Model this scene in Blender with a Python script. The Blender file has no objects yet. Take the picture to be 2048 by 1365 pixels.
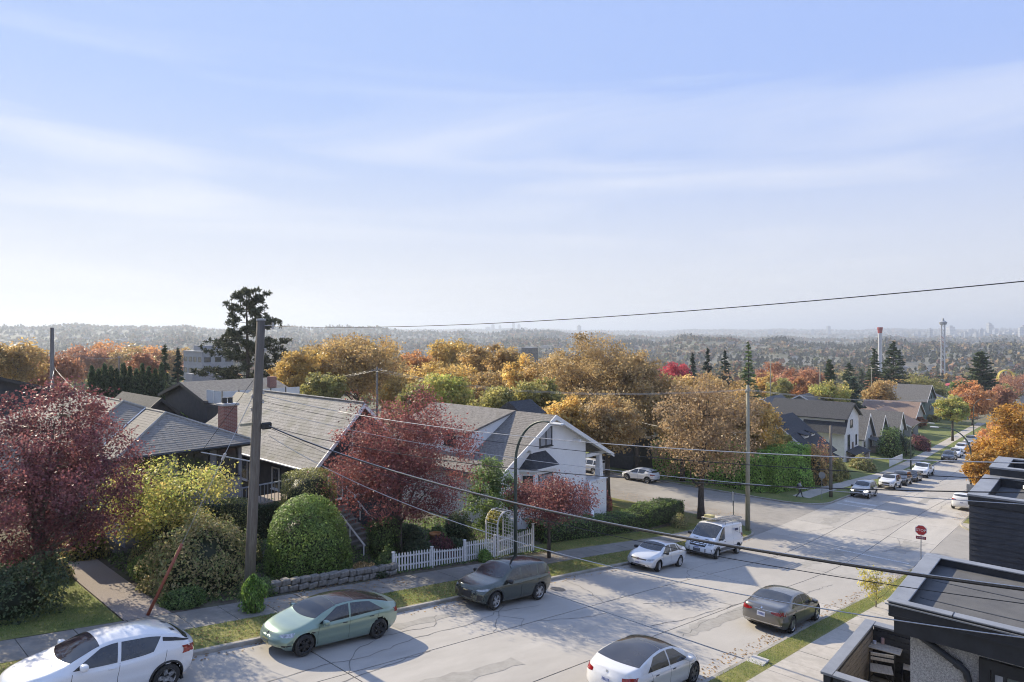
import bpy, bmesh, math, random
import numpy as np
from mathutils import Vector, Matrix, Euler
from mathutils.bvhtree import BVHTree
R_ = math.radians
sc = bpy.context.scene
col = sc.collection
# ---------------------------------------------------------------- camera, sky, sun, exposure
CZ = 20.0                                  # eye height of the camera above the datum
FPX, HOR, PHI = 1320.0, 668.0, R_(42.2)    # focal length in photo pixels, horizon row, street bearing
cam_d = bpy.data.cameras.new('camera'); cam = bpy.data.objects.new('camera', cam_d); col.objects.link(cam)
cam.location = (0, 0, CZ); cam.rotation_euler = (R_(90), 0, PHI - R_(90))
cam_d.sensor_width = 36; cam_d.lens = 36 * FPX / 2048; cam_d.shift_y = -14.5 / 2048
cam_d.clip_start = .2; cam_d.clip_end = 40000
sc.camera = cam
SUN_EL = R_(30.2)
world = bpy.data.worlds.new('World'); sc.world = world; world.use_nodes = True
wn, wl = world.node_tree.nodes, world.node_tree.links
bg = wn['Background']
sky = wn.new('ShaderNodeTexSky'); sky.sky_type = 'NISHITA'; sky.sun_disc = False
sky.sun_elevation = SUN_EL; sky.sun_rotation = 0.0
sky.altitude = 100; sky.air_density = 1.0; sky.dust_density = 0.05; sky.ozone_density = 2.5
# thin cirrus: streaks stretched along the horizon, a property of the sky itself in every direction
tc = wn.new('ShaderNodeTexCoord'); mp = wn.new('ShaderNodeMapping'); wl.new(tc.outputs['Generated'], mp.inputs[0])
mp.inputs['Rotation'].default_value = (R_(4), R_(-3), R_(64)); mp.inputs['Location'].default_value = (.35, .2, .55); mp.inputs['Scale'].default_value = (1.2, 1.0, 10.0)
nz = wn.new('ShaderNodeTexNoise'); nz.inputs['Scale'].default_value = 1.35; nz.inputs['Detail'].default_value = 7
nz.inputs['Roughness'].default_value = .52; nz.inputs['Distortion'].default_value = .5
wl.new(mp.outputs[0], nz.inputs['Vector'])
cr = wn.new('ShaderNodeMapRange'); cr.inputs[1].default_value = .50; cr.inputs[2].default_value = .74
cr.inputs[3].default_value = 0; cr.inputs[4].default_value = .46
wl.new(nz.outputs['Fac'], cr.inputs[0])
# the camera's soft highlight roll-off, as one curve for the whole sky (blue tops out first)
sep = wn.new('ShaderNodeSeparateColor'); wl.new(sky.outputs[0], sep.inputs[0]); cmb = wn.new('ShaderNodeCombineColor')
for i, (pw, k, lo_) in enumerate(((.10, .226, .18), (.10, .295, .26), (.0, .468, .40))):
    p_ = wn.new('ShaderNodeMath'); p_.operation = 'POWER'; p_.inputs[1].default_value = pw
    q_ = wn.new('ShaderNodeMath'); q_.operation = 'MULTIPLY'; q_.inputs[1].default_value = k * .15 ** pw / .15
    m_ = wn.new('ShaderNodeMath'); m_.operation = 'MAXIMUM'; m_.inputs[1].default_value = lo_ / .15
    wl.new(sep.outputs[i], p_.inputs[0]); wl.new(p_.outputs[0], q_.inputs[0]); wl.new(q_.outputs[0], m_.inputs[0]); wl.new(m_.outputs[0], cmb.inputs[i])
# pale band of moist air towards the horizon, the same all round
sz_ = wn.new('ShaderNodeSeparateXYZ'); wl.new(tc.outputs['Generated'], sz_.inputs[0])
hb = wn.new('ShaderNodeMapRange'); hb.interpolation_type = 'SMOOTHSTEP'; hb.inputs[1].default_value = .37; hb.inputs[2].default_value = -.06; hb.inputs[3].default_value = 0; hb.inputs[4].default_value = 1.0
wl.new(sz_.outputs[2], hb.inputs[0])
hm = wn.new('ShaderNodeMix'); hm.data_type = 'RGBA'; hm.inputs[7].default_value = (2.78, 2.78, 2.78, 1); wl.new(hb.outputs[0], hm.inputs[0]); wl.new(cmb.outputs[0], hm.inputs[6])
mx = wn.new('ShaderNodeMix'); mx.data_type = 'RGBA'; mx.inputs[7].default_value = (3.3, 3.3, 3.35, 1)
cb = wn.new('ShaderNodeMapRange'); cb.interpolation_type = 'SMOOTHSTEP'; cb.inputs[1].default_value = .44; cb.inputs[2].default_value = .26; cb.inputs[3].default_value = .12; cb.inputs[4].default_value = 1.0; wl.new(sz_.outputs[2], cb.inputs[0])   # the cirrus bank lies low
cm = wn.new('ShaderNodeMath'); cm.operation = 'MULTIPLY'; wl.new(cr.outputs[0], cm.inputs[0]); wl.new(cb.outputs[0], cm.inputs[1]); wl.new(cm.outputs[0], mx.inputs[0]); wl.new(hm.outputs[2], mx.inputs[6]); wl.new(mx.outputs[2], bg.inputs[0])
bg.inputs[1].default_value = .15
sun_d = bpy.data.lights.new('sun', 'SUN'); sun_d.energy = 3.75; sun_d.angle = R_(.53); sun_d.color = (1, .88, .66)
sun = bpy.data.objects.new('sun', sun_d); col.objects.link(sun)
sun.location = (0, 60, 80)
sun.rotation_euler = Vector((0.0, math.cos(SUN_EL), math.sin(SUN_EL))).to_track_quat('Z', 'Y').to_euler()
sc.view_settings.view_transform = 'Standard'; sc.view_settings.look = 'None'
sc.view_settings.exposure = 1.05; sc.view_settings.gamma = 1; sc.view_settings.use_curve_mapping = False
sc.render.engine = 'CYCLES'
cy = sc.cycles
cy.use_denoising = True
cy.max_bounces = 6; cy.diffuse_bounces = 3; cy.glossy_bounces = 3; cy.transmission_bounces = 3; cy.transparent_max_bounces = 6
cy.filter_width = 1.05; cy.volume_bounces = 0; cy.caustics_reflective = False; cy.caustics_refractive = False
cy.use_adaptive_sampling = True; cy.adaptive_threshold = .02

# ---------------------------------------------------------------- materials
MATS = {}
def mat(name, c, c2=None, rough=.7, scale=3., metallic=0., bump=0., bscale=None, coat=0., spec=.5, detail=6, stretch=None, c3=None, lo=.38, hi=.62):
    if name in MATS: return MATS[name]
    m = bpy.data.materials.new(name); m.use_nodes = True
    n, l = m.node_tree.nodes, m.node_tree.links
    b = n['Principled BSDF']
    b.inputs['Base Color'].default_value = (*c, 1); b.inputs['Roughness'].default_value = rough
    b.inputs['Metallic'].default_value = metallic; b.inputs['Specular IOR Level'].default_value = spec
    if coat: b.inputs['Coat Weight'].default_value = coat; b.inputs['Coat Roughness'].default_value = .06
    vec = None
    if c2 or bump:
        t = n.new('ShaderNodeTexCoord'); vec = t.outputs['Object']
        if stretch:
            mpp = n.new('ShaderNodeMapping'); mpp.inputs['Scale'].default_value = stretch; l.new(vec, mpp.inputs[0]); vec = mpp.outputs[0]
    if c2:
        z = n.new('ShaderNodeTexNoise'); z.inputs['Scale'].default_value = scale; z.inputs['Detail'].default_value = detail
        z.inputs['Roughness'].default_value = .62
        l.new(vec, z.inputs['Vector'])
        r = n.new('ShaderNodeValToRGB'); r.color_ramp.elements[0].position = lo; r.color_ramp.elements[1].position = hi
        r.color_ramp.elements[0].color = (*c, 1); r.color_ramp.elements[1].color = (*c2, 1)
        l.new(z.outputs['Fac'], r.inputs[0]); out = r.outputs[0]
        if c3:      # broad patches over the fine grain
            z3 = n.new('ShaderNodeTexNoise'); z3.inputs['Scale'].default_value = scale * .11; z3.inputs['Detail'].default_value = 4
            l.new(vec, z3.inputs['Vector'])
            mr = n.new('ShaderNodeMapRange'); mr.inputs[1].default_value = .42; mr.inputs[2].default_value = .68; l.new(z3.outputs['Fac'], mr.inputs[0])
            m3 = n.new('ShaderNodeMix'); m3.data_type = 'RGBA'; m3.inputs[7].default_value = (*c3, 1)
            l.new(mr.outputs[0], m3.inputs[0]); l.new(out, m3.inputs[6]); out = m3.outputs[2]
        l.new(out, b.inputs['Base Color'])
    if bump:
        z2 = n.new('ShaderNodeTexNoise'); z2.inputs['Scale'].default_value = bscale or scale * 4; z2.inputs['Detail'].default_value = 5
        l.new(vec, z2.inputs['Vector'])
        bp = n.new('ShaderNodeBump'); bp.inputs['Strength'].default_value = bump; bp.inputs['Distance'].default_value = .03
        l.new(z2.outputs['Fac'], bp.inputs['Height']); l.new(bp.outputs[0], b.inputs['Normal'])
    MATS[name] = m
    return m

def leaf_mat(name, trans=.42, rough=.48, spec=.38, sat=1.0):
    m = bpy.data.materials.new(name); m.use_nodes = True
    n, l = m.node_tree.nodes, m.node_tree.links
    b = n['Principled BSDF']; o = n['Material Output']
    a = n.new('ShaderNodeAttribute'); a.attribute_name = 'Col'
    b.inputs['Roughness'].default_value = rough; b.inputs['Specular IOR Level'].default_value = spec
    l.new(a.outputs['Color'], b.inputs['Base Color'])
    t = n.new('ShaderNodeBsdfTranslucent')
    hv = n.new('ShaderNodeHueSaturation'); hv.inputs['Saturation'].default_value = 1.0; hv.inputs['Value'].default_value = 1.5
    l.new(a.outputs['Color'], hv.inputs['Color']); l.new(hv.outputs[0], t.inputs[0])
    mxs = n.new('ShaderNodeMixShader'); mxs.inputs[0].default_value = trans
    l.new(b.outputs[0], mxs.inputs[1]); l.new(t.outputs[0], mxs.inputs[2]); l.new(mxs.outputs[0], o.inputs[0])
    MATS[name] = m
    return m

def col_mat(name, rough=.8):
    m = bpy.data.materials.new(name); m.use_nodes = True
    n, l = m.node_tree.nodes, m.node_tree.links
    a = n.new('ShaderNodeAttribute'); a.attribute_name = 'Col'
    l.new(a.outputs['Color'], n['Principled BSDF'].inputs['Base Color']); n['Principled BSDF'].inputs['Roughness'].default_value = rough
    n['Principled BSDF'].inputs['Specular IOR Level'].default_value = .1
    MATS[name] = m
    return m
LEAF = leaf_mat('leaves'); NEEDLE = leaf_mat('needles', .15, .6, .15); FARLEAF = col_mat('far_foliage')
BARK = mat('bark', (.10, .075, .055), (.22, .18, .14), .9, 9, bump=.5, stretch=(1, 1, .25))
BARKD = mat('bark_dark', (.055, .042, .035), (.11, .09, .075), .9, 9, bump=.4, stretch=(1, 1, .25))

# ---------------------------------------------------------------- helpers
class MB:
    def __init__(s): s.v = []; s.f = []
    def add(s, vs, fs):
        o = len(s.v); s.v += [tuple(p) for p in vs]; s.f += [tuple(i + o for i in f) for f in fs]; return s
    def box(s, a, b):
        x0, y0, z0 = a; x1, y1, z1 = b
        return s.add([(x0, y0, z0), (x1, y0, z0), (x1, y1, z0), (x0, y1, z0), (x0, y0, z1), (x1, y0, z1), (x1, y1, z1), (x0, y1, z1)],
                     [(3, 2, 1, 0), (4, 5, 6, 7), (0, 1, 5, 4), (1, 2, 6, 5), (2, 3, 7, 6), (3, 0, 4, 7)])
    def bbox(s, a, b, e=.01):
        """box with bevelled edges"""
        bm = bmesh.new(); bmesh.ops.create_cube(bm, size=1)
        for v in bm.verts: v.co = Vector([a[i] + (b[i] - a[i]) * (v.co[i] + .5) for i in range(3)])
        bmesh.ops.bevel(bm, geom=bm.edges[:], offset=e, segments=1, affect='EDGES')
        return s.bm(bm)
    def bm(s, bm):
        bm.verts.index_update()
        s.add([v.co[:] for v in bm.verts], [[v.index for v in f.verts] for f in bm.faces]); bm.free(); return s
    def tube(s, pts, rad, n=8, caps=True):
        pts = [Vector(p) for p in pts]
        if not hasattr(rad, '__len__'): rad = [rad] * len(pts)
        o = len(s.v); up = None
        for i, p in enumerate(pts):
            d = (pts[min(i + 1, len(pts) - 1)] - pts[max(i - 1, 0)]).normalized()
            if up is None: up = d.orthogonal().normalized()
            up = (up - d * up.dot(d)); up = up.normalized() if up.length > 1e-6 else d.orthogonal().normalized()
            w = d.cross(up)
            for k in range(n):
                a = 2 * math.pi * k / n
                s.v.append(tuple(p + (up * math.cos(a) + w * math.sin(a)) * rad[i]))
        for i in range(len(pts) - 1):
            for k in range(n):
                a, b = o + i * n + k, o + i * n + (k + 1) % n
                s.f.append((a, b, b + n, a + n))
        if caps:
            s.f.append(tuple(o + k for k in range(n))[::-1]); s.f.append(tuple(o + (len(pts) - 1) * n + k for k in range(n)))
        return s
    def lathe(s, prof, n=20, axis='z', c=(0, 0, 0)):
        o = len(s.v)
        for (r, h) in prof:
            for k in range(n):
                a = 2 * math.pi * k / n; x, y = r * math.cos(a), r * math.sin(a)
                p = (x, y, h) if axis == 'z' else ((x, h, y) if axis == 'y' else (h, x, y))
                s.v.append((p[0] + c[0], p[1] + c[1], p[2] + c[2]))
        for i in range(len(prof) - 1):
            for k in range(n):
                a, b = o + i * n + k, o + i * n + (k + 1) % n
                s.f.append((a, b, b + n, a + n))
        return s
    def prism(s, poly, d):
        """closed polygon (3d points) pushed along vector d"""
        n = len(poly); d = Vector(d)
        return s.add([tuple(p) for p in poly] + [tuple(Vector(p) + d) for p in poly],
                     [tuple(range(n))[::-1], tuple(range(n, 2 * n))] + [(i, (i + 1) % n, n + (i + 1) % n, n + i) for i in range(n)])
    def build(s, name, m, parent=None, smooth=False, fix=True):
        me = bpy.data.meshes.new(name); me.from_pydata(s.v, [], s.f)
        if fix:
            bm = bmesh.new(); bm.from_mesh(me); bmesh.ops.recalc_face_normals(bm, faces=bm.faces[:]); bm.to_mesh(me); bm.free()
        me.materials.append(m if not isinstance(m, str) else MATS[m])
        if smooth: me.polygons.foreach_set('use_smooth', [True] * len(me.polygons))
        o = bpy.data.objects.new(name, me); col.objects.link(o); o.parent = parent
        return o
def tag(o, label=None, cat=None, group=None, kind=None):
    if label: o['label'] = label
    if cat: o['category'] = cat
    if group: o['group'] = group
    if kind: o['kind'] = kind
    return o
def thing(name, label, cat, loc=(0, 0, 0), rz=0, group=None):
    o = bpy.data.objects.new(name, None); col.objects.link(o); o.empty_display_size = .2
    o.location = loc; o.rotation_euler = (0, 0, rz)
    return tag(o, label, cat, group)
KIDS = {}
def copy_thing(root, loc=None, rz=None, scale=None, label=None, swap=None):
    """copy of a thing with copies of its parts and their sub-parts (mesh data shared)"""
    c = root.copy(); col.objects.link(c)
    if loc is not None: c.location = loc
    if rz is not None: c.rotation_euler = (0, 0, rz)
    if scale is not None: c.scale = scale
    if label: c['label'] = label
    def sub(a, p):
        for ch in KIDS.setdefault(a.name, list(a.children)):
            d = ch.copy(); col.objects.link(d); d.parent = p
            if swap and d.material_slots and d.material_slots[0].material in swap:
                sl = d.material_slots[0]; mm = swap[sl.material]; sl.link = 'OBJECT'; sl.material = mm
            sub(ch, d)
    sub(root, c)
    return c
def share(o, parent, loc, rz=0, name=None):
    c = o.copy(); col.objects.link(c); c.parent = parent; c.location = loc; c.rotation_euler = (0, 0, rz)
    if name: c.name = name
    return c

# ---------------------------------------------------------------- the lie of the land
PS = [(-400, -14), (-120, -3), (-60, 1.6), (-20, 5.9), (0, 8.6), (10.9, 10.15), (20, 11.45), (33, 13.35), (43, 14.95), (50, 15.75), (57, 16.2), (64, 16.55), (76, 17.3), (89, 18.5),
      (106, 20.1), (127, 20.9), (150, 21.3), (260, 23.0), (600, 24)]
PX, PY = np.array([p[0] for p in PS], float), np.array([p[1] for p in PS], float)
_xs = np.arange(-400, 601, .5); _ys = np.interp(_xs, PX, PY); _ys = np.convolve(np.pad(_ys, 8, mode='edge'), np.ones(17) / 17, 'valid')
def prof(s): return np.interp(s, _xs, _ys)
def sstep(a, b, x):
    q = np.clip((np.asarray(x, float) - a) / (b - a), 0, 1); return q * q * (3 - 2 * q)
RAD = [0, 150, 250, 450, 900, 1250, 1600, 2000, 2500, 3000, 3500, 4500, 6000, 9000, 14000]
DL = [12, 21, 25, 36, 49, 47, 40, 26, 4, -24, -18, 0, -30, -60, -60]
DR = [12, 21, 25, 37, 50, 38, 25, 40, 48, 44, 40, 34, 8, -36, -60]
def gz(s, t):
    """ground height at (s along the street, t across it)"""
    s = np.asarray(s, float); t = np.asarray(t, float)
    near = prof(s) + .075 * np.clip(t - 50, 0, 160) + .05 * np.clip(-t - 20, 0, 160)
    near = near - .45 * sstep(26, 30.5, t) * sstep(9, 13, s) * (1 - sstep(47, 51, s))
    near = near - .5 * sstep(24.5, 29, t) * sstep(76, 82, s) * (1 - sstep(150, 170, s))
    r = np.hypot(s, t); az = np.arctan2(t, s)
    q = np.clip((R_(84) - az) / R_(76), 0, 1)         # 0 on the left of the view, 1 on the right
    far = np.interp(r, RAD, DL) * (1 - q) + np.interp(r, RAD, DR) * q
    far = far + 7.5 * np.sin(s * .0043 + 1) * np.cos(t * .0037) * sstep(500, 1300, r) + 13 * np.sin(s * .0011) * np.sin(t * .0013 + 2) * sstep(1500, 3500, r)
    far = far + (5 * np.sin(az * 23 + 1) + 4 * np.sin(az * 51) + 3 * np.sin(az * 97 + 2)) * sstep(900, 1500, r)
    w = sstep(150, 330, r)
    return CZ - (near * (1 - w) + far * w)
def G(s, t): return float(gz(s, t))
def at(px, py, k):
    """the place a photo pixel shows at depth k"""
    r = (px - 1024) / FPX
    return Vector((k * (math.cos(PHI) + math.sin(PHI) * r), k * (math.sin(PHI) - math.cos(PHI) * r), CZ - k * (py - HOR) / FPX))
def slope(s): return float((prof(s + .5) - prof(s - .5)))
def strip(name, s0, s1, t0, t1, m, dz=0., ds=1., dt=2., thick=0., kind='structure', parent=None, zf=None):
    ns = max(1, int(math.ceil((s1 - s0) / ds))); nt = max(1, int(math.ceil(abs(t1 - t0) / dt)))
    S = np.linspace(s0, s1, ns + 1); T = np.linspace(t0, t1, nt + 1)
    ss, tt = np.meshgrid(S, T, indexing='ij'); zz = (zf or gz)(ss, tt) + dz
    v = np.stack([ss, tt, zz], -1).reshape(-1, 3)
    b = MB(); w = nt + 1
    f = [(i * w + j, (i + 1) * w + j, (i + 1) * w + j + 1, i * w + j + 1) for i in range(ns) for j in range(nt)]
    if thick:
        nv = len(v); v = np.concatenate([v, v - [0, 0, thick]])
        ring = [i * w for i in range(ns + 1)] + [ns * w + j for j in range(1, nt + 1)] + [i * w + nt for i in range(ns - 1, -1, -1)] + [j for j in range(nt - 1, 0, -1)]
        for a, c in zip(ring, ring[1:] + ring[:1]): f.append((a, a + nv, c + nv, c))
    b.v = [tuple(p) for p in v]; b.f = f
    o = b.build(name, m, parent, fix=False)
    if kind and not parent: o['kind'] = kind
    return o
# ================================================================ ground, street, pavements
rng = np.random.default_rng(7); random.seed(7)
mat('soil', (.075, .06, .045), (.13, .105, .08), .95, 5, bump=.6, bscale=30, c3=(.09, .10, .05))
mat('grass', (.085, .115, .025), (.16, .19, .045), .9, 6, bump=.5, bscale=60, c3=(.19, .19, .055))
mat('grass_dry', (.16, .16, .045), (.27, .24, .075), .9, 5, bump=.5, bscale=60, c3=(.11, .14, .035))
mat('terrain', (.10, .11, .05), (.17, .15, .09), .95, .03, c3=(.14, .13, .12))
mat('concrete_road', (.37, .345, .31), (.45, .42, .38), .88, 1.6, bump=.12, bscale=160, c3=(.34, .315, .285), lo=.3, hi=.7, stretch=(.3, 1, 1))
mat('concrete_road_b', (.40, .373, .335), (.48, .448, .405), .88, 1.2, bump=.12, bscale=160, c3=(.37, .345, .31), lo=.3, hi=.7, stretch=(.3, 1, 1))
mat('concrete_road_c', (.335, .313, .283), (.415, .388, .352), .88, 1.9, bump=.12, bscale=160, c3=(.38, .355, .32), lo=.3, hi=.7, stretch=(.3, 1, 1))
mat('tar', (.115, .108, .10), (.16, .15, .138), .8, 8)
mat('asphalt', (.22, .206, .186), (.30, .28, .255), .9, 1.4, bump=.15, bscale=150, c3=(.34, .315, .285), lo=.3, hi=.7)
mat('sidewalk', (.40, .365, .32), (.48, .44, .39), .9, 3, bump=.15, bscale=120, c3=(.35, .32, .28))
mat('sidewalk_old', (.21, .195, .175), (.29, .27, .24), .9, 3, bump=.15, bscale=120, c3=(.17, .16, .14))
mat('kerb', (.31, .285, .25), (.40, .37, .33), .9, 4, bump=.2, bscale=60, c3=(.16, .16, .12))
mat('aggregate', (.23, .19, .165), (.36, .31, .275), .95, 45, bump=.5, bscale=150)
mat('road_paint', (.62, .61, .59), (.40, .39, .375), .8, 9, lo=.45, hi=.6)
# the land: one sheet out to the horizon
def land():
    ra = np.concatenate([[0], np.geomspace(3, 16000, 150)]); na = 240
    an = np.linspace(0, 2 * np.pi, na, endpoint=False)
    rr, aa = np.meshgrid(ra[1:], an, indexing='ij')
    s, t = rr * np.cos(aa), rr * np.sin(aa)
    z = gz(s, t) - .5 * (1 - sstep(150, 215, rr))
    v = [(0, 0, G(0, 0) - .5)] + [tuple(p) for p in np.stack([s, t, z], -1).reshape(-1, 3)]
    n = len(ra) - 1
    f = [(0, 1 + k, 1 + (k + 1) % na) for k in range(na)]
    f += [(1 + i * na + k, 1 + (i + 1) * na + k, 1 + (i + 1) * na + (k + 1) % na, 1 + i * na + (k + 1) % na) for i in range(n - 1) for k in range(na)]
    b = MB(); b.v, b.f = v, f
    tag(b.build('terrain', 'terrain', fix=False, smooth=True), kind='structure')
land()
KL, KR = 20.6, 9.9             # the two kerb lines of the street
CS0, CS1, CRAD = 54.0, 66.5, 4.0   # the cross street
road = strip('road', -45, 200, KR, KL, MATS['tar'], -.02)
joints_s = [-36, -24.6, -12.6, -.6, 11.4, 23.8, 35.6, 44.2, 53.0, 59.8, 67.2, 76, 88, 100, 112, 124, 136, 148, 160, 172, 184, 198]
lanes = [KR, 13.3, 17.0, KL]
g = .022
for i, (a, b) in enumerate(zip(joints_s, joints_s[1:])):
    for j, (c, d) in enumerate(zip(lanes, lanes[1:])):
        m = MATS[random.choice(['concrete_road', 'concrete_road', 'concrete_road_b', 'concrete_road_c'])]
        strip('road_slab', a + g, b - g, c + (g if j else 0), d - (g if j < 2 else 0), m, random.uniform(-.002, .004), 1.0, 4, .04, parent=road)
tag(strip('cross_street', CS0, CS1, KL + .02, 110, MATS['asphalt'], -.004, 1.5, 2.), kind='structure')
tag(strip('cross_street', CS0, CS1, -60, KR - .02, MATS['asphalt'], -.004, 1.5, 2.), kind='structure')
def ribbon(name, pts, w, m, dz, parent=None, step=.35, jit=0., kind=None):
    """flat band laid along a line on the street"""
    P = []
    for (a, b) in zip(pts, pts[1:]):
        n = max(2, int(math.hypot(b[0] - a[0], b[1] - a[1]) / step))
        P += [(a[0] + (b[0] - a[0]) * q / n, a[1] + (b[1] - a[1]) * q / n) for q in range(n)]
    P.append(pts[-1])
    if jit: P = [P[0]] + [(x + random.gauss(0, jit), y + random.gauss(0, jit)) for x, y in P[1:-1]] + [P[-1]]
    b = MB(); v = []
    for i, p in enumerate(P):
        q0, q1 = P[max(i - 1, 0)], P[min(i + 1, len(P) - 1)]
        dx, dy = q1[0] - q0[0], q1[1] - q0[1]; L = math.hypot(dx, dy) or 1
        ww = w * (random.uniform(.55, 1.3) if jit else 1) / 2
        for sg in (1, -1):
            x, y = p[0] - dy / L * ww * sg, p[1] + dx / L * ww * sg
            v.append((x, y, G(x, y) + dz))
    b.v = v; b.f = [(2 * i, 2 * i + 1, 2 * i + 3, 2 * i + 2) for i in range(len(P) - 1)]
    o = b.build(name, m, parent, fix=False)
    if kind: o['kind'] = kind
    return o
cracks = [[(8, 17.6), (10.5, 17.9), (13, 17.75), (15.2, 18.25), (17.5, 18.1), (19.5, 18.6), (22, 18.3)], [(9.5, 16.4), (12, 16.75), (14.6, 16.95)],
          [(11.4, 17.0), (12.6, 18.4), (14.2, 18.9), (16.3, 18.75), (17.2, 19.6)], [(17.8, 17.1), (19.2, 18.2), (20.4, 19.0), (21.6, 20.4)], [(19.3, 18.3), (19.9, 17.4), (19.2, 16.9)],
          [(20.3, 17.0), (22.2, 16.2), (23.8, 16.0)], [(14, 13.3), (15.2, 12.2), (16.8, 11.9), (18, 10.4)], [(23.9, 14.0), (26.5, 13.6), (29.4, 13.45), (33.2, 13.1), (37, 12.2), (41, 12.0)],
          [(24, 12.6), (27, 13.0), (31, 12.9), (36.5, 12.9)], [(30.5, 13.4), (30.2, 14.4), (28.6, 15.0), (26.5, 15.9)], [(25, 17.1), (25.8, 18.4), (26.4, 20.5)], [(33, 17), (35, 18.1), (38, 18.4), (42, 18.2)],
          [(45, 17), (47.3, 16.2), (49.6, 15.2), (52.8, 14.7)], [(53.2, 19), (56.5, 18.1), (59.6, 17.2)], [(60, 15.1), (62.4, 14), (66.9, 13.6)], [(54, 12.4), (57, 11.8), (59.7, 12.6)],
          [(56, 17), (56.6, 15.2), (58, 13.4)], [(62, 20), (63, 18), (62.4, 17.1)], [(69, 13.3), (74, 12.4), (82, 12.8), (92, 12.1)], [(78, 17), (84, 16.2), (93, 16.6), (104, 15.9)], [(46, 12), (47, 11), (46.2, 10)]]
mat('crack_seal', (.17, .16, .146), (.24, .225, .205), .85, 6)
mat('road_repair', (.29, .272, .245), (.35, .33, .298), .9, 3, bump=.12, bscale=160)
for c, w in (([(24.2, 12.75), (35.2, 12.6)], .75), ([(44.6, 15.0), (52.6, 14.4)], .9), ([(15.0, 19.4), (22.8, 19.3)], .6), ([(60.2, 18.2), (66.8, 18.4)], 1.1), ([(78, 14.6), (87.5, 14.8)], .9), ([(55, 11.6), (59.4, 11.3)], 1.2), ([(12, 14.9), (16.5, 14.7)], .8)): ribbon('road_repair_patch', c, w, MATS['road_repair'], .0065, road, .5, .012)
for c in cracks: ribbon('sealed_crack', c, .034, MATS['crack_seal'], .0085, road, .3, .045)
# stop bars and crosswalk lines, worn
for (a, b, w) in [((52.1, 10.3), (52.1, 15.1), .32), ((70.9, 15.5), (70.9, 20.3), .42), ((72.9, 17.2), (72.9, 20.2), .9)]:
    tag(ribbon('painted_stop_line', [a, b], w, MATS['road_paint'], .0125), kind='structure')
mh = MB().lathe([(.0, .012), (.30, .012), (.31, .008), (.36, .008), (.37, 0)], 24); mh.v = [(x + 24.7, y + 19.45, z + G(24.7 + x, 19.45 + y)) for x, y, z in mh.v]
tag(mh.build('manhole_cover', mat('cast_iron', (.10, .095, .09), (.16, .15, .14), .7, 20)), 'round iron manhole cover behind the dark green suv', 'manhole cover')
# kerbs
def kerb(path):
    P = []
    for (a, b) in zip(path, path[1:]):
        n = max(1, int(math.hypot(b[0] - a[0], b[1] - a[1]) / 1.)); P += [(a[0] + (b[0] - a[0]) * q / n, a[1] + (b[1] - a[1]) * q / n) for q in range(n)]
    P.append(path[-1]); b = MB(); v = []; f = []
    for i, p in enumerate(P):
        q0, q1 = P[max(i - 1, 0)], P[min(i + 1, len(P) - 1)]
        dx, dy = q1[0] - q0[0], q1[1] - q0[1]; L = math.hypot(dx, dy); nx, ny = -dy / L, dx / L
        z = G(*p)
        for (o, h) in ((0, -.1), (0.0, .105), (.025, .13), (.16, .13), (.16, -.1)): v.append((p[0] + nx * o, p[1] + ny * o, z + h))
    for i in range(len(P) - 1):
        for k in range(4): a = i * 5 + k; f.append((a, a + 5, a + 6, a + 1))
    b.v, b.f = v, f
    tag(b.build('kerb', 'kerb', fix=False), kind='structure')
def arc(cx, cy, r, a0, a1, n=9): return [(cx + r * math.cos(R_(a0 + (a1 - a0) * i / (n - 1))), cy + r * math.sin(R_(a0 + (a1 - a0) * i / (n - 1)))) for i in range(n)]
c0, c1 = CS0 - CRAD, CS1 + CRAD
kerb([(-45, KL)] + arc(c0, KL + CRAD, CRAD, -90, 0) + [(CS0, 105)])
kerb([(CS1, 105)] + arc(c1, KL + CRAD, CRAD, 180, 270) + [(200, KL)])
kerb(([(-45, KR)] + arc(c0, KR - CRAD, CRAD, 90, 0) + [(CS0, -55)])[::-1])
kerb(([(CS1, -55)] + arc(c1, KR - CRAD, CRAD, 180, 90) + [(200, KR)])[::-1])
def sector(name, cx, cy, a0, a1, m, r=CRAD - .15):
    b = MB(); pts = [(cx, cy)] + arc(cx, cy, r, a0, a1, 12); b.v = [(x, y, G(x, y) + .122) for x, y in pts]
    b.f = [(0, i, i + 1) for i in range(1, len(pts) - 1)]
    tag(b.build(name, m, fix=False), kind='structure')
sector('lawn', c0, KL + CRAD, -90, 0, MATS['grass']); sector('lawn', c1, KL + CRAD, 180, 270, MATS['grass'])
sector('sidewalk', c0, KR - CRAD, 0, 90, MATS['sidewalk']); sector('sidewalk', c1, KR - CRAD, 90, 180, MATS['sidewalk'])
# apron between the street and the two arms of the cross street (inside the corner radii)
for (sa, sb, ta, tb) in ((c0, CS0, KL, KL + CRAD), (CS1, c1, KL, KL + CRAD), (c0, CS0, KR - CRAD, KR), (CS1, c1, KR - CRAD, KR)):
    tag(strip('cross_street', sa, sb, ta + .01, tb - .01, MATS['asphalt'], -.006, 1, 1), kind='structure')
def panels(name, s0, s1, t0, t1, step, m, dz=.13, base='tar'):
    p = strip(name, s0, s1, t0, t1, MATS[base], dz - .03)
    n = int((s1 - s0) / step)
    for i in range(n):
        a = s0 + (s1 - s0) * i / n
        strip('paving_slab', a + .012, a + (s1 - s0) / n - .012, t0 + .006, t1 - .006, m, dz + random.uniform(-.004, .006), 2, 4, .05, parent=p)
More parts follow.
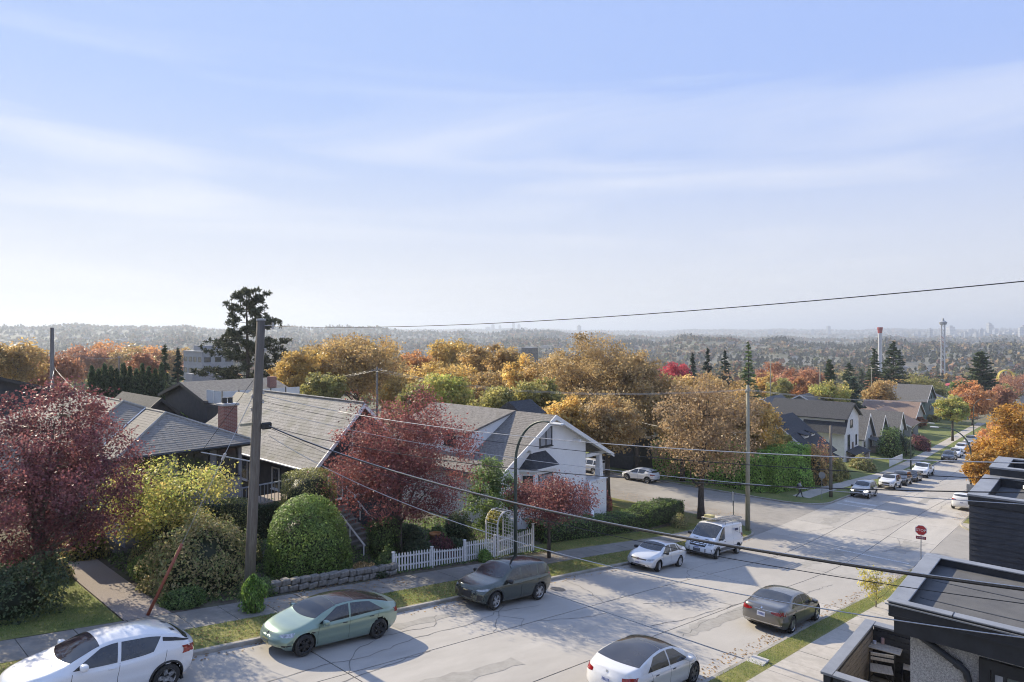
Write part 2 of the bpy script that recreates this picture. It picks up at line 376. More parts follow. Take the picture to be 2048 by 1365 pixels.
# near-left block
strip('boulevard_lawn', -45, c0, KL + .155, 22.55, MATS['grass_dry'], .122)
strip('sidewalk', -45, -12, 22.55, 24.3, MATS['sidewalk_old'], .128)
panels('sidewalk', -12, c0, 22.55, 24.3, 1.5, MATS['sidewalk_old'])
strip('garden_ground', -45, c0, 24.3, 58, MATS['soil'], .10, 1, 2)
strip('lawn', -45, 7.55, 24.32, 33, MATS['grass'], .135)
strip('garden_path', 7.6, 9.1, 24.3, 33, MATS['aggregate'], .14)
strip('lawn', 30.0, c0, 24.32, 26.0, MATS['grass_dry'], .13)
strip('lawn', 42.5, c0, 27.6, 34.5, MATS['grass_dry'], .135)
strip('boulevard_lawn', c0, CS0 - .15, KL + CRAD, 60, MATS['grass_dry'], .125)
# far-left block
strip('boulevard_lawn', c1, 200, KL + .155, 22.8, MATS['grass'], .122)
strip('sidewalk', c1, 200, 22.8, 24.5, MATS['sidewalk'], .13)
strip('garden_ground', c1, 200, 24.5, 60, MATS['grass'], .11, 1.5, 2)
strip('boulevard_lawn', CS1 + .15, c1, KL + CRAD, 60, MATS['grass'], .12)
# this side of the street
strip('boulevard_lawn', -45, c0, 8.95, KR - .155, MATS['grass_dry'], .124)
panels('sidewalk', 9, c0, 6.5, 8.95, 1.55, MATS['sidewalk'])
strip('garden_ground', -45, c0, -30, 6.5, MATS['soil'], .09)
strip('boulevard_lawn', c1, 200, 8.3, KR - .155, MATS['grass_dry'], .124)
strip('sidewalk', c1, 200, 6.3, 8.3, MATS['sidewalk'], .13)
strip('garden_ground', c1, 200, -30, 6.3, MATS['grass'], .09, 1.5, 2)
tag(MB().bbox((23.35, 9.15, G(23.6, 9.4) + .10), (24.0, 9.75, G(23.6, 9.4) + .17), .015).build('utility_box_lid', mat('lid_concrete', (.42, .40, .37), (.5, .48, .45), .9, 10)),
    'small concrete utility lid set into the grass strip by the sidewalk', 'utility lid')
# ================================================================ plants
def quads_mesh(name, P, u, v, cols, m, parent, core=None):
    """leaf-shaped quads: centre P, half axes u (long) and v (wide), one colour each; core = (verts, faces, colour) inner body"""
    n = len(P)
    V = np.stack([P - u, P + v * 1.0 - u * .1, P + u, P - v - u * .1], 1).reshape(-1, 3)
    F = np.arange(4 * n).reshape(-1, 4)
    C = np.repeat(np.concatenate([cols, np.ones((n, 1))], 1), 4, 0)
    me = bpy.data.meshes.new(name)
    nc = 0
    if core is not None:
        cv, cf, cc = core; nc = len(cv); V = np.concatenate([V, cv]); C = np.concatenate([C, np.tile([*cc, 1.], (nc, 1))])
    nv = len(V); me.vertices.add(nv); me.vertices.foreach_set('co', V.astype(np.float32).ravel())
    loops = F.ravel(); starts = np.arange(n) * 4
    if core is not None:
        cfv = np.asarray(cf) + 4 * n
        starts = np.concatenate([starts, len(loops) + np.arange(len(cfv)) * cfv.shape[1]]); loops = np.concatenate([loops, cfv.ravel()])
    me.loops.add(len(loops)); me.loops.foreach_set('vertex_index', loops.astype(np.int32))
    me.polygons.add(len(starts)); me.polygons.foreach_set('loop_start', starts.astype(np.int32))
    ca = me.color_attributes.new('Col', 'FLOAT_COLOR', 'POINT'); ca.data.foreach_set('color', C.astype(np.float32).ravel())
    me.materials.append(m); me.update(); me.validate()
    o = bpy.data.objects.new(name, me); col.objects.link(o); o.parent = parent
    return o
def unit(a): return a / (np.linalg.norm(a, axis=1, keepdims=True) + 1e-9)
def frames(r, n, out=None, bias=.0, droop=0.):
    d = unit(r.normal(size=(n, 3)))
    if out is not None: nrm = unit(r.normal(size=(n, 3)) * (1 - bias) + unit(out) * bias * 1.8)
    else: nrm = unit(r.normal(size=(n, 3)) + [0, 0, .6])
    d[:, 2] -= droop
    u = unit(d - nrm * np.sum(d * nrm, 1, keepdims=True)); v = np.cross(nrm, u)
    return u, v
def pal(r, n, palette, var=.22):
    p = np.array(palette); i = r.integers(0, len(p), n); j = r.integers(0, len(p), n); q = r.random((n, 1)) * .6
    return np.clip((p[i] * (1 - q) + p[j] * q) * 1.17 * (1 + r.normal(0, var, (n, 1))), .004, .9)
def ico(sub=2):
    bm = bmesh.new(); bmesh.ops.create_icosphere(bm, subdivisions=sub, radius=1); bm.verts.index_update()
    v = np.array([x.co[:] for x in bm.verts]); f = np.array([[q.index for q in x.verts] for x in bm.faces]); bm.free(); return v, f
ICO2, ICO1 = ico(2), ico(1)
def lumps(r, d, n=14, amp=.22):
    c = unit(r.normal(size=(n, 3))); h = r.uniform(-1, 1, n)
    return 1 + amp * np.sum(h[None] * np.exp(-((1 - d @ c.T) / .14)), 1)
PAL = dict(
    burgundy=[(.135, .050, .058), (.095, .040, .047), (.20, .075, .080), (.08, .040, .045), (.25, .105, .10)],
    redmaple=[(.22, .075, .070), (.15, .055, .056), (.29, .11, .095), (.11, .050, .050), (.19, .08, .07)],
    yellowgreen=[(.36, .35, .09), (.25, .29, .075), (.44, .38, .11), (.19, .25, .07), (.46, .34, .13)],
    brown=[(.40, .265, .115), (.31, .205, .095), (.48, .335, .13), (.24, .175, .09), (.37, .285, .12)],
    gold=[(.56, .40, .12), (.50, .33, .10), (.44, .32, .12), (.36, .26, .10)],
    orange=[(.46, .225, .09), (.38, .185, .085), (.50, .28, .11), (.30, .165, .08)],
    olive=[(.24, .235, .08), (.30, .27, .09), (.17, .18, .065), (.33, .27, .10)],
    green=[(.11, .165, .055), (.15, .215, .07), (.08, .12, .045), (.19, .255, .085)],
    lime=[(.17, .27, .06), (.24, .35, .08), (.12, .20, .05), (.10, .155, .045)],
    darkgreen=[(.055, .08, .042), (.075, .105, .05), (.045, .066, .037), (.10, .13, .06)],
    hedge=[(.095, .145, .045), (.135, .195, .06), (.07, .11, .038), (.18, .24, .075)],
    pine=[(.05, .062, .036), (.07, .082, .046), (.036, .046, .028), (.095, .10, .06)],
    spruce=[(.045, .07, .05), (.06, .088, .062), (.036, .056, .042)],
    pink=[(.42, .07, .09), (.34, .06, .08), (.48, .11, .12)],
    rust=[(.34, .165, .10), (.28, .14, .095), (.39, .21, .11)],
    mixed=[(.30, .26, .12), (.21, .24, .085), (.40, .33, .16), (.15, .19, .07), (.27, .215, .12)])
def tree(name, label, loc, H, Rc, base, pl, seed, nleaf=9000, leaf=.09, trunk=.16, group=None, cat='tree', limbs=9, squash=1., off=(0, 0), clumps=90, trunk_m=None, sparse=.0, crown_c=None, nb=.62, loose=1.):
    r = np.random.default_rng(seed)
    t = thing(name, label, cat, loc, 0, group)
    cz = (H + base) / 2; hz = (H - base) / 2
    ctr = np.array([off[0], off[1], cz])
    # clump centres fill a lumpy ellipsoid, denser towards the outside
    d = unit(r.normal(size=(clumps, 3))); lm = lumps(r, d)
    q = r.random((clumps, 1)) ** .42
    cc = ctr + d * q * lm[:, None] * np.array([Rc, Rc * squash, hz]) * .88
    cc[:, 2] = np.maximum(cc[:, 2], base * .92)
    # limbs
    b = MB(); lean = r.normal(0, .02, 2) * H
    top = np.array([off[0] * .7 + lean[0], off[1] * .7 + lean[1], base + (H - base) * .72])
    tp = [np.array([0, 0, -.15]), np.array([off[0] * .12, off[1] * .12, base * .5]), np.array([off[0] * .35, off[1] * .35, base]), (np.array([off[0] * .5, off[1] * .5, base]) + top) / 2 + r.normal(0, .05 * Rc, 3), top]
    b.tube(tp, [trunk * 1.35, trunk, trunk * .85, trunk * .55, trunk * .15], 9)
    nodes = [(p, trunk * .4) for p in (tp[2], tp[3])]
    for i in range(limbs):
        k = r.integers(0, clumps); h0 = base * .85 + (cc[k, 2] - base * .85) * r.uniform(.05, .55); h0 = min(max(h0, base * .7), top[2] * .95)
        q0 = np.interp(h0, [p[2] for p in tp], range(5)); i0 = min(int(q0), 3); st = tp[i0] + (tp[i0 + 1] - tp[i0]) * (q0 - i0)
        e = ctr + (cc[k] - ctr) * 1.0; mid = (st + e) / 2 + np.array([0, 0, -.06 * np.linalg.norm(e - st)]) + r.normal(0, .05 * Rc, 3)
        lr = trunk * r.uniform(.28, .5)
        b.tube([st, (st * .7 + mid * .3) + [0, 0, .02], mid, e], [lr, lr * .85, lr * .6, lr * .15], 5, False)
        for w in (.35, .55, .8, 1.): nodes.append(((st * (1 - w) + e * w) if w != .55 else mid, lr * .35))
    npz = np.array([p for p, _ in nodes])
    for k in range(clumps):
        j = np.argmin(np.linalg.norm(npz - cc[k], axis=1) + r.random() * .3); a = npz[j]
        tw = max(.012, nodes[j][1] * .5)
        b.tube([a, (a + cc[k]) / 2 + r.normal(0, .06 * Rc, 3), cc[k]], [tw, tw * .7, tw * .3], 3, False)
    b.build('trunk', trunk_m or BARKD, t, True, False)
    n = nleaf; k = r.integers(0, clumps, n)
    cs = Rc * 1.9 / clumps ** .38 * r.uniform(.55, 1.15, clumps) * loose
    P = cc[k] + np.clip(r.normal(size=(n, 3)), -1.9, 1.9) * cs[k][:, None] * np.array([.42, .42, .31])
    out = P - (ctr - [0, 0, hz * .3])
    u, v = frames(r, n, out, nb * .5, .25)
    sz = leaf * r.uniform(.55, 1.35, (n, 1))
    pp = PAL[pl] if isinstance(pl, str) else pl
    C = pal(r, n, pp) * .6 + pal(r, clumps, pp, .1)[k] * .4; C *= np.clip(1 + r.normal(0, .17, (clumps, 1)), .55, 1.5)[k]
    quads_mesh('crown', P, u * sz, v * sz * .62, np.clip(C, .003, .9), LEAF, t)
    return t
def conifer(name, label, loc, H, Rc, seed, pl='spruce', group=None, cat='tree', nper=26, whorl=.42, base=.06, leaf=.2, power=.85, up=-.12, cup=1., dens=1.0):
    r = np.random.default_rng(seed); t = thing(name, label, cat, loc, 0, group)
    b = MB().tube([(0, 0, -.1), (0, 0, H * .5), (r.normal(0, .03) * Rc, 0, H)], [H * .018 + .05, H * .011 + .03, .02], 7)
    Ps, Us = [], []
    z = H * base
    while z < H * .985:
        f = 1 - z / H; L0 = Rc * (f ** power) * (1 - .55 * math.exp(-f * 0) * 0) + .12
        nb = max(3, int((5 + 5 * f) * dens))
        for i in range(nb):
            a = r.uniform(0, 2 * np.pi); L = L0 * r.uniform(.65, 1.15)
            zz = z + r.uniform(-.5, .5) * whorl
            tip = np.array([math.cos(a) * L, math.sin(a) * L, zz + up * L + r.normal(0, .05) * L])
            st = np.array([0, 0, zz])
            if L > .5: b.tube([st, (st + tip) / 2 + [0, 0, .04 * L], tip], [.025 + .01 * L, .02, .008], 3, False)
            m = max(4, int(nper * L / Rc + 4)); w = r.uniform(.12, 1.05, (m, 1)) ** .8
            side = np.array([-math.sin(a), math.cos(a), 0])
            P = st + (tip - st) * w + side * r.normal(0, .17, (m, 1)) * L * (1.15 - w) + r.normal(0, .05, (m, 3)) * [1, 1, 1.4]
            P[:, 2] -= .05 * L * r.random(m)
            Ps.append(P); Us.append(np.tile((tip - st) / L, (m, 1)) + r.normal(0, .35, (m, 3)) + side * r.normal(0, .4, (m, 1)))
        z += whorl * r.uniform(.8, 1.2) * (0.55 + .45 * f)
    P = np.concatenate(Ps); n = len(P); u = unit(np.concatenate(Us)); nr = unit(r.normal(size=(n, 3)) * .6 + [0, 0, 1]); v = unit(np.cross(nr, u))
    sz = leaf * r.uniform(.6, 1.3, (n, 1))
    b.build('trunk', BARKD, t)
    quads_mesh('crown', P, u * sz, v * sz * .38, pal(r, n, PAL[pl]), NEEDLE, t)
    return t
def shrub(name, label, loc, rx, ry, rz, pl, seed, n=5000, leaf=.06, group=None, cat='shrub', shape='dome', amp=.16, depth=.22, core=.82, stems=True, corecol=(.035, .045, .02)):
    """leafy body: dome, box (clipped), drum, column or loose"""
    r = np.random.default_rng(seed); t = thing(name, label, cat, loc, 0, group)
    d = unit(r.normal(size=(n, 3)))
    if shape in ('dome', 'loose'): d[:, 2] = np.abs(d[:, 2]) * 1.0 - .12 * r.random(n); d = unit(d)
    if shape in ('box', 'drum'):
        if shape == 'box': s = d / np.max(np.abs(d), 1, keepdims=True)
        else: s = d / np.maximum(np.hypot(d[:, 0], d[:, 1]), np.abs(d[:, 2]))[:, None]
        s = s * .86 + d * .14 * 1.3; e = lumps(r, d, 18, amp * .5)[:, None]
        Q = s * e; cz = rz / 2
        P = Q * [rx, ry, rz / 2] + [0, 0, cz]
    elif shape == 'column':
        zz = r.random(n) ** .8; a = r.uniform(0, 2 * np.pi, n); pr = np.minimum(1, 2.2 * (1 - zz) ** .7) * (.72 + .28 * np.minimum(1, zz * 4)) * (1 + amp * .5 * np.sin(a * 3 + zz * 9 + seed))
        P = np.stack([np.cos(a) * pr * rx, np.sin(a) * pr * ry, zz * rz], 1); d = unit(np.stack([np.cos(a), np.sin(a), .3 + 0 * a], 1))
    else:
        e = (lumps(r, d, 20, amp) * (1 + amp * .55 * np.sum(np.sign(np.arange(60) % 2 - .5)[None] * np.exp(-((1 - d @ unit(r.normal(size=(60, 3))).T) / .03)), 1)))[:, None]; P = d * e * [rx, ry, rz]
        P[:, 2] = np.maximum(P[:, 2], .02)
    ctr = np.array([0, 0, rz * (.35 if shape in ('dome', 'loose') else .5)])
    dep = 1 - depth * r.random((n, 1)) ** 1.6
    spr = np.exp(-((1 - unit(d) @ unit(r.normal(size=(40, 3))).T).min(1) / .012)) * (shape in ('dome', 'loose', 'column'))
    dep = dep + (spr * r.random(n) * (.22 if shape == 'loose' else .09))[:, None]
    if shape == 'column': P[:, :2] *= dep
    else: P = ctr + (P - ctr) * dep
    P += r.normal(0, leaf * .5, (n, 3))
    P[:, 2] = np.maximum(P[:, 2], .01)
    u, v = frames(r, n, P - ctr, .5); sz = leaf * r.uniform(.6, 1.3, (n, 1))
    if shape == 'column': u = unit(u * .5 + [0, 0, .8])
    C = pal(r, n, PAL[pl] if isinstance(pl, str) else pl, .3)
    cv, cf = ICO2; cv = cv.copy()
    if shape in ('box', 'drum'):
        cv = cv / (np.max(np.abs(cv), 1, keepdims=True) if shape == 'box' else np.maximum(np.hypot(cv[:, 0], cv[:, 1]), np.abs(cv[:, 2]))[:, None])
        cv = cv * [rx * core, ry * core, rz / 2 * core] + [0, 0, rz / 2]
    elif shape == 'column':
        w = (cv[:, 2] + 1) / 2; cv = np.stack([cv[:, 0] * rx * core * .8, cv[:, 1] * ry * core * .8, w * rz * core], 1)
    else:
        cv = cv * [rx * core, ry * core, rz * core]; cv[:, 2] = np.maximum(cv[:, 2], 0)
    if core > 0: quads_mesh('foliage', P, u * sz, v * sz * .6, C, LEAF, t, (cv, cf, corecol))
    else: quads_mesh('foliage', P, u * sz, v * sz * .6, C, LEAF, t)
    if stems:
        b = MB()
        for i in range(7):
            a = r.uniform(0, 6.28); q = r.uniform(.3, .75)
            b.tube([(rx * .12 * math.cos(a), ry * .12 * math.sin(a), -.05), (rx * q * .6 * math.cos(a), ry * q * .6 * math.sin(a), rz * .4), (rx * q * math.cos(a), ry * q * math.sin(a), rz * q)], [.03, .02, .01], 4, False)
        b.build('stems', BARKD, t, fix=False)
    return t
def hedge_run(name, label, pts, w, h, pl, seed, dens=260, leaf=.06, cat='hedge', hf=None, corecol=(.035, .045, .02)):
    """clipped hedge following a line of (s, t) points on the ground"""
    r = np.random.default_rng(seed)
    x0, y0 = pts[0]; z0 = G(x0, y0) + .1; t = thing(name, label, cat, (x0, y0, z0))
    Ps, Ns, cv, cf = [], [], [], []
    L = 0
    for (a, b) in zip(pts, pts[1:]):
        a, b = np.array(a, float), np.array(b, float); ln = np.linalg.norm(b - a); dr = (b - a) / ln; nr = np.array([-dr[1], dr[0]])
        n = int(dens * ln * (w + 2 * h)); q = r.random(n) * ln; pe = r.random(n) * (w + 2 * h)
        hh = h * (hf(L + q) if hf else 1.) * (1 + .05 * np.sin((L + q) * 1.7 + seed) + .03 * np.sin((L + q) * 5.1))
        off = np.where(pe < h, -w / 2, np.where(pe < h + w, pe - h - w / 2, w / 2)); zz = np.where(pe < h, pe / h, np.where(pe < h + w, 1., (pe - h - w) / h)) * hh
        rnd = np.where((pe > h) & (pe < h + w), -.18 * (np.abs(off) / (w / 2)) ** 4 * h * .5, 0)
        dep = r.random(n) ** 2 * .16
        nn = np.where((pe < h)[:, None], np.r_[-nr, 0], np.where((pe < h + w)[:, None], np.array([0, 0, 1.]), np.r_[nr, 0]))
        xy = a + dr * q[:, None] + nr * off[:, None]
        P = np.stack([xy[:, 0], xy[:, 1], gz(xy[:, 0], xy[:, 1]) + .1 + zz + rnd], 1) - nn * dep[:, None] + r.normal(0, leaf * .55, (n, 3)); Ps.append(P); Ns.append(nn)
        m = max(2, int(ln / 1.)); o = len(cv)
        for i in range(m + 1):
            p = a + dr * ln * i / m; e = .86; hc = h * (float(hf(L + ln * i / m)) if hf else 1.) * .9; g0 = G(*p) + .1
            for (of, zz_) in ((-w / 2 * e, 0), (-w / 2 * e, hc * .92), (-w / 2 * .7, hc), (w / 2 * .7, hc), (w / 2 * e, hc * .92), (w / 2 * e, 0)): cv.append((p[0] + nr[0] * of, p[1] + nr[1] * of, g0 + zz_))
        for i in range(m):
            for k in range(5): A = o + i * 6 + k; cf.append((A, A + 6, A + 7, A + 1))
        for (pe_, sg) in ((a, -1), (b, 1)):       # leafy ends
            m2 = int(dens * w * h); of = r.uniform(-w / 2, w / 2, m2); zz = r.random(m2) * h * (float(hf(L if sg < 0 else L + ln)) if hf else 1.)
            xy = pe_ + nr * of[:, None] + dr * sg * (.02 + .1 * r.random((m2, 1))); Ps.append(np.stack([xy[:, 0], xy[:, 1], gz(xy[:, 0], xy[:, 1]) + .1 + zz], 1)); Ns.append(np.tile(np.r_[dr * sg, 0], (m2, 1)))
        L += ln
    P = np.concatenate(Ps) - [x0, y0, z0]; Nn = np.concatenate(Ns); n = len(P); u, v = frames(r, n, Nn, .55); sz = leaf * r.uniform(.6, 1.3, (n, 1))
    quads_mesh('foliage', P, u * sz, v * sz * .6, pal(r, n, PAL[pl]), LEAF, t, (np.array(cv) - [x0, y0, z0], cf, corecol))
    return t
def place(px, k):
    p = at(px, HOR, k); return p.x, p.y
def tree_px(name, label, px, ytop, hw, k, pl, seed, ybase=None, **kw):
    """tree whose crown top and half width are given as the photo shows them at depth k"""
    s, t = place(px, k)
    if 52.9 < s < 68.2 and t > 20: k *= (68.6 if s > 58.5 else 52.6) / s; s, t = place(px, k)      # keep trunks off the cross street
    z = G(s, t) + .08; H = CZ - k * (ytop - HOR) / FPX - z; Rc = hw * k / FPX
    base = kw.pop('base', None)
    if base is None: base = H * .25 if ybase is None else max(.3, CZ - k * (ybase - HOR) / FPX - z)
    return tree(name, label, (s, t, z), H, Rc, base, pl, seed, **kw)
def con_px(name, label, px, ytop, hw, k, seed, **kw):
    s, t = place(px, k); z = G(s, t); H = CZ - k * (ytop - HOR) / FPX - z
    return conifer(name, label, (s, t, z), H, hw * k / FPX, seed, **kw)
# ================================================================ houses and buildings
mat('shingle_grey', (.20, .182, .158), (.30, .274, .24), .92, 7, bump=.3, bscale=60, c3=(.24, .219, .19))
mat('shingle_slate', (.10, .097, .094), (.165, .158, .152), .92, 5, bump=.3, bscale=60)
mat('shingle_warm', (.30, .275, .245), (.43, .40, .36), .92, 8, bump=.3, bscale=60, c3=(.27, .255, .205))
mat('shingle_dark', (.035, .036, .04), (.065, .066, .072), .9, 6, bump=.3, bscale=60)
mat('shingle_mid', (.17, .155, .14), (.25, .23, .21), .9, 6, bump=.3, bscale=60)
mat('shingle_brown', (.20, .14, .11), (.28, .20, .16), .9, 6, bump=.3, bscale=60)
mat('white_siding', (.88, .86, .83), (.82, .80, .775), .7, 2.2, lo=.3, hi=.75)
mat('white_trim', (.84, .825, .80), (.78, .765, .74), .5, 8)
mat('white_stucco', (.80, .78, .75), (.72, .70, .675), .9, 2, bump=.2, bscale=90)
mat('grey_stucco', (.30, .295, .31), (.25, .245, .26), .92, 3, bump=.3, bscale=80)
mat('pebble_stucco', (.30, .285, .265), (.66, .63, .59), .95, 55, bump=.7, bscale=130)
mat('dark_siding', (.035, .037, .045), (.05, .052, .06), .7, 3)
mat('charcoal', (.022, .024, .028), (.034, .036, .042), .55, 4)
mat('flashing', (.30, .31, .33), (.25, .26, .28), .45, 3, metallic=.3)
mat('dark_frame', (.03, .031, .034), None, .5)
mat('membrane', (.085, .085, .088), (.125, .123, .122), .85, 2.5, bump=.25, bscale=200, c3=(.10, .098, .096), lo=.3, hi=.7)
mat('window_glass', (.03, .034, .038), (.07, .075, .078), .05, 1.2, spec=.9)
mat('window_warm', (.20, .17, .07), (.09, .085, .06), .08, 3., spec=.7)
mat('curtain', (.42, .42, .43), (.30, .30, .31), .8, 5, stretch=(4, 4, .4))
mat('door', (.10, .06, .045), (.14, .09, .06), .5, 4)
mat('green_siding', (.14, .21, .20), (.11, .17, .165), .7, 2); mat('grey_siding', (.22, .235, .25), (.18, .195, .21), .7, 2); mat('cream_siding', (.55, .52, .45), (.48, .46, .40), .7, 2)
mat('frosted_glass', (.55, .58, .60), (.48, .52, .55), .3, 1.5); mat('wood_deck', (.22, .17, .13), (.30, .24, .19), .8, 4, stretch=(1, 8, 1))
mat('steel_grey', (.30, .31, .33), (.24, .25, .27), .6, 1.5); mat('concrete_wall', (.42, .42, .42), (.34, .34, .34), .9, .6)
def brick_mat():
    m = mat('brick', (.26, .11, .085)); n, l = m.node_tree.nodes, m.node_tree.links
    t = n.new('ShaderNodeTexCoord'); mp_ = n.new('ShaderNodeMapping'); mp_.inputs['Rotation'].default_value = (R_(90), 0, R_(0)); l.new(t.outputs['Object'], mp_.inputs[0])
    sx = n.new('ShaderNodeSeparateXYZ'); l.new(t.outputs['Object'], sx.inputs[0]); ad = n.new('ShaderNodeMath'); l.new(sx.outputs[0], ad.inputs[0]); l.new(sx.outputs[1], ad.inputs[1])
    cx = n.new('ShaderNodeCombineXYZ'); l.new(ad.outputs[0], cx.inputs[0]); l.new(sx.outputs[2], cx.inputs[1])
    b = n.new('ShaderNodeTexBrick'); b.inputs['Scale'].default_value = 1; b.inputs['Brick Width'].default_value = .21; b.inputs['Row Height'].default_value = .075; b.inputs['Mortar Size'].default_value = .008
    b.inputs['Color1'].default_value = (.27, .105, .085, 1); b.inputs['Color2'].default_value = (.20, .085, .07, 1); b.inputs['Mortar'].default_value = (.30, .26, .23, 1)
    l.new(cx.outputs[0], b.inputs['Vector']); l.new(b.outputs[0], n['Principled BSDF'].inputs['Base Color']); n['Principled BSDF'].inputs['Roughness'].default_value = .9
brick_mat()
def courses(name, poly, m, parent, step=.19, tab=.33, lift=.014, seed=1, stagger=True, kind='stuff'):
    """overlapping shingles or boards as real pieces on a flat facet (poly: 3d points); tab None = full-length boards"""
    r = random.Random(seed); P = [Vector(p) for p in poly]
    nrm = Vector((0, 0, 0))
    for a, b in zip(P, P[1:] + P[:1]): nrm += a.cross(b)
    nrm.normalize()
    if nrm.z < -.01: nrm = -nrm
    if abs(nrm.z) < .01:
        c_ = sum(P, Vector()) / len(P)
        if nrm.dot(Vector((-1, -1, 0))) < 0: nrm = -nrm
    u = (Vector((0, 0, 1)) - nrm * nrm.z).normalized(); e = u.cross(nrm).normalized(); o = P[0]
    Q = [((p - o).dot(e), (p - o).dot(u)) for p in P]
    v0, v1 = min(q[1] for q in Q), max(q[1] for q in Q); b = MB(); row = 0; v = v0
    def span(y):
        xs = []
        for (x0, y0), (x1, y1) in zip(Q, Q[1:] + Q[:1]):
            if (y0 <= y < y1) or (y1 <= y < y0): xs.append(x0 + (x1 - x0) * (y - y0) / (y1 - y0))
        xs.sort(); return xs
    while v < v1 - .02:
        ve = min(v + step, v1); a0, a1 = span(v + .002), span(ve - .002)
        mid = span((v + ve) / 2)
        if len(a0) >= 2 and len(a1) >= 2:
            for q in range(0, min(len(a0), len(a1)) - 1, 2):
                l0, r0, l1, r1 = a0[q], a0[q + 1], a1[q], a1[q + 1]
                W_ = r0 - l0
                cuts = [0., 1.] if tab is None else None
                if cuts is None:
                    n = max(1, int(W_ / tab)); off = (.5 if row % 2 and stagger else 0) + r.uniform(-.08, .08)
                    cuts = [0.] + [min(max((i + off) / n, 0), 1) for i in range(n + 1)] + [1.]; cuts = sorted(set(cuts))
                for c0_, c1_ in zip(cuts, cuts[1:]):
                    if c1_ - c0_ < 1e-4: continue
                    h = lift * r.uniform(.75, 1.3) if tab else lift
                    gp = .004 / max(W_, .1) if tab else 0
                    pts = [(l0 + (r0 - l0) * (c0_ + gp), v, h), (l0 + (r0 - l0) * (c1_ - gp), v, h), (l1 + (r1 - l1) * (c1_ - gp), ve + (.01 if ve < v1 else 0), .003), (l1 + (r1 - l1) * (c0_ + gp), ve + (.01 if ve < v1 else 0), .003)]
                    V = [o + e * x + u * y + nrm * z for x, y, z in pts]
                    V += [o + e * pts[0][0] + u * v - nrm * .004, o + e * pts[1][0] + u * v - nrm * .004]
                    b.add(V, [(0, 1, 2, 3), (4, 5, 1, 0)])
        v += step; row += 1
    ob = b.build(name, m, parent, fix=False)
    if kind: ob['kind'] = kind
    return ob
def slab(name, poly, m, parent, th=.12):
    b = MB(); b.prism([Vector(p) for p in poly], (0, 0, -th)); return b.build(name, m, parent)
def win(parent, face, plane, c, z, w, h, frame='white_trim', glass='window_glass', mull=0, sill=True, depth=.06):
    """window on a wall: face 'S' looks down-street (-s), face 'T' looks to the street (-t); c = place along the wall, z = bottom"""
    def P(a, o, zz): return (plane - o, a, zz) if face == 'S' else (a, plane - o, zz)
    def bx(mb, a0, a1, o0, o1, z0, z1):
        p, q = P(a0, o0, z0), P(a1, o1, z1); mb.box([min(p[i], q[i]) for i in range(3)], [max(p[i], q[i]) for i in range(3)])
    f = MB(); t = .07
    bx(f, c - w / 2, c + w / 2, .0, depth, z, z + t); bx(f, c - w / 2, c + w / 2, .0, depth, z + h - t, z + h)
    bx(f, c - w / 2, c - w / 2 + t, .0, depth - .003, z + t, z + h - t); bx(f, c + w / 2 - t, c + w / 2, .0, depth - .003, z + t, z + h - t)
    for i in range(mull): a = c - w / 2 + w * (i + 1) / (mull + 1); bx(f, a - .035, a + .035, 0, depth - .005, z + t, z + h - t)
    if sill: bx(f, c - w / 2 - .06, c + w / 2 + .06, 0, depth + .05, z - .06, z - .002)
    o = f.build('window', MATS[frame], parent)
    for i in range(mull + 1):
        g0 = c - w / 2 + t + (w - 2 * t) * i / (mull + 1); g1 = c - w / 2 + t + (w - 2 * t) * (i + 1) / (mull + 1)
        p = MB(); bx(p, g0 + .01, g1 - .01, .012, .02, z + t, z + h - t); p.build('pane', MATS[glass], o)
    return o
Z = lambda drop: CZ - drop
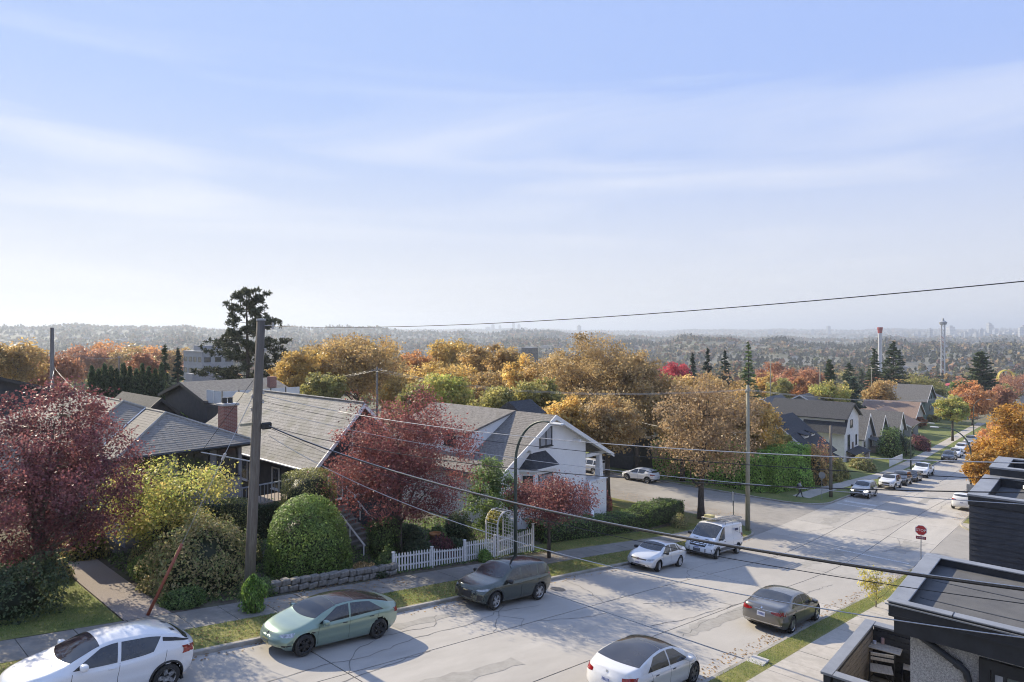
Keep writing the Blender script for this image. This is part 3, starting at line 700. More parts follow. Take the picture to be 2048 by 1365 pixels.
# ---- grey stucco bungalow with hipped roof, behind the plum tree
def house_grey():
    h = thing('bungalow', 'grey stucco bungalow with hipped shingle roof and red brick chimney', 'house', (12.4, 40, G(12.4, 36)))
    L = Vector(h.location)
    def A(s, t, dr): return Vector((s, t, Z(dr))) - L
    ev, rm, rw_ = 5.6, 3.7, 4.1
    facets = [[A(8.3, 35.7, ev), A(10, 35.7, ev), A(13.25, 38.96, rw_), A(13.26, 38.95, rw_), A(16.5, 35.71, ev), A(12.4, 39.8, rm)],
              [A(8.3, 35.7, ev), A(12.4, 39.8, rm), A(12.4, 48, rm), A(8.3, 52.1, ev)], [A(16.5, 35.7, ev), A(16.5, 52.1, ev), A(12.4, 48, rm), A(12.4, 39.8, rm)],
              [A(8.3, 52.1, ev), A(12.4, 48, rm), A(16.5, 52.1, ev)],
              [A(9.98, 32.9, ev), A(16.52, 32.9, ev), A(13.25, 36.2, rw_)], [A(9.98, 32.9, ev), A(13.25, 36.2, rw_), A(13.25, 38.96, rw_), A(9.98, 35.7, ev)],
              [A(16.52, 32.9, ev), A(16.52, 35.7, ev), A(13.25, 38.96, rw_), A(13.25, 36.2, rw_)]]
    rf = bpy.data.objects.new('roof', None); col.objects.link(rf); rf.parent = h
    facets[0] = [A(8.3, 35.7, ev), A(9.98, 35.7, ev), A(13.25, 38.96, rw_), A(12.4, 39.8, rm)]
    for i, f in enumerate(facets):
        slab('roof_deck', [p - Vector((0, 0, .01)) for p in f], MATS['shingle_mid'], rf, .10)
        courses('shingles', [p + Vector((0, 0, .004)) for p in f], MATS['shingle_grey'], rf, .19, .34, .013, i)
    caps = MB()
    for a, b in ((A(9.98, 32.9, ev), A(13.25, 36.2, rw_)), (A(16.52, 32.9, ev), A(13.25, 36.2, rw_)), (A(13.25, 36.2, rw_), A(13.25, 38.9, rw_)), (A(8.3, 35.7, ev), A(12.4, 39.8, rm)), (A(12.4, 39.8, rm), A(12.4, 48, rm)), (A(13.3, 38.9, rw_), A(12.4, 39.8, rm))):
        caps.tube([a + Vector((0, 0, .03)), b + Vector((0, 0, .03))], .07, 6)
    caps.build('ridge_cap', MATS['shingle_warm'], rf)['kind'] = 'stuff'
    MB().tube([A(9.98, 35.7, ev) + Vector((0, 0, .05)), A(13.2, 38.93, rw_) + Vector((0, 0, .05))], .035, 5).build('valley_flashing', MATS['white_trim'], rf)
    for a, b in ((A(9.9, 32.82, ev + .06), A(16.6, 32.82, ev + .06)), (A(9.9, 32.82, ev + .06), A(9.9, 35.6, ev + .06)), (A(16.6, 32.82, ev + .06), A(16.6, 52, ev + .06)), (A(8.22, 35.62, ev + .06), A(8.22, 52, ev + .06))):
        MB().tube([a, b], .075, 6).build('gutter', MATS['dark_frame'], rf)
    b = MB().box(A(10.5, 33.5, 11.2), A(16.0, 36.5, ev + .06)); b.build('wall', MATS['grey_stucco'], h)
    MB().box(A(8.9, 36.4, 11.2), A(15.98, 51.5, ev + .065)).build('wall', MATS['grey_stucco'], h)
    MB().box(A(10.0, 32.95, ev + .18), A(16.5, 35.6, ev + .12)).build('soffit', MATS['dark_frame'], h)
    pl = 33.5 - L.y
    win(h, 'T', pl, 11.5 - L.x, Z(7.0) - L.z, 1.15, 1.25, 'dark_frame', 'window_warm'); win(h, 'T', pl, 13.6 - L.x, Z(7.3) - L.z, 1.5, 1.6, 'dark_frame', 'window_glass', 1); win(h, 'T', pl, 15.25 - L.x, Z(7.3) - L.z, 1.1, 1.6, 'dark_frame', 'window_glass')
    c0, c1 = A(16.2, 36.0, 11), A(16.95, 36.75, 3.95); ck = MB().box(c0, c1); ch_ = ck.build('chimney', MATS['brick'], h)
    k = MB().bbox(c0 - Vector((.08, .08, -7.02)), c1 + Vector((.08, .08, .1)), .02); k.build('chimney_cap', MATS['concrete_wall'], ch_)
    for dx in (.2, .52): MB().lathe([(.13, .10), (.12, .34), (.15, .36), (.15, .40), (.09, .40), (.09, .12)], 12, 'z', c1 + Vector((-.75 + dx, -.38, 0))).build('flue', MATS['dark_frame'], ch_)
    # front deck with white railing
    dk = MB().box(A(15.2, 31.8, 8.75), A(18.0, 33.45, 8.6)); dk.build('deck', MATS['wood_deck'], h)
    MB().box(A(15.2, 31.85, 8.6 - .92), A(18.0, 31.91, 8.6 - .98)).build('railing', MATS['steel_grey'], h)
    for i in range(15): MB().box(A(15.25 + i * .19, 31.86, 8.6), A(15.275 + i * .19, 31.89, 8.6 - .92)).build('baluster', MATS['steel_grey'], h)
house_grey()
# ---- dark house with the broad light roof
def house_dark():
    h = thing('gabled_house', 'dark blue house with broad grey shingle roof behind the red maple', 'house', (22.6, 40, G(22.6, 36)))
    L = Vector(h.location)
    def A(s, t, dr): return Vector((s, t, Z(dr))) - L
    rz_, ev = 4.0, 7.45
    rf = bpy.data.objects.new('roof', None); col.objects.link(rf); rf.parent = h
    F = [[A(19.25, 32.0, ev), A(22.6, 32.0, rz_), A(22.6, 45.6, rz_), A(19.25, 49.0, ev)], [A(25.95, 32.0, ev), A(25.95, 49, ev), A(22.6, 45.6, rz_), A(22.6, 32, rz_)], [A(19.25, 49, ev), A(22.6, 45.6, rz_), A(25.95, 49, ev)]]
    for i, f in enumerate(F):
        slab('roof_deck', [p - Vector((0, 0, .01)) for p in f], MATS['shingle_mid'], rf, .12); courses('shingles', [p + Vector((0, 0, .004)) for p in f], MATS['shingle_warm'], rf, .20, .34, .013, 20 + i)
    cp = MB()
    for i in range(40): t0 = 32 + 13.6 * i / 40; cp.box(A(22.48, t0, rz_ - .015), A(22.72, t0 + .36, rz_ - .05 - .012 * (i % 2)))
    cp.build('ridge_cap', MATS['shingle_warm'], rf)['kind'] = 'stuff'
    for s0, s1 in ((19.2, 22.6), (26.0, 22.6)):
        MB().prism([A(s0, 31.95, ev + .02), A(s1, 31.95, rz_ + .02), A(s1, 31.95, rz_ + .30), A(s0, 31.95, ev + .28)], (0, .06, 0)).build('barge_board', MATS['white_trim'], rf)
    MB().tube([A(19.18, 32.0, ev + .05), A(19.18, 49, ev + .05)], .07, 6).build('gutter', MATS['white_trim'], rf)
    w = MB().prism([A(19.8, 32.6, 12), A(25.4, 32.6, 12), A(25.4, 32.6, ev - .2), A(22.6, 32.6, rz_ + .3), A(19.8, 32.6, ev - .2)], (0, 15.5, 0)); w.build('wall', MATS['dark_siding'], h)
    courses('siding', [A(19.79, 32.7, 11.9), A(19.79, 47.9, 11.9), A(19.79, 47.9, ev + .1), A(19.79, 32.7, ev + .1)], MATS['dark_siding'], h, .16, None, .012, 3)
    win(h, 'S', 19.78 - L.x, 37.0 - L.y, Z(9.3) - L.z, .9, 1.3, 'white_trim'); win(h, 'S', 19.78 - L.x, 41 - L.y, Z(9.3) - L.z, .9, 1.3, 'white_trim')
    for c in (21.0, 22.6, 24.2): win(h, 'T', 32.6 - L.y, c - L.x, Z(9.4) - L.z, 1.0, 1.4, 'white_trim')
    win(h, 'T', 32.6 - L.y, 22.6 - L.x, Z(6.9) - L.z, 1.0, 1.2, 'white_trim')
    # front steps with white handrails up from the sidewalk
    st = bpy.data.objects.new('stairs', None); col.objects.link(st); st.parent = h
    for i in range(12): t0 = 27.6 + i * .33; MB().box(A(19.6, t0, 12), A(20.9, t0 + .345, 11.5 - i * .185)).build('step', MATS['sidewalk_old'], st)
    for s_ in (19.5, 20.95):
        MB().tube([A(s_, 27.6, 10.6), A(s_, 31.5, 8.45)], .045, 6).build('handrail', MATS['white_trim'], st)
        for i in range(4): t0 = 27.7 + i * 1.2; MB().tube([A(s_, t0, 11.4 - i * .66), A(s_, t0, 10.6 - i * .66)], .035, 6).build('rail_post', MATS['white_trim'], st)
house_dark()
# ---- white gabled house on the corner
def house_white():
    h = thing('gabled_house', 'white clapboard corner house with bay window and long dormer beside the street lamp', 'house', (36, 34, G(36, 31)))
    L = Vector(h.location)
    def A(s, t, dr): return Vector((s, t, Z(dr))) - L
    ap, sa = 5.62, 35.8; le, ls = 9.05, 30.0; re, rs = 9.2, 42.9; f0, b0 = 28.35, 41.4
    rf = bpy.data.objects.new('roof', None); col.objects.link(rf); rf.parent = h
    F = [[A(ls, f0, le), A(sa, f0, ap), A(sa, b0, ap), A(ls, b0, le)], [A(rs, f0, re), A(rs, b0, re), A(sa, b0, ap), A(sa, f0, ap)]]
    for i, f in enumerate(F):
        slab('roof_deck', [p - Vector((0, 0, .01)) for p in f], MATS['shingle_mid'], rf, .14); courses('shingles', [p + Vector((0, 0, .004)) for p in f], MATS['shingle_mid'], rf, .19, .34, .014, 40 + i)
    for s0, d0 in ((ls - .05, le), (rs + .05, re)):
        MB().prism([A(s0, f0 - .05, d0 + .0), A(sa, f0 - .05, ap - .02), A(sa, f0 - .05, ap + .30), A(s0, f0 - .05, d0 + .27)], (0, .07, 0)).build('barge_board', MATS['white_trim'], rf)
        MB().prism([A(s0, f0 + .03, d0 + .17), A(sa, f0 + .03, ap + .17), A(sa, f0 + .03, ap + .2), A(s0, f0 + .03, d0 + .2)], (0, .55, 0)).build('soffit', MATS['white_trim'], rf)
    for (s_, d_) in ((33.2, 7.5), (38.6, 7.35)): MB().box(A(s_ - .07, 28.3, d_ + .42), A(s_ + .07, 28.95, d_ + .25)).build('eave_bracket', MATS['white_trim'], rf)
    # long shed dormer on the left slope
    dm = bpy.data.objects.new('dormer', None); col.objects.link(dm); dm.parent = h
    dz = 6.72; ds = 31.0; t0, t1 = 32.2, 40.2
    D = [A(ds, t0 - .12, dz), A(sa, t0 - .12, ap - .03), A(sa, t1, ap - .03), A(ds, t1, dz)]
    slab('dormer_roof', D, MATS['shingle_mid'], dm, .1); courses('dormer_shingles', [p + Vector((0, 0, .012)) for p in D], MATS['shingle_mid'], dm, .19, .34, .014, 50)
    sl = (le - ap) / (sa - ls); md = ap + (sa - 31.3) * sl
    MB().prism([A(31.3, t0, md + .02), A(31.3, t0, dz + .10), A(sa - .05, t0, ap + .12), A(sa - .05, t0, ap + .14)], (0, .1, 0)).build('dormer_cheek', MATS['white_siding'], dm)
    MB().box(A(31.3, t0 + .1, md + .05), A(31.4, t1 - .1, dz + .1)).build('dormer_wall', MATS['white_siding'], dm)
    courses('cheek_boards', [A(31.3, t0 - .005, md), A(31.3, t0 - .005, dz + .11), A(sa - .1, t0 - .005, ap + .14)], MATS['white_siding'], dm, .14, None, .01, 5)
    for c in (34.2, 36.6, 38.8): win(dm, 'S', 31.29 - L.x, c - L.y, Z(md - .5) - L.z, 1.2, .9, 'dark_frame')
    # small dark cross gable on the far slope
    MB().prism([A(36.2, 31.6, 6.0), A(36.2, 33.2, 5.05), A(36.2, 34.8, 6.0)], (2.6, 0, 0)).build('cross_gable', MATS['shingle_dark'], rf)
    # walls
    fr = 28.9
    MB().prism([A(30.6, fr, 14.2), A(40.0, fr, 14.2), A(40.0, fr, 7.68 + .12), A(sa, fr, ap + .17), A(30.6, fr, 8.68 + .15)], (0, 12.2, 0)).build('wall', MATS['white_siding'], h)
    courses('siding', [A(30.6, fr - .004, 14.1), A(40.0, fr - .004, 14.1), A(40.0, fr - .004, 7.82), A(sa, fr - .004, ap + .2), A(30.6, fr - .004, 8.86)], MATS['white_siding'], h, .16, None, .012, 6)
    MB().prism([A(40.0, 31.4, 14.2), A(42.2, 31.4, 14.2), A(42.2, 31.4, 8.98), A(40.0, 31.4, 7.82)], (0, 9.7, 0)).build('wall', MATS['white_siding'], h)
    win(h, 'T', fr - .012 - L.y, 35.32 - L.x, Z(7.76) - L.z, 1.35, 1.32, 'dark_frame', 'curtain', 1)
    # bay window
    bw = bpy.data.objects.new('bay_window', None); col.objects.link(bw); bw.parent = h
    b0_, b1_, bo = 32.75, 36.2, .7
    base = [(b0_, fr), (b0_ + .6, fr - bo), (b1_ - .6, fr - bo), (b1_, fr)]
    MB().prism([A(x, y, 12.2) for x, y in base], (0, 0, 3.2)).build('bay_wall', MATS['white_siding'], bw)
    ov = [(b0_ - .25, fr - .01), (b0_ + .5, fr - bo - .25), (b1_ - .5, fr - bo - .25), (b1_ + .25, fr - .01)]
    bm_ = MB(); lo = [A(x, y, 8.95) for x, y in ov]; hi = [A(b0_ + .9, fr - .01, 8.05), A(b1_ - .9, fr - .01, 8.05)]
    bm_.add(lo + hi, [(0, 1, 4), (1, 2, 5, 4), (2, 3, 5), (0, 4, 5, 3), (3, 2, 1, 0)]); bm_.build('bay_roof', MATS['shingle_dark'], bw)
    MB().prism([A(x, y, 9.12) for x, y in ov], (0, 0, .165)).build('bay_fascia', MATS['white_trim'], bw)
    win(bw, 'T', fr - bo - .003 - L.y, 34.47 - L.x, Z(11.0) - L.z, 1.5, 1.6, 'dark_frame', 'curtain')
    for (x0, y0, x1, y1) in ((b0_ + .08, fr - .09, b0_ + .52, fr - bo + .09), (b1_ - .52, fr - bo + .09, b1_ - .08, fr - .09)):
        d = Vector((x1 - x0, y1 - y0, 0)).normalized(); n_v = Vector((d.y, -d.x, 0)); n_v = n_v if n_v.y < 0 else -n_v
        q = [A(x0, y0, 11.0) + n_v * .01, A(x1, y1, 11.0) + n_v * .01, A(x1, y1, 9.4) + n_v * .01, A(x0, y0, 9.4) + n_v * .01]
        fo_ = MB().prism(q, n_v * .03).build('window', MATS['dark_frame'], bw)
        c_ = sum(q, Vector()) / 4; MB().prism([c_ + (p - c_) * .84 + n_v * .032 for p in q], n_v * .006).build('pane', MATS['window_glass'], fo_)
    # corner porch
    po = bpy.data.objects.new('porch', None); col.objects.link(po); po.parent = h
    MB().box(A(40.0, fr - .3, 14.2), A(42.3, 31.4, 11.05)).build('porch_base', MATS['white_siding'], po)
    MB().box(A(39.9, fr - .38, 11.05), A(42.4, fr - .1, 10.95)).build('rail_cap', MATS['white_trim'], po)
    cl = MB(); q0 = A(41.75, fr + .0, 10.95)
    cl.add([q0 + Vector(v) for v in ((-.24, -.24, 0), (.24, -.24, 0), (.24, .24, 0), (-.24, .24, 0), (-.16, -.16, 1.75), (.16, -.16, 1.75), (.16, .16, 1.75), (-.16, .16, 1.75))], [(0, 1, 5, 4), (1, 2, 6, 5), (2, 3, 7, 6), (3, 0, 4, 7), (4, 5, 6, 7)])
    cl.build('column', MATS['white_trim'], po)
    MB().box(A(40.0, fr - .1, 9.2), A(42.4, fr + .12, 8.95)).build('porch_beam', MATS['white_trim'], po)
    MB().box(A(40.3, 31.37, 11.0), A(41.2, 31.39, 9.0)).build('front_door', MATS['door'], po)
    MB().prism([A(38.0, 26.9, 13.0), A(40.0, 28.6, 11.0), A(40.0, 28.6, 14.2), A(38.0, 26.9, 14.2)], (.14, -.12, 0)).build('stair_wall', MATS['white_siding'], po)
house_white()
# ---- generic gabled house for the back rows
def house(name, label, s0, s1, t0, t1, eave, ridge, axis, wall, roof, wins=(), over=.45, base=None, chim=None, porch=None, group=None, trim='white_trim', gable_windows=True):
    cs, ct = (s0 + s1) / 2, (t0 + t1) / 2; gb = min(G(s0, t0), G(s1, t0), G(s0, t1), G(s1, t1)) - .3
    h = thing(name, label, 'house', (cs, ct, gb), 0, group); L = Vector(h.location)
    def A(s, t, z): return Vector((s, t, z)) - L
    ez, rz = Z(eave), Z(ridge); sl = (rz - ez) / ((t1 - t0) / 2 if axis == 's' else (s1 - s0) / 2)
    if axis == 't':
        w = MB().prism([A(s0, t0, gb), A(s1, t0, gb), A(s1, t0, ez), A(cs, t0, rz), A(s0, t0, ez)], (0, t1 - t0, 0))
        F = [[A(s0 - over, t0 - over, ez - sl * over), A(cs, t0 - over, rz), A(cs, t1 + over, rz), A(s0 - over, t1 + over, ez - sl * over)], [A(s1 + over, t0 - over, ez - sl * over), A(s1 + over, t1 + over, ez - sl * over), A(cs, t1 + over, rz), A(cs, t0 - over, rz)]]
    else:
        w = MB().prism([A(s0, t0, gb), A(s0, t1, gb), A(s0, t1, ez), A(s0, ct, rz), A(s0, t0, ez)], (s1 - s0, 0, 0))
        F = [[A(s0 - over, t0 - over, ez - sl * over), A(s1 + over, t0 - over, ez - sl * over), A(s1 + over, ct, rz), A(s0 - over, ct, rz)], [A(s0 - over, t1 + over, ez - sl * over), A(s0 - over, ct, rz), A(s1 + over, ct, rz), A(s1 + over, t1 + over, ez - sl * over)]]
    w.build('wall', MATS[wall], h)
    rf = bpy.data.objects.new('roof', None); col.objects.link(rf); rf.parent = h
    for f in F: slab('roof_slope', [p + Vector((0, 0, .14)) for p in f], MATS[roof], rf, .14)
    for i, f in enumerate(F):
        a, b = (f[0], f[1]) if axis == 't' else (f[0], f[3])
        if axis == 's' and i: a, b = f[0], f[1]
        if axis == 't' and i: a, b = f[0], f[3]
        o = Vector((0, -.05, 0)) if axis == 't' else Vector((-.05, 0, 0))
        MB().prism([a + o + Vector((0, 0, .15)), b + o + Vector((0, 0, .15)), b + o - Vector((0, 0, .12)), a + o - Vector((0, 0, .12))], -o * .9).build('barge_board', MATS[trim], rf)
    for (fc, c, z, ww, hh) in wins: win(h, fc, (s0 - L.x if fc == 'S' else t0 - L.y) - .004, c - (L.y if fc == 'S' else L.x), Z(z) - L.z, ww, hh, trim if trim != 'white_trim' else 'dark_frame', 'window_glass')
    if chim: MB().box(A(chim[0], chim[1], ez), A(chim[0] + .7, chim[1] + .7, Z(chim[2]))).build('chimney', MATS['brick'], rf)
    if porch:
        p = bpy.data.objects.new('porch', None); col.objects.link(p); p.parent = h
        pa, pb, pz, pd = porch; slab('porch_roof', [A(pa - .2, t0 - pd, Z(pz) - .35), A(pb + .2, t0 - pd, Z(pz) - .35), A(pb + .2, t0, Z(pz) + .25), A(pa - .2, t0, Z(pz) + .25)], MATS[roof], p, .12)
        for x in (pa, pb): MB().box(A(x - .09, t0 - pd + .15, gb), A(x + .09, t0 - pd + .33, Z(pz) - .3)).build('porch_post', MATS['white_trim'], p)
        MB().box(A(pa, t0 - pd + .2, gb), A(pb, t0 - .02, gb + 1.3)).build('porch_floor', MATS['wood_deck'], p)
        MB().box(A((pa + pb) / 2 - .45, t0 - .03, gb + 1.3), A((pa + pb) / 2 + .45, t0 - .008, gb + 3.3)).build('front_door', MATS['door'], p)
        for i in range(5): MB().box(A(pa + .3, t0 - pd - .3 * (i + 1), gb), A(pa + 1.5, t0 - pd - .3 * i, gb + 1.1 - i * .22)).build('step', MATS['sidewalk'], p)
    return h
# far block along the street, then the rows behind
hw_ = house('modern_house', 'tall white modern house with black roof and dark window frames past the laurel hedge', 108.5, 116.0, 30.0, 41.5, 12.9, 10.9, 't', 'white_stucco', 'shingle_dark',
      [('S', 39.6, 15.6, .9, 1.1), ('S', 36.6, 15.4, 1.0, 1.1), ('S', 32.6, 14.4, 1.5, .8), ('T', 110.6, 18.0, 1.2, 2.4), ('T', 114.6, 17.6, .7, 1.6), ('T', 112, 14.6, 1.4, 1.2)], porch=(109.5, 116, 18.2, 1.8), trim='dark_frame')
L_ = Vector(hw_.location)
MB().prism([Vector((107.3, 29.6, Z(15.2))) - L_, Vector((107.3, 36.0, Z(15.2))) - L_, Vector((109.0, 36.0, Z(12.8))) - L_, Vector((109.0, 29.6, Z(12.8))) - L_], (0.12, 0, .02)).build('lower_roof', MATS['shingle_dark'], hw_)
house('cottage', 'small white cottage with steep black roof tucked before the tall white house', 93.0, 101.0, 29.5, 41.0, 16.4, 11.9, 's', 'white_stucco', 'shingle_dark', [('T', 96, 17.9, .8, 1.3), ('T', 99, 17.9, .8, 1.3), ('S', 34, 18, .9, 1.1), ('S', 38, 18, .9, 1.1)], chim=(94.5, 36.5, 11.0), porch=(97.0, 100.6, 17.2, 1.5))
dk_ = [o for o in bpy.data.objects if o.get('label', '').startswith('small white cottage')][0]; Lk = Vector(dk_.location)
for (a, b) in ((95.6, 97.4), (98.6, 100.0)):       # roof dormers on the street slope
    q = lambda s, t, dr: Vector((s, t, Z(dr))) - Lk
    d_ = MB().prism([q(a, 31.6, 15.2), q(b, 31.6, 15.2), q(b, 31.6, 14.2), q(a, 31.6, 14.2)], (0, 2.2, .1)).build('dormer', MATS['white_trim'], dk_); MB().prism([q(a - .2, 31.3, 14.25), q(b + .2, 31.3, 14.25), q(b + .2, 33.9, 13.6), q(a - .2, 33.9, 13.6)], (0, 0, .12)).build('dormer_roof', MATS['shingle_dark'], d_)
house('cottage', 'grey roofed house behind the brown street trees with dark attic dormer', 90.5, 98, 44.5, 54, 15.0, 11.3, 's', 'grey_siding', 'shingle_slate', [('S', 47, 17, 1, 1.2)])
house('gabled_house', 'grey roofed house with sharp white front gable next to the tall white house', 120.2, 126.6, 30.5, 42, 17.2, 13.6, 't', 'white_stucco', 'shingle_slate', [('T', 121.4, 18.9, .8, 1.4), ('T', 125.4, 18.9, .8, 1.4), ('T', 123.4, 15.8, .7, 1.), ('S', 34, 18.8, .9, 1.2)], porch=(124, 127, 18.0, 1.8))
house('gabled_house', 'older house with dark gable and lean-to porch beyond the white front gable', 130.4, 136.2, 30.5, 40, 17.9, 14.8, 't', 'grey_siding', 'shingle_slate', [('T', 132, 19.4, .9, 1.4), ('S', 33, 19.4, .9, 1.2)], chim=(133, 38, 12.8), porch=(131, 138, 18.6, 2.2))
house('gabled_house', 'white walled house with two small gables and grey roof down the block', 141.8, 147.6, 30, 41, 18.4, 15.2, 't', 'white_stucco', 'shingle_slate', [('T', 143.5, 20, .9, 1.3), ('T', 147, 20, .9, 1.3), ('T', 145.2, 16.8, .7, .9)])
house('bungalow', 'low house with reddish brown roof beyond the two small gables', 152.5, 160.5, 30, 42, 18.6, 15.8, 's', 'grey_siding', 'shingle_brown', [('T', 155, 20.4, 1.1, 1.3), ('S', 36, 20.2, 1, 1.1)])
house('gabled_house', 'large blue grey house with long dark roof standing behind the row', 150, 170, 44, 57, 17.0, 13.5, 's', 'grey_siding', 'shingle_slate', [('S', 48, 19.5, 1.2, 1.2), ('T', 155, 19.6, 1.2, 1.2), ('T', 161, 19.6, 1.2, 1.2)])
house('gabled_house', 'teal green gabled house with white trim near the tall cedar', 190, 202, 34, 46, 16.8, 13.2, 't', 'green_siding', 'shingle_slate', [('T', 194.5, 16.6, .9, .9), ('T', 197.5, 16.6, .9, .9), ('T', 196, 19.4, 2.2, 1.3)])
for (nm, lb, s0, s1, t0, t1, ev, rd, ax, wl_, rf_) in (('gabled_house', 'white two storey house with slate gable in the second row', 104, 112, 47, 58, 15.4, 11.8, 's', 'white_stucco', 'shingle_slate'), ('bungalow', 'cream bungalow with grey roof behind the sharp white gable', 118, 127, 47, 57, 16.6, 13.6, 't', 'cream_siding', 'shingle_mid'),
        ('gabled_house', 'grey house with dark gable in the second row past the cream bungalow', 131, 141, 46, 57, 16.6, 12.9, 's', 'grey_siding', 'shingle_slate'), ('bungalow', 'pale house with low roof beyond the teal green one', 208, 220, 33, 44, 18.8, 16.4, 's', 'white_stucco', 'shingle_slate'), ('bungalow', 'brown roofed house near the round golden street tree', 172, 182, 33, 44, 19.0, 16.0, 't', 'cream_siding', 'shingle_brown'),
        ('gabled_house', 'pale house half hidden in trees above the laurel hedge', 84, 92, 60, 71, 15.2, 12.0, 's', 'white_stucco', 'shingle_mid'), ('bungalow', 'small light roofed house beyond the spruce row', 112, 122, 76, 88, 17.4, 14.6, 's', 'cream_siding', 'shingle_mid'), ('bungalow', 'white walled house with dark roof among golden garden trees', 132, 144, 78, 90, 18.4, 15.4, 't', 'white_stucco', 'shingle_slate')):
    house(nm, lb, s0, s1, t0, t1, ev, rd, ax, wl_, rf_, [('S', t0 + 2.5, ev + 2.6, 1, 1.2), ('S', t0 + 6.5, ev + 2.6, 1, 1.2), ('T', s0 + 2.5, ev + 2.6, 1, 1.2), ('T', s0 + 5.5, ev + 2.6, 1, 1.2)])
# black house with the glass balcony, behind the dark blue one
def house_black():
    h = house('modern_house', 'black house with frosted glass balcony panels behind the broad grey roof', 23.4, 31.0, 55, 64, 5.5, 4.3, 's', 'dark_siding', 'shingle_slate', [('S', 58, 8.3, 1.4, 1.0), ('T', 25, 9, 1.2, 1.2)], trim='dark_frame')
    L = Vector(h.location)
    def A(s, t, dr): return Vector((s, t, Z(dr))) - L
    bl = bpy.data.objects.new('balcony', None); col.objects.link(bl); bl.parent = h
    MB().box(A(23.2, 52.0, 5.95), A(30.2, 55.0, 5.7)).build('balcony_floor', MATS['dark_siding'], bl)
    MB().box(A(23.4, 52.2, 12), A(30.0, 54.9, 5.95)).build('wall', MATS['dark_siding'], bl)
    for i in range(5):
        s_ = 23.25 + i * 1.36; MB().box(A(s_, 52.05, 5.7), A(s_ + .05, 52.1, 4.5)).build('balcony_post', MATS['dark_frame'], bl)
        MB().box(A(s_ + .1, 52.06, 5.62), A(s_ + 1.32, 52.085, 4.58)).build('glass_panel', MATS['frosted_glass'], bl)
    for i in range(2): t_ = 52.2 + i * 1.4; MB().box(A(23.26, t_, 5.62), A(23.285, t_ + 1.3, 4.58)).build('glass_panel', MATS['frosted_glass'], bl)
    MB().box(A(29.6, 56.4, 4.9), A(30.2, 57.0, 3.9)).build('chimney', MATS['brick'], h)
    house('cottage', 'dark cottage with steep roof and small lit porch beside the cedar row', 18.0, 22.0, 56, 64, 7.0, 5.2, 't', 'dark_siding', 'shingle_dark', [('T', 19.2, 8.6, .7, 1.1), ('T', 20.8, 8.6, .7, 1.1)], trim='dark_frame')
house_black()
house('bungalow', 'house with dark gable and pale side roof beside the short wooden pole', 5.0, 15.5, 62, 73, 4.8, 3.2, 't', 'dark_siding', 'shingle_mid', [('T', 7.5, 6.6, 1.2, 1.0), ('T', 12.5, 6.6, 1.2, 1.)], trim='dark_frame')
house('bungalow', 'neighbouring house behind the burgundy plum tree', -6.0, 5.9, 36.0, 46, 6.4, 4.9, 't', 'grey_stucco', 'shingle_mid', [('T', 1, 7.8, 1.4, 1.2)])
house('garage', 'low dark garage with flat roof along the cross street', 66.9 + 3.2, 76, 43.5, 50, 13.4, 12.9, 's', 'dark_siding', 'shingle_dark', [], over=.2)
# grey commercial block beyond the pine
def block(name, label, s, t, w, d, htop, cols, m='steel_grey', floors=2, group=None, cat='building'):
    gb = G(s, t) - 1; h = thing(name, label, cat, (s, t, gb), 0, group); H = Z(htop) - gb
    MB().box((-w / 2, -d / 2, 0), (w / 2, d / 2, H)).build('wall', MATS[m], h)
    MB().box((-w / 2 - .15, -d / 2 - .15, H - .1), (w / 2 + .15, d / 2 + .15, H + .25)).build('parapet', MATS['flashing'], h)
    for f in range(floors):
        z = H - 1.6 - f * 3.2 - 1.3
        if z < .5: break
        for i in range(cols):
            c = -w / 2 + w * (i + .5) / cols; win(h, 'T', -d / 2 - .003, c, z, w / cols * .6, 1.4, 'dark_frame', 'window_glass', sill=False)
        for i in range(max(1, int(d / w * cols))):
            n = max(1, int(d / w * cols)); c = -d / 2 + d * (i + .5) / n; win(h, 'S', -w / 2 - .003, c, z, d / n * .6, 1.4, 'dark_frame', 'window_glass', sill=False)
    return h
q_ = block('commercial_building', 'pale grey flat roofed commercial building beyond the big pine', 84, 197, 9, 13, 5.2, 3); L_ = q_.location
MB().box((-9, -11, 0), (-1, -6.6, Z(11) - L_.z)).build('lower_wing', MATS['grey_stucco'], q_); MB().box((-3, -2, Z(5.2) - L_.z), (2, 3, Z(3.4) - L_.z)).build('roof_plant_room', MATS['steel_grey'], q_)
for i in range(3): MB().box((3 + i * 1.2, 2, Z(5.2) - L_.z), (3.8 + i * 1.2, 3, Z(4.3) - L_.z)).build('roof_unit', MATS['concrete_wall'], q_)
block('commercial_building', 'small dark cube building rising among golden trees', 468, 402, 11, 11, 13.0, 3, 'dark_siding')
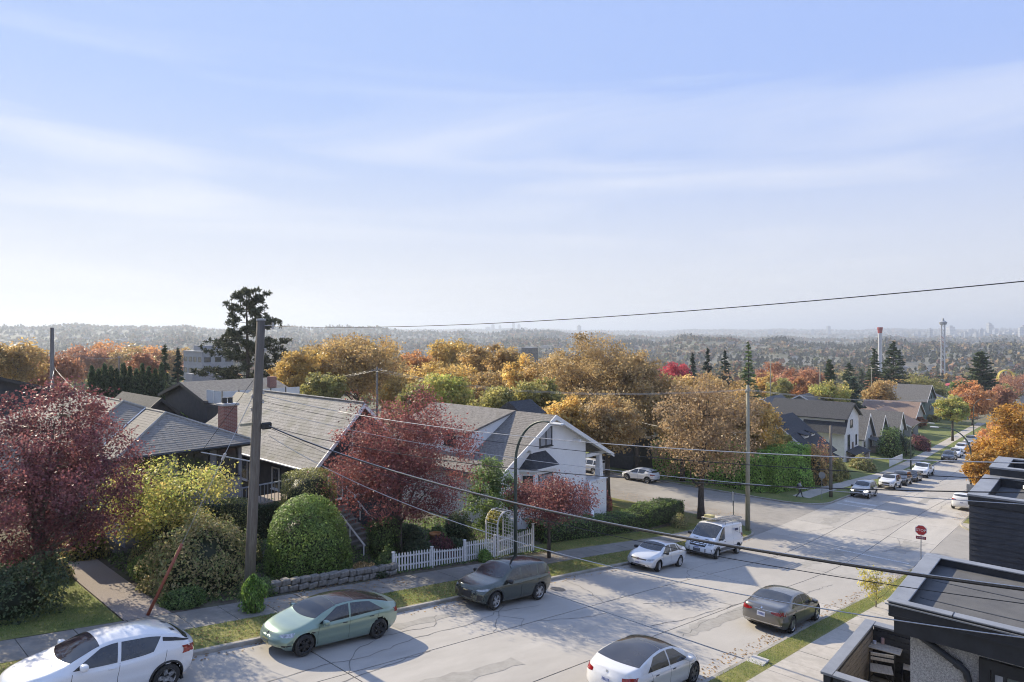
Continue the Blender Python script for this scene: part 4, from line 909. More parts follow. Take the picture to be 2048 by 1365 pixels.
# ---------------------------------------------------------------- the near townhouse roof, balcony and its neighbour
def townhouse():
    h = thing('townhouse', 'black trimmed townhouse with flat grey roof, stucco wall and street balcony', 'building', (13.5, 0, G(13.5, 2)))
    L = Vector(h.location)
    def A(s, t, dr): return Vector((s, t, Z(dr))) - L
    s0, s1, te, tb = 11.98, 15.1, 2.68, -7.0; top = 4.30
    rf = bpy.data.objects.new('roof', None); col.objects.link(rf); rf.parent = h
    MB().box(A(s0 + .1, tb, top + .30), A(s1 - .1, te - .1, top + .16)).build('roof_membrane', MATS['membrane'], rf)
    cw = .27
    for i, (a, b) in enumerate(((A(s0, tb, top + .03), A(s0 + cw * .62, te, top)), (A(s1 - cw * .7, tb, top + .03), A(s1, te, top)), (A(s0 + cw * .62, te - cw, top + .033), A(s1 - cw * .7, te, top + .003)))):
        MB().bbox(a, b, .008).build('parapet_cap', MATS['flashing'], rf)
    for i in range(3): MB().box(A(s0 - .003, te - .9 - i * 2.2, top - .004), A(s0 + cw * .63, te - .885 - i * 2.2, top + .02)).build('cap_seam', MATS['dark_frame'], rf)
    MB().box(A(s0 + .35, te - 1.05, top + .14), A(s0 + .36, te - 1.04, top + .10)).build('roof_debris', MATS['white_trim'], rf)
    for i in range(2): MB().box(A(s0 + .9 + i * 1.05, tb, top + .158), A(s0 + .93 + i * 1.05, te - .3, top + .154)).build('membrane_seam', MATS['charcoal'], rf)
    # inner parapet faces, fascia tiers and soffit
    MB().box(A(s0 + .02, tb, top + .26), A(s0 + .15, te - .02, top + .031)).build('parapet', MATS['charcoal'], rf)
    MB().box(A(s1 - .15, tb, top + .3), A(s1 - .02, te - .02, top + .031)).build('parapet', MATS['charcoal'], rf)
    MB().box(A(s0 + .15, te - .17, top + .3), A(s1 - .15, te - .02, top + .034)).build('parapet', MATS['charcoal'], rf)
    MB().box(A(s0 - .02, tb, top + .07), A(s0, te + .02, top + .05)).build('drip_edge', MATS['flashing'], rf)
    MB().box(A(s0 + .015, tb, top + .24), A(s1 - .015, te - .015, top + .225)).build('fascia', MATS['charcoal'], rf)
    MB().box(A(s0 + .06, tb, top + .52), A(s1 - .06, te - .09, top + .22)).build('lower_fascia', MATS['charcoal'], rf)
    # walls
    w0 = s0 + .42; tw_ = 2.43
    MB().box(A(w0, tb, 12.5), A(s1 - .1, tw_, top + .5)).build('wall', MATS['pebble_stucco'], h)
    MB().tube([A(w0 - .08, 2.42, top + .50), A(w0 - .08, 1.74, top + .88), A(w0 - .08, 1.66, top + .95), A(w0 - .08, 1.63, top + 1.08), A(w0 - .08, 1.63, top + 5)], .052, 10).build('downspout', MATS['charcoal'], h, True)
    MB().tube([A(w0 - .08, 1.80, top + .845), A(w0 - .08, 1.73, top + .885)], .068, 10).build('downspout_joint', MATS['charcoal'], h)
    f = MB()
    y0, y1, d0, d1 = -.9, 1.50, top + .68, top + 2.9
    f.box(A(w0 - .07, y0, d0 + .14), A(w0, y1, d0)); f.box(A(w0 - .067, y1 - .14, d1), A(w0, y1, d0 + .14)); f.box(A(w0 - .067, y0, d1), A(w0, y0 + .14, d0 + .14))
    wi = f.build('window', MATS['charcoal'], h)
    g = MB(); g.box(A(w0 - .045, y1 - .20, d1), A(w0 - .01, y1 - .15, d0 + .15)); g.box(A(w0 - .045, y1 - .34, d1), A(w0 - .01, y1 - .30, d0 + .2)); g.box(A(w0 - .046, y0 + .15, d0 + .2), A(w0 - .01, y1 - .15, d0 + .15)); g.build('sash', MATS['charcoal'], wi)
    MB().box(A(w0 - .03, y0 + .15, d1), A(w0 - .02, y1 - .35, d0 + .2)).build('pane', mat('green_glass', (.10, .125, .125), (.14, .165, .165), .08, 1.5, spec=.8), wi)
    MB().box(A(w0 - .03, y1 - .30, d1), A(w0 - .02, y1 - .2, d0 + .2)).build('pane', MATS['curtain'], wi)
    # balcony on the street side
    b = bpy.data.objects.new('balcony', None); col.objects.link(b); b.parent = h
    bs0, bs1, bt0, bt1, bt = 12.45, 15.35, tw_, 3.82, 6.02
    MB().box(A(bs0, bt0, bt + 1.20), A(bs1, bt1, bt + 1.08)).build('balcony_floor', mat('deck_grey', (.25, .24, .22), (.33, .32, .30), .85, 3), b)
    pw = .16
    for nm, (a0, a1, c0, c1) in dict(o=(bs0, bs1, bt1 - pw, bt1), n=(bs0, bs0 + pw, bt0, bt1 - pw), f=(bs1 - pw, bs1, bt0, bt1 - pw)).items():
        e = .02
        MB().box(A(a0 + e, c0 + (e if nm == 'o' else 0), bt + 1.4), A(a1 - e, c1 - e, bt + .05)).build('parapet', MATS['charcoal'], b)
        MB().bbox(A(a0 - .02 + (pw + .04 if nm == 'o' and 0 else 0), c0 - .02, bt + .05), A(a1 + .02, c1 + (.02 if nm == 'o' else -.022), bt + (.0 if nm == 'o' else .004)), .006).build('parapet_cap', MATS['flashing'], b)
    for i in range(9):       # horizontal boards inside the street parapet
        z0 = bt + .12 + i * .105; MB().box(A(bs0 + pw, bt1 - pw - .008, z0 + .098), A(bs1 - pw, bt1 - pw + .015, z0)).build('board', MATS['weathered_board'], b)
        MB().box(A(bs1 - pw - .002 - .018, bt0, z0 + .098), A(bs1 - pw + .015, bt1 - pw - .01, z0)).build('board', MATS['charcoal'], b)
    # table and folding chairs
    fl = bt + 1.08
    def slats(name, label, cat, loc, rz, build):
        t = thing(name, label, cat, tuple(loc + L), rz); build(t); return t
    wood = MATS['grey_wood']; iron = MATS['dark_frame']
    def tb_(t):
        for i in range(6): MB().bbox((-.36, -.27 + i * .092, .71), (.36, -.27 + i * .092 + .078, .732), .004).build('slat', wood, t)
        for y in (-.2, .2): MB().box((-.3, y - .012, .68), (.3, y + .012, .708)).build('table_rail', iron, t)
        for x in (-.28, .28):
            for y in (-.2, .2): MB().tube([(x, y, .70), (-x * .9, y, .0)], .011, 6).build('leg', iron, t)
    pt = lambda x, y, dr: (lambda r: Vector(((dr / ((y - HOR) / FPX)) * (math.cos(PHI) + math.sin(PHI) * r), (dr / ((y - HOR) / FPX)) * (math.sin(PHI) - math.cos(PHI) * r), Z(dr))) - L)((x - 1024) / FPX)
    tp = pt(1764, 1291, fl - .72); tp.z = Z(fl) - L.z
    slats('bistro_table', 'small slatted folding table with a can on it on the balcony', 'table', tp, R_(94), tb_)
    def chair_(t):
        for i in range(6): MB().bbox((-.19 + i * .064, -.20, .44), (-.19 + i * .064 + .05, .20, .456), .004).build('seat_slat', wood, t)
        for i in range(2): MB().bbox((-.235 + .01 * i, -.20, .70 + i * .085), (-.218 + .01 * i, .20, .76 + i * .085), .004).build('back_slat', wood, t)
        for y in (-.21, .21):
            MB().tube([(-.24, y, .86), (-.17, y, .45), (.20, y, 0)], .011, 6).build('leg', iron, t); MB().tube([(.17, y * .92, .44), (-.20, y * .92, 0)], .011, 6).build('leg', iron, t)
        MB().tube([(.17, -.19, .1), (.17, .19, .1)], .008, 6).build('stretcher', iron, t)
    cp = pt(1762, 1338, fl - .45); cp.z = Z(fl) - L.z
    slats('folding_chair', 'slatted folding bistro chair facing the small table', 'chair', cp, R_(18), chair_)
    c2 = pt(1830, 1336, fl - .45); c2.z = Z(fl) - L.z
    slats('folding_chair', 'second slatted chair half hidden behind the stucco corner', 'chair', c2, R_(190), chair_)
    can = thing('drink_can', 'small patterned drink can standing on the slatted table', 'can', tuple(tp + L + Vector((.05, .0, .735))))
    MB().lathe([(0, 0), (.031, 0), (.033, .008), (.033, .108), (.026, .12), (0, .12)], 14).build('can_body', mat('can_print', (.45, .30, .30), (.25, .20, .24), .35, 40), can)
    cu = thing('glass_tumbler', 'tiny clear glass beside the drink can', 'glass', tuple(tp + L + Vector((-.06, .12, .735))))
    MB().lathe([(0, 0), (.028, 0), (.034, .06), (.03, .06), (.025, .006), (0, .006)], 14).build('bowl', mat('pale_glass', (.5, .55, .7), None, .1, spec=.8), cu)
mat('weathered_board', (.13, .115, .10), (.19, .17, .15), .8, 5, stretch=(.6, .6, 9)); mat('grey_wood', (.30, .28, .255), (.40, .375, .345), .8, 6, stretch=(1, 6, 1))
townhouse()
def townhouse_next():
    h = thing('townhouse', 'black board clad townhouse with stepped flat roof and vents near the stop sign', 'building', (27, 0, G(27, 2)))
    L = Vector(h.location)
    def A(s, t, dr): return Vector((s, t, Z(dr))) - L
    s0, s1, te, tb, top = 23.75, 27.4, 3.12, -9, 4.8
    def vol(s0, s1, te, top, cap=.42):
        MB().box(A(s0, tb, 14.5), A(s1, te, top + .3)).build('wall', MATS['charcoal'], h)
        MB().box(A(s0 + .3, tb, top + .34), A(s1 - .2, te - .3, top + .29)).build('roof_membrane', MATS['membrane'], h)
        for a, b in ((A(s0 - .03, tb, top + .30), A(s0 + cap * .5, te + .03, top)), (A(s0 + cap * .5, te - cap, top + .30), A(s1, te + .03, top + .003)), (A(s1 - cap * .5, tb, top + .303), A(s1 + .03, te - cap, top + .006))):
            MB().bbox(a, b, .01).build('parapet', MATS['charcoal'], h)
            MB().bbox(a + Vector((-.02, 0, .27)), b + Vector((.02, .02, .03)), .006).build('parapet_cap', MATS['flashing'], h)
    vol(s0, s1, te, top); vol(s1 + .05, 29.9, te - .12, 4.52)
    for i in range(34):     # dark lap boards on the wall facing up the street
        z0 = top + .34 + i * .16; MB().prism([A(s0 - .004, tb, z0), A(s0 - .004, tb, z0 + .155), A(s0 - .028, tb, z0 + .155)], (0, te - tb, 0)).build('board', MATS['dark_siding'], h)
    wi = MB().box(A(s0 - .07, .2, 8.4), A(s0 - .03, 1.85, 6.7)).build('window', MATS['charcoal'], h)
    MB().box(A(s0 - .085, .28, 8.32), A(s0 - .071, 1.77, 6.78)).build('pane', MATS['green_glass'], wi)
    for (x, y, r) in ((25.6, 1.9, .06), (26.5, .9, .05)): MB().lathe([(r, 0), (r, .32), (r * 1.6, .33), (r * 1.6, .42), (0, .45)], 10, 'z', A(x, y, top + .29)).build('vent_pipe', MATS['white_trim'], h)
    MB().bbox(A(24.9, .5, top + .29), A(26.0, 1.3, top + .06), .03).build('roof_hatch', MATS['concrete_wall'], h); MB().bbox(A(26.4, .0, top + .29), A(27.0, .6, top + .0), .03).build('roof_vent', MATS['concrete_wall'], h)
    MB().box(A(23.1, .9, 9.0), A(23.7, 2.0, 8.2)).build('ac_unit', MATS['concrete_wall'], h)
townhouse_next()
# ================================================================ vehicles
def paint(name, c, metallic=.0, rough=.28, coat=1.): return mat(name, c, None, rough, metallic=metallic, coat=coat)
GLASS = mat('car_glass', (.018, .020, .022), (.05, .052, .052), .03, 1.1, spec=.7)
GLASSR = mat('roof_glass', (.03, .03, .034), (.05, .05, .052), .05, .8, spec=.7)
for m_ in (GLASS, GLASSR): m_.node_tree.nodes['Principled BSDF'].inputs['IOR'].default_value = 1.62
TYRE = mat('tyre', (.022, .022, .022), (.035, .034, .033), .85, 20)
TRIM = mat('black_trim', (.022, .022, .023), (.03, .03, .03), .55, 15)
WELL = mat('wheel_well', (.008, .008, .008), None, .9)
ALLOY = mat('alloy', (.55, .55, .56), None, .3, metallic=.85)
DALLOY = mat('dark_alloy', (.03, .03, .032), None, .35, metallic=.4)
CHROME = mat('chrome', (.7, .7, .71), None, .15, metallic=1.)
LAMP = mat('headlamp', (.50, .53, .56), (.22, .24, .26), .08, 14, spec=.8)
LAMPL = mat('headlamp_lit', (.9, .88, .8), None, .1); MATS['headlamp_lit'].node_tree.nodes['Principled BSDF'].inputs['Emission Color'].default_value = (1, .93, .78, 1); MATS['headlamp_lit'].node_tree.nodes['Principled BSDF'].inputs['Emission Strength'].default_value = 2.5
TAIL = mat('taillamp', (.33, .012, .012), (.18, .006, .008), .1, 12, spec=.8)
AMBER = mat('amber_lamp', (.5, .18, .03), None, .15)
PLATE = mat('plate', (.62, .63, .66), (.50, .52, .60), .5, 40)
PLATEY = mat('plate_yellow', (.36, .33, .10), (.5, .46, .2), .5, 40)
PLATEINK = mat('plate_ink', (.05, .08, .25), None, .5)
def cr(pts, x):
    """smooth curve through (x, z) pairs"""
    xs = np.array([p[0] for p in pts], float); ys = np.array([p[1] for p in pts], float)
    h = np.diff(xs); dl = np.diff(ys) / h; m = np.zeros(len(xs)); m[0], m[-1] = dl[0], dl[-1]
    for i in range(1, len(xs) - 1):
        m[i] = 0 if dl[i - 1] * dl[i] <= 0 else 3 * (h[i - 1] + h[i]) / ((2 * h[i] + h[i - 1]) / dl[i - 1] + (h[i] + 2 * h[i - 1]) / dl[i])
    x = np.clip(np.asarray(x, float), xs[0], xs[-1]); i = np.clip(np.searchsorted(xs, x) - 1, 0, len(xs) - 2)
    q = (x - xs[i]) / h[i]
    return ys[i] * (2 * q**3 - 3 * q**2 + 1) + m[i] * h[i] * (q**3 - 2 * q**2 + q) + ys[i + 1] * (-2 * q**3 + 3 * q**2) + m[i + 1] * h[i] * (q**3 - q**2)
NL, NG, NR = 12, 8, 8
def body_mesh(S):
    xf, xr = S['wb'] / 2 + S['fo'], -S['wb'] / 2 - S['ro']
    W = S['w'] / 2; n = 120
    q = np.linspace(0, 1, n); X = xr + (xf - xr) * (q - .07 * np.sin(2 * np.pi * q) / (2 * np.pi) * 2)
    zt, zs, zb = cr(S['top'], X), cr(S['belt'], X), cr(S['bot'], X)
    zs = np.minimum(zs, zt - .03)
    e = np.minimum((X - xr) / .75, (xf - X) / .95); e = np.clip(e, 0, 1)
    hw = W * (1 - S.get('taper', .10) * (1 - e) ** 2)
    fl = S.get('flare', .018)
    for wx in (-S['wb'] / 2, S['wb'] / 2): hw = hw + fl * np.exp(-((X - wx) / .42) ** 2)
    lean = S.get('lean', .42); rows = []
    for i in range(n):
        w, b, s, t = hw[i], zb[i], zs[i], zt[i]; g = t - s; h = s - b
        tuck = S.get('tuck', .05)
        low = [(w - tuck - .05, b), (w - tuck, b + .05), (w - .022, b + .22 * h), (w - .004, b + .40 * h), (w - .012, b + .52 * h), (w, b + .68 * h), (w + .002, b + .82 * h), (w - .016, b + .93 * h), (w - .055, s)]
        lx = np.linspace(0, 1, len(low)); qq = np.linspace(0, 1, NL + 1)
        LY, LZ = np.interp(qq, lx, [p[0] for p in low]), np.interp(qq, lx, [p[1] for p in low])
        yr = w - .055 - max(S.get('hoodedge', .12), lean * g * .9); zr = s + g * S.get('rail', .86)
        u = np.linspace(0, 1, NG + 1)[1:]; GY = (w - .055) + (yr - (w - .055)) * (u ** 1.25 if g > .2 else u); GZ = s + (zr - s) * u
        v = np.linspace(0, 1, NR + 1)[1:]; RY = yr * (1 - v) ; RZ = t - (t - zr) * (1 - v) ** 2.3
        rows.append(np.stack([np.full(NL + 1 + NG + NR, X[i]), np.concatenate([LY, GY, RY]), np.concatenate([LZ, GZ, RZ])], 1))
    A = np.array(rows)
    pc, pr = S.get('pcf', .30), S.get('pcr', .20)
    def bend(P):
        x, y = P[..., 0], P[..., 1]; yy = np.abs(y) / W
        wf = sstep(xf - 1.1, xf, x); wr = sstep(xr + .8, xr, x) if False else 1 - sstep(xr, xr + .8, x)
        Q = P.copy(); Q[..., 0] = x - pc * wf * yy ** 2.6 + pr * wr * yy ** 2.6
        return Q
    m = A.shape[1]; b = MB(); V = []; F = []
    full = np.concatenate([A, (A * [1, -1, 1])[:, ::-1][:, 1:]], 1); M = full.shape[1]
    V = bend(full).reshape(-1, 3)
    F = [(i * M + j, (i + 1) * M + j, (i + 1) * M + j + 1, i * M + j + 1) for i in range(n - 1) for j in range(M - 1)]
    # end faces: strips across the car at each height
    Vl = [tuple(p) for p in V]
    for end in (0, n - 1):
        half = A[end]; nc = 12; o = len(Vl)
        sgn = 1 if end else -1
        for j in range(m):
            y0 = half[j, 1]
            for k in range(nc + 1):
                yy = y0 * (1 - 2 * k / nc); z = half[j, 2]; mid = (half[0, 2] + half[-1, 2]) / 2; hh = (half[-1, 2] - half[0, 2]) / 2 + 1e-6
                p = np.array([half[j, 0], yy, z]); p = bend(p[None])[0]
                bul = (1 - (abs(yy) / max(y0, .02)) ** 4) if y0 > .02 else 0
                p[0] += sgn * .035 * (1 - ((z - mid) / hh) ** 2) * bul
                Vl.append(tuple(p))
        for j in range(m - 1):
            for k in range(nc): a = o + j * (nc + 1) + k; F.append((a, a + 1, a + nc + 2, a + nc + 1))
    # underside
    o = len(Vl)
    for i in range(n): Vl += [tuple(V[i * M]), tuple(V[i * M + M - 1])]
    F += [(o + 2 * i, o + 2 * i + 1, o + 2 * i + 3, o + 2 * i + 2) for i in range(n - 1)]
    Vn = np.array(Vl)
    # wheel arches: snap the skin to the arch circle and open it
    ra = S['rw'] + .055
    for wx in (-S['wb'] / 2, S['wb'] / 2):
        d = np.hypot(Vn[:, 0] - wx, Vn[:, 2] - S['rw']); side = np.abs(Vn[:, 1]) > W - .28
        near = side & (np.abs(d - ra) < .032) & (Vn[:, 2] < S['rw'] + ra)
        f_ = ra / np.maximum(d, 1e-3)
        Vn[near, 0] = wx + (Vn[near, 0] - wx) * f_[near]; Vn[near, 2] = S['rw'] + (Vn[near, 2] - S['rw']) * f_[near]
    keep = []
    for f in F:
        c = Vn[list(f)].mean(0)
        if abs(c[1]) > W - .30 and any(math.hypot(c[0] - wx, c[2] - S['rw']) < ra - .004 for wx in (-S['wb'] / 2, S['wb'] / 2)): continue
        keep.append(f)
    bb = MB(); bb.v = [tuple(p) for p in Vn]; bb.f = keep
    return bb
def car(S, name, label, pm, cat='car', group=None):
    """a vehicle, front towards +x, wheels on z = 0"""
    root = thing(name, label, cat, (0, 0, 0), 0, group)
    body = body_mesh(S).build('body', pm, root, True)
    me = body.data
    bm = bmesh.new(); bm.from_mesh(me); bmesh.ops.remove_doubles(bm, verts=bm.verts[:], dist=.0008); bm.to_mesh(me); bm.free()
    me.polygons.foreach_set('use_smooth', [True] * len(me.polygons))
    bvh = BVHTree.FromPolygons([v.co[:] for v in me.vertices], [p.vertices[:] for p in me.polygons])
    W = S['w'] / 2
    def ray(kind, a, b):
        if kind in ('L', 'R'):
            y = 2 if kind == 'L' else -2
            h = bvh.ray_cast(Vector((a, y, b)), Vector((0, -1 if y > 0 else 1, 0)))
        elif kind == 'F': h = bvh.ray_cast(Vector((4.5, a, b)), Vector((-1, 0, 0)))
        elif kind == 'B': h = bvh.ray_cast(Vector((-4.5, a, b)), Vector((1, 0, 0)))
        else: h = bvh.ray_cast(Vector((a, b, 4)), Vector((0, 0, -1)))
        return (h[0], h[1]) if h[0] is not None else None
    def patch(pname, kind, lo, hi, m, off=.004, rows=4, dens=4, parent=root, rim=True, build=True, mb=None):
        """skin piece between two edge lines, laid on the body from one side (L, R, F, B or T)"""
        def dense(pl):
            pl = np.array(pl, float); q = np.linspace(0, len(pl) - 1, (len(pl) - 1) * dens + 1); i = np.minimum(q.astype(int), len(pl) - 2)
            return pl[i] + (pl[i + 1] - pl[i]) * (q - i)[:, None]
        lo, hi = dense(lo), dense(hi); n = len(lo); pts = []; last = None
        for r in range(rows + 1):
            for k in range(n):
                a, b = lo[k] + (hi[k] - lo[k]) * r / rows
                h = ray(kind, a, b)
                if h is None: pts.append(None)
                else:
                    nn = h[1]
                    want = dict(L=(0, 1, 0), R=(0, -1, 0), F=(1, 0, 0), B=(-1, 0, 0), T=(0, 0, 1))[kind]
                    if nn.dot(Vector(want)) < 0: nn = -nn
                    pts.append(h[0] + nn * off)
        M_ = mb or MB(); f = []
        idx = {}; vs = []
        for i, p in enumerate(pts):
            if p is not None: idx[i] = len(vs); vs.append(tuple(p))
        for r in range(rows):
            for k in range(n - 1):
                q = (r * n + k, r * n + k + 1, (r + 1) * n + k + 1, (r + 1) * n + k)
                if all(i in idx for i in q):
                    pp = [Vector(vs[idx[i]]) for i in q]
                    if max((pp[0] - pp[2]).length, (pp[1] - pp[3]).length) < .6: f.append(tuple(idx[i] for i in q))
        M_.add(vs, f)
        if mb is not None or not f: return None
        return M_.build(pname, m, parent, True)
    zt = lambda x: float(cr(S['top'], x)); zs = lambda x: float(min(cr(S['belt'], x), cr(S['top'], x) - .03))
    rail = lambda x: zs(x) + (zt(x) - zs(x)) * S.get('rail', .86)
    # glass: windscreen, rear window, side windows
    def yr(x): g_ = zt(x) - zs(x); return W - .055 - max(S.get('hoodedge', .12), S.get('lean', .42) * g_ * .9)
    for (nm, x0, x1, mm) in S['topglass']:
        n = 9; lo, hi = [], []
        for i in range(n):
            v = -1 + 2 * i / (n - 1)
            c0_ = S.get('cowl', .14) * (v * v)
            xa = x0 + (c0_ if nm == 'rear_window' else 0) ; xb = x1 - (c0_ if nm == 'windshield' else 0)
            lo.append((xa, v * (yr(xa) - .01))); hi.append((xb, v * (yr(xb) - .035)))
        patch(nm, 'T', lo, hi, mm, .005, 14, 2)
    for (a0, a1, b0, b1) in S['sideglass']:     # (x bottom-rear, x top-rear, x top-front, x bottom-front)
        for sd in 'LR':
            n = 9; lo, hi = [], []
            for i in range(n):
                q = i / (n - 1); xb = a0 + (b1 - a0) * q; xt = a1 + (b0 - a1) * q
                lo.append((xb, zs(xb) + .025)); hi.append((xt, max(rail(xt) - .045, zs(xt) + .04)))
            patch('side_window', sd, lo, hi, GLASS, .004, 5, 2)
    # window surround, door seams, sill, lower cladding
    for sd in 'LR':
        for line in S.get('seams', []):
            lo = [(x - .006, z) for x, z in line]; hi = [(x + .006, z) for x, z in line]
            patch('door_seam', sd, lo, hi, TRIM, .0025, 1, 6)
        for (x, z) in S.get('handles', []):
            h = ray(sd, x, z)
            if h:
                y = h[0].y; sg = 1 if sd == 'L' else -1
                MB().bbox((x - .09, min(y, y + sg * .028), z - .013), (x + .09, max(y, y + sg * .028), z + .013), .008).build('door_handle', S.get('handle_m', pm), root)
        for (lo, hi, mm, nm) in S.get('sidepatch', []): patch(nm, sd, lo, hi, mm, .006, 2, 6)
    for (kind, nm, lo, hi, mm) in S.get('patches', []):
        patch(nm, kind, lo, hi, mm, .006, 3, 5)
        if nm in ('headlight', 'taillight', 'fog_intake', 'exhaust_trim', 'lamp_trim', 'hood_vent'):
            patch(nm, kind, [(a if kind in 'T' else -a, -b if kind == 'T' else b) for a, b in lo], [(a if kind in 'T' else -a, -b if kind == 'T' else b) for a, b in hi], mm, .006, 3, 5)
    for (kind, nm, y0, y1, z0, z1, mm) in S.get('plates', []):
        p = patch(nm, kind, [(y0, z0), (y1, z0)], [(y0, z1), (y1, z1)], mm, .016, 2, 4)
        if p:
            mbk = MB(); w_ = (y1 - y0) / 7; zc0, zc1 = z0 + (z1 - z0) * .28, z0 + (z1 - z0) * .76
            for i in range(6):
                ya = y0 + w_ * (.6 + i * 1.0)
                patch('x', kind, [(ya, zc0), (ya + w_ * .55, zc0)], [(ya, zc1), (ya + w_ * .55, zc1)], PLATEINK, .019, 1, 2, mb=mbk)
            if mbk.f: mbk.build('plate_number', PLATEINK, p)
    # mirrors
    mxx, mz = S['mirror']
    for sg in (1, -1):
        yb = W - .06
        bm = bmesh.new(); bmesh.ops.create_uvsphere(bm, u_segments=12, v_segments=8, radius=1)
        for v in bm.verts:
            c = v.co; c.x = math.copysign(abs(c.x) ** .7, c.x) * .09; c.y = math.copysign(abs(c.y) ** .6, c.y) * .125; c.z = math.copysign(abs(c.z) ** .6, c.z) * .08
            c += Vector((mxx, sg * (yb + .16), mz))
        mb = MB().bm(bm)
        mb.tube([(mxx, sg * (yb - .05), mz - .07), (mxx, sg * (yb + .1), mz - .04)], [.03, .025], 6)
        mb.build('wing_mirror', S.get('mirror_m', pm), root, True)
    # wheels and wheel wells
    rw = S['rw']; tw = S.get('tw', .235)
    for wx in (-S['wb'] / 2, S['wb'] / 2):
        for sg in (1, -1):
            ra = rw + .056; y0, y1 = sg * (W - .012), sg * (W - .36)
            n = 20
            pts = [(wx + ra * math.cos(a), rw + ra * math.sin(a)) for a in np.linspace(-.35, math.pi + .35, n)]
            MB().add([(x, y0, z) for x, z in pts] + [(x, y1, z) for x, z in pts], [(i, i + 1, n + i + 1, n + i) for i in range(n - 1)] + [tuple(range(n, 2 * n))]).build('wheel_well', WELL, root)
    if S.get('archlip'):
        for wx in (-S['wb'] / 2, S['wb'] / 2):
            for sg in (1, -1):
                pts = []
                for a in np.linspace(-.25, math.pi + .25, 22):
                    x, z = wx + (rw + .075) * math.cos(a), rw + (rw + .075) * math.sin(a); h = ray('L' if sg > 0 else 'R', x, z)
                    pts.append((x, h[0].y if h else sg * W, z))
                MB().tube(pts, S['archlip'], 6).build('arch_trim', S.get('arch_m', TRIM), root, True)
    tyre = MB().lathe([(rw * .66, -tw / 2), (rw * .93, -tw / 2), (rw * .985, -tw * .40), (rw, -tw * .28), (rw, tw * .28), (rw * .985, tw * .40), (rw * .93, tw / 2), (rw * .66, tw / 2)], 32, 'y')
    ns, spw = S.get('spokes', (10, .028)); rr = rw * .70
    rim = MB().lathe([(rr, tw * .46), (rr - .012, tw * .5), (rr - .03, tw * .44), (rr - .035, -tw * .2)], 32, 'y')
    hub = MB().lathe([(.0, tw * .42), (.045, tw * .42), (.075, tw * .36), (.075, 0)], 16, 'y')
    for i in range(ns):
        a = 2 * math.pi * i / ns + (.13 if S.get('pair') and i % 2 else (-.13 if S.get('pair') else 0))
        a2 = 2 * math.pi * i / ns
        p0 = Vector((math.cos(a2) * .05, 0, math.sin(a2) * .05)); p1 = Vector((math.cos(a) * (rr - .02), 0, math.sin(a) * (rr - .02)))
        sdv = Vector((-math.sin(a), 0, math.cos(a))) * spw
        vs = []
        for p, yv, k in ((p0, tw * .40, 1.25), (p1, tw * .46, 1.)):
            for e in (-1, 1):
                vs += [tuple(p + sdv * e * k + Vector((0, yv, 0))), tuple(p + sdv * e * k + Vector((0, yv - .045, 0)))]
        rim.add(vs, [(0, 2, 6, 4), (1, 3, 7, 5), (0, 4, 5, 1), (2, 6, 7, 3)])
    rim.add(hub.v, hub.f)
    disc = MB().lathe([(0, tw * .06), (rr * .98, tw * .06)], 24, 'y')
    W0 = []
    for i, wx in enumerate((S['wb'] / 2, -S['wb'] / 2)):
        for sg in (1, -1):
            w = bpy.data.objects.new('wheel', None); col.objects.link(w); w.parent = root; w.empty_display_size = .1
            w.location = (wx, sg * (W - tw / 2 + .005), rw); w.rotation_euler = (0, 0, (0 if sg > 0 else math.pi) + (S.get('steer', 0) if i == 0 else 0))
            if not W0: W0 = [tyre.build('tyre', TYRE, w, True), rim.build('rim', S.get('rim_m', ALLOY), w), disc.build('brake_disc', mat('brake', (.05, .048, .045), None, .5, metallic=.5), w)]
            else:
                for o in W0: c = o.copy(); col.objects.link(c); c.parent = w
    return root
def seat(root, s, t, heading, yaw=0., tilt=True):
    """stand a vehicle on the street; heading +1 or -1 along the street, or an angle"""
    th = (0 if heading == 1 else math.pi if heading == -1 else heading) + yaw
    d = np.array([math.cos(th), math.sin(th)]); n = np.array([-d[1], d[0]])
    dz = (G(s + d[0], t + d[1]) - G(s - d[0], t - d[1])) / 2; dy = (G(s + n[0], t + n[1]) - G(s - n[0], t - n[1])) / 2
    f = Vector((d[0], d[1], dz)).normalized(); l = Vector((n[0], n[1], dy)).normalized(); u = f.cross(l).normalized(); l = u.cross(f)
    M = Matrix((f, l, u)).transposed().to_4x4(); M.translation = (s, t, G(s, t) + .006)
    root.matrix_world = M; root.location = M.translation; root.rotation_euler = M.to_euler()
    return root
mir = lambda L: L
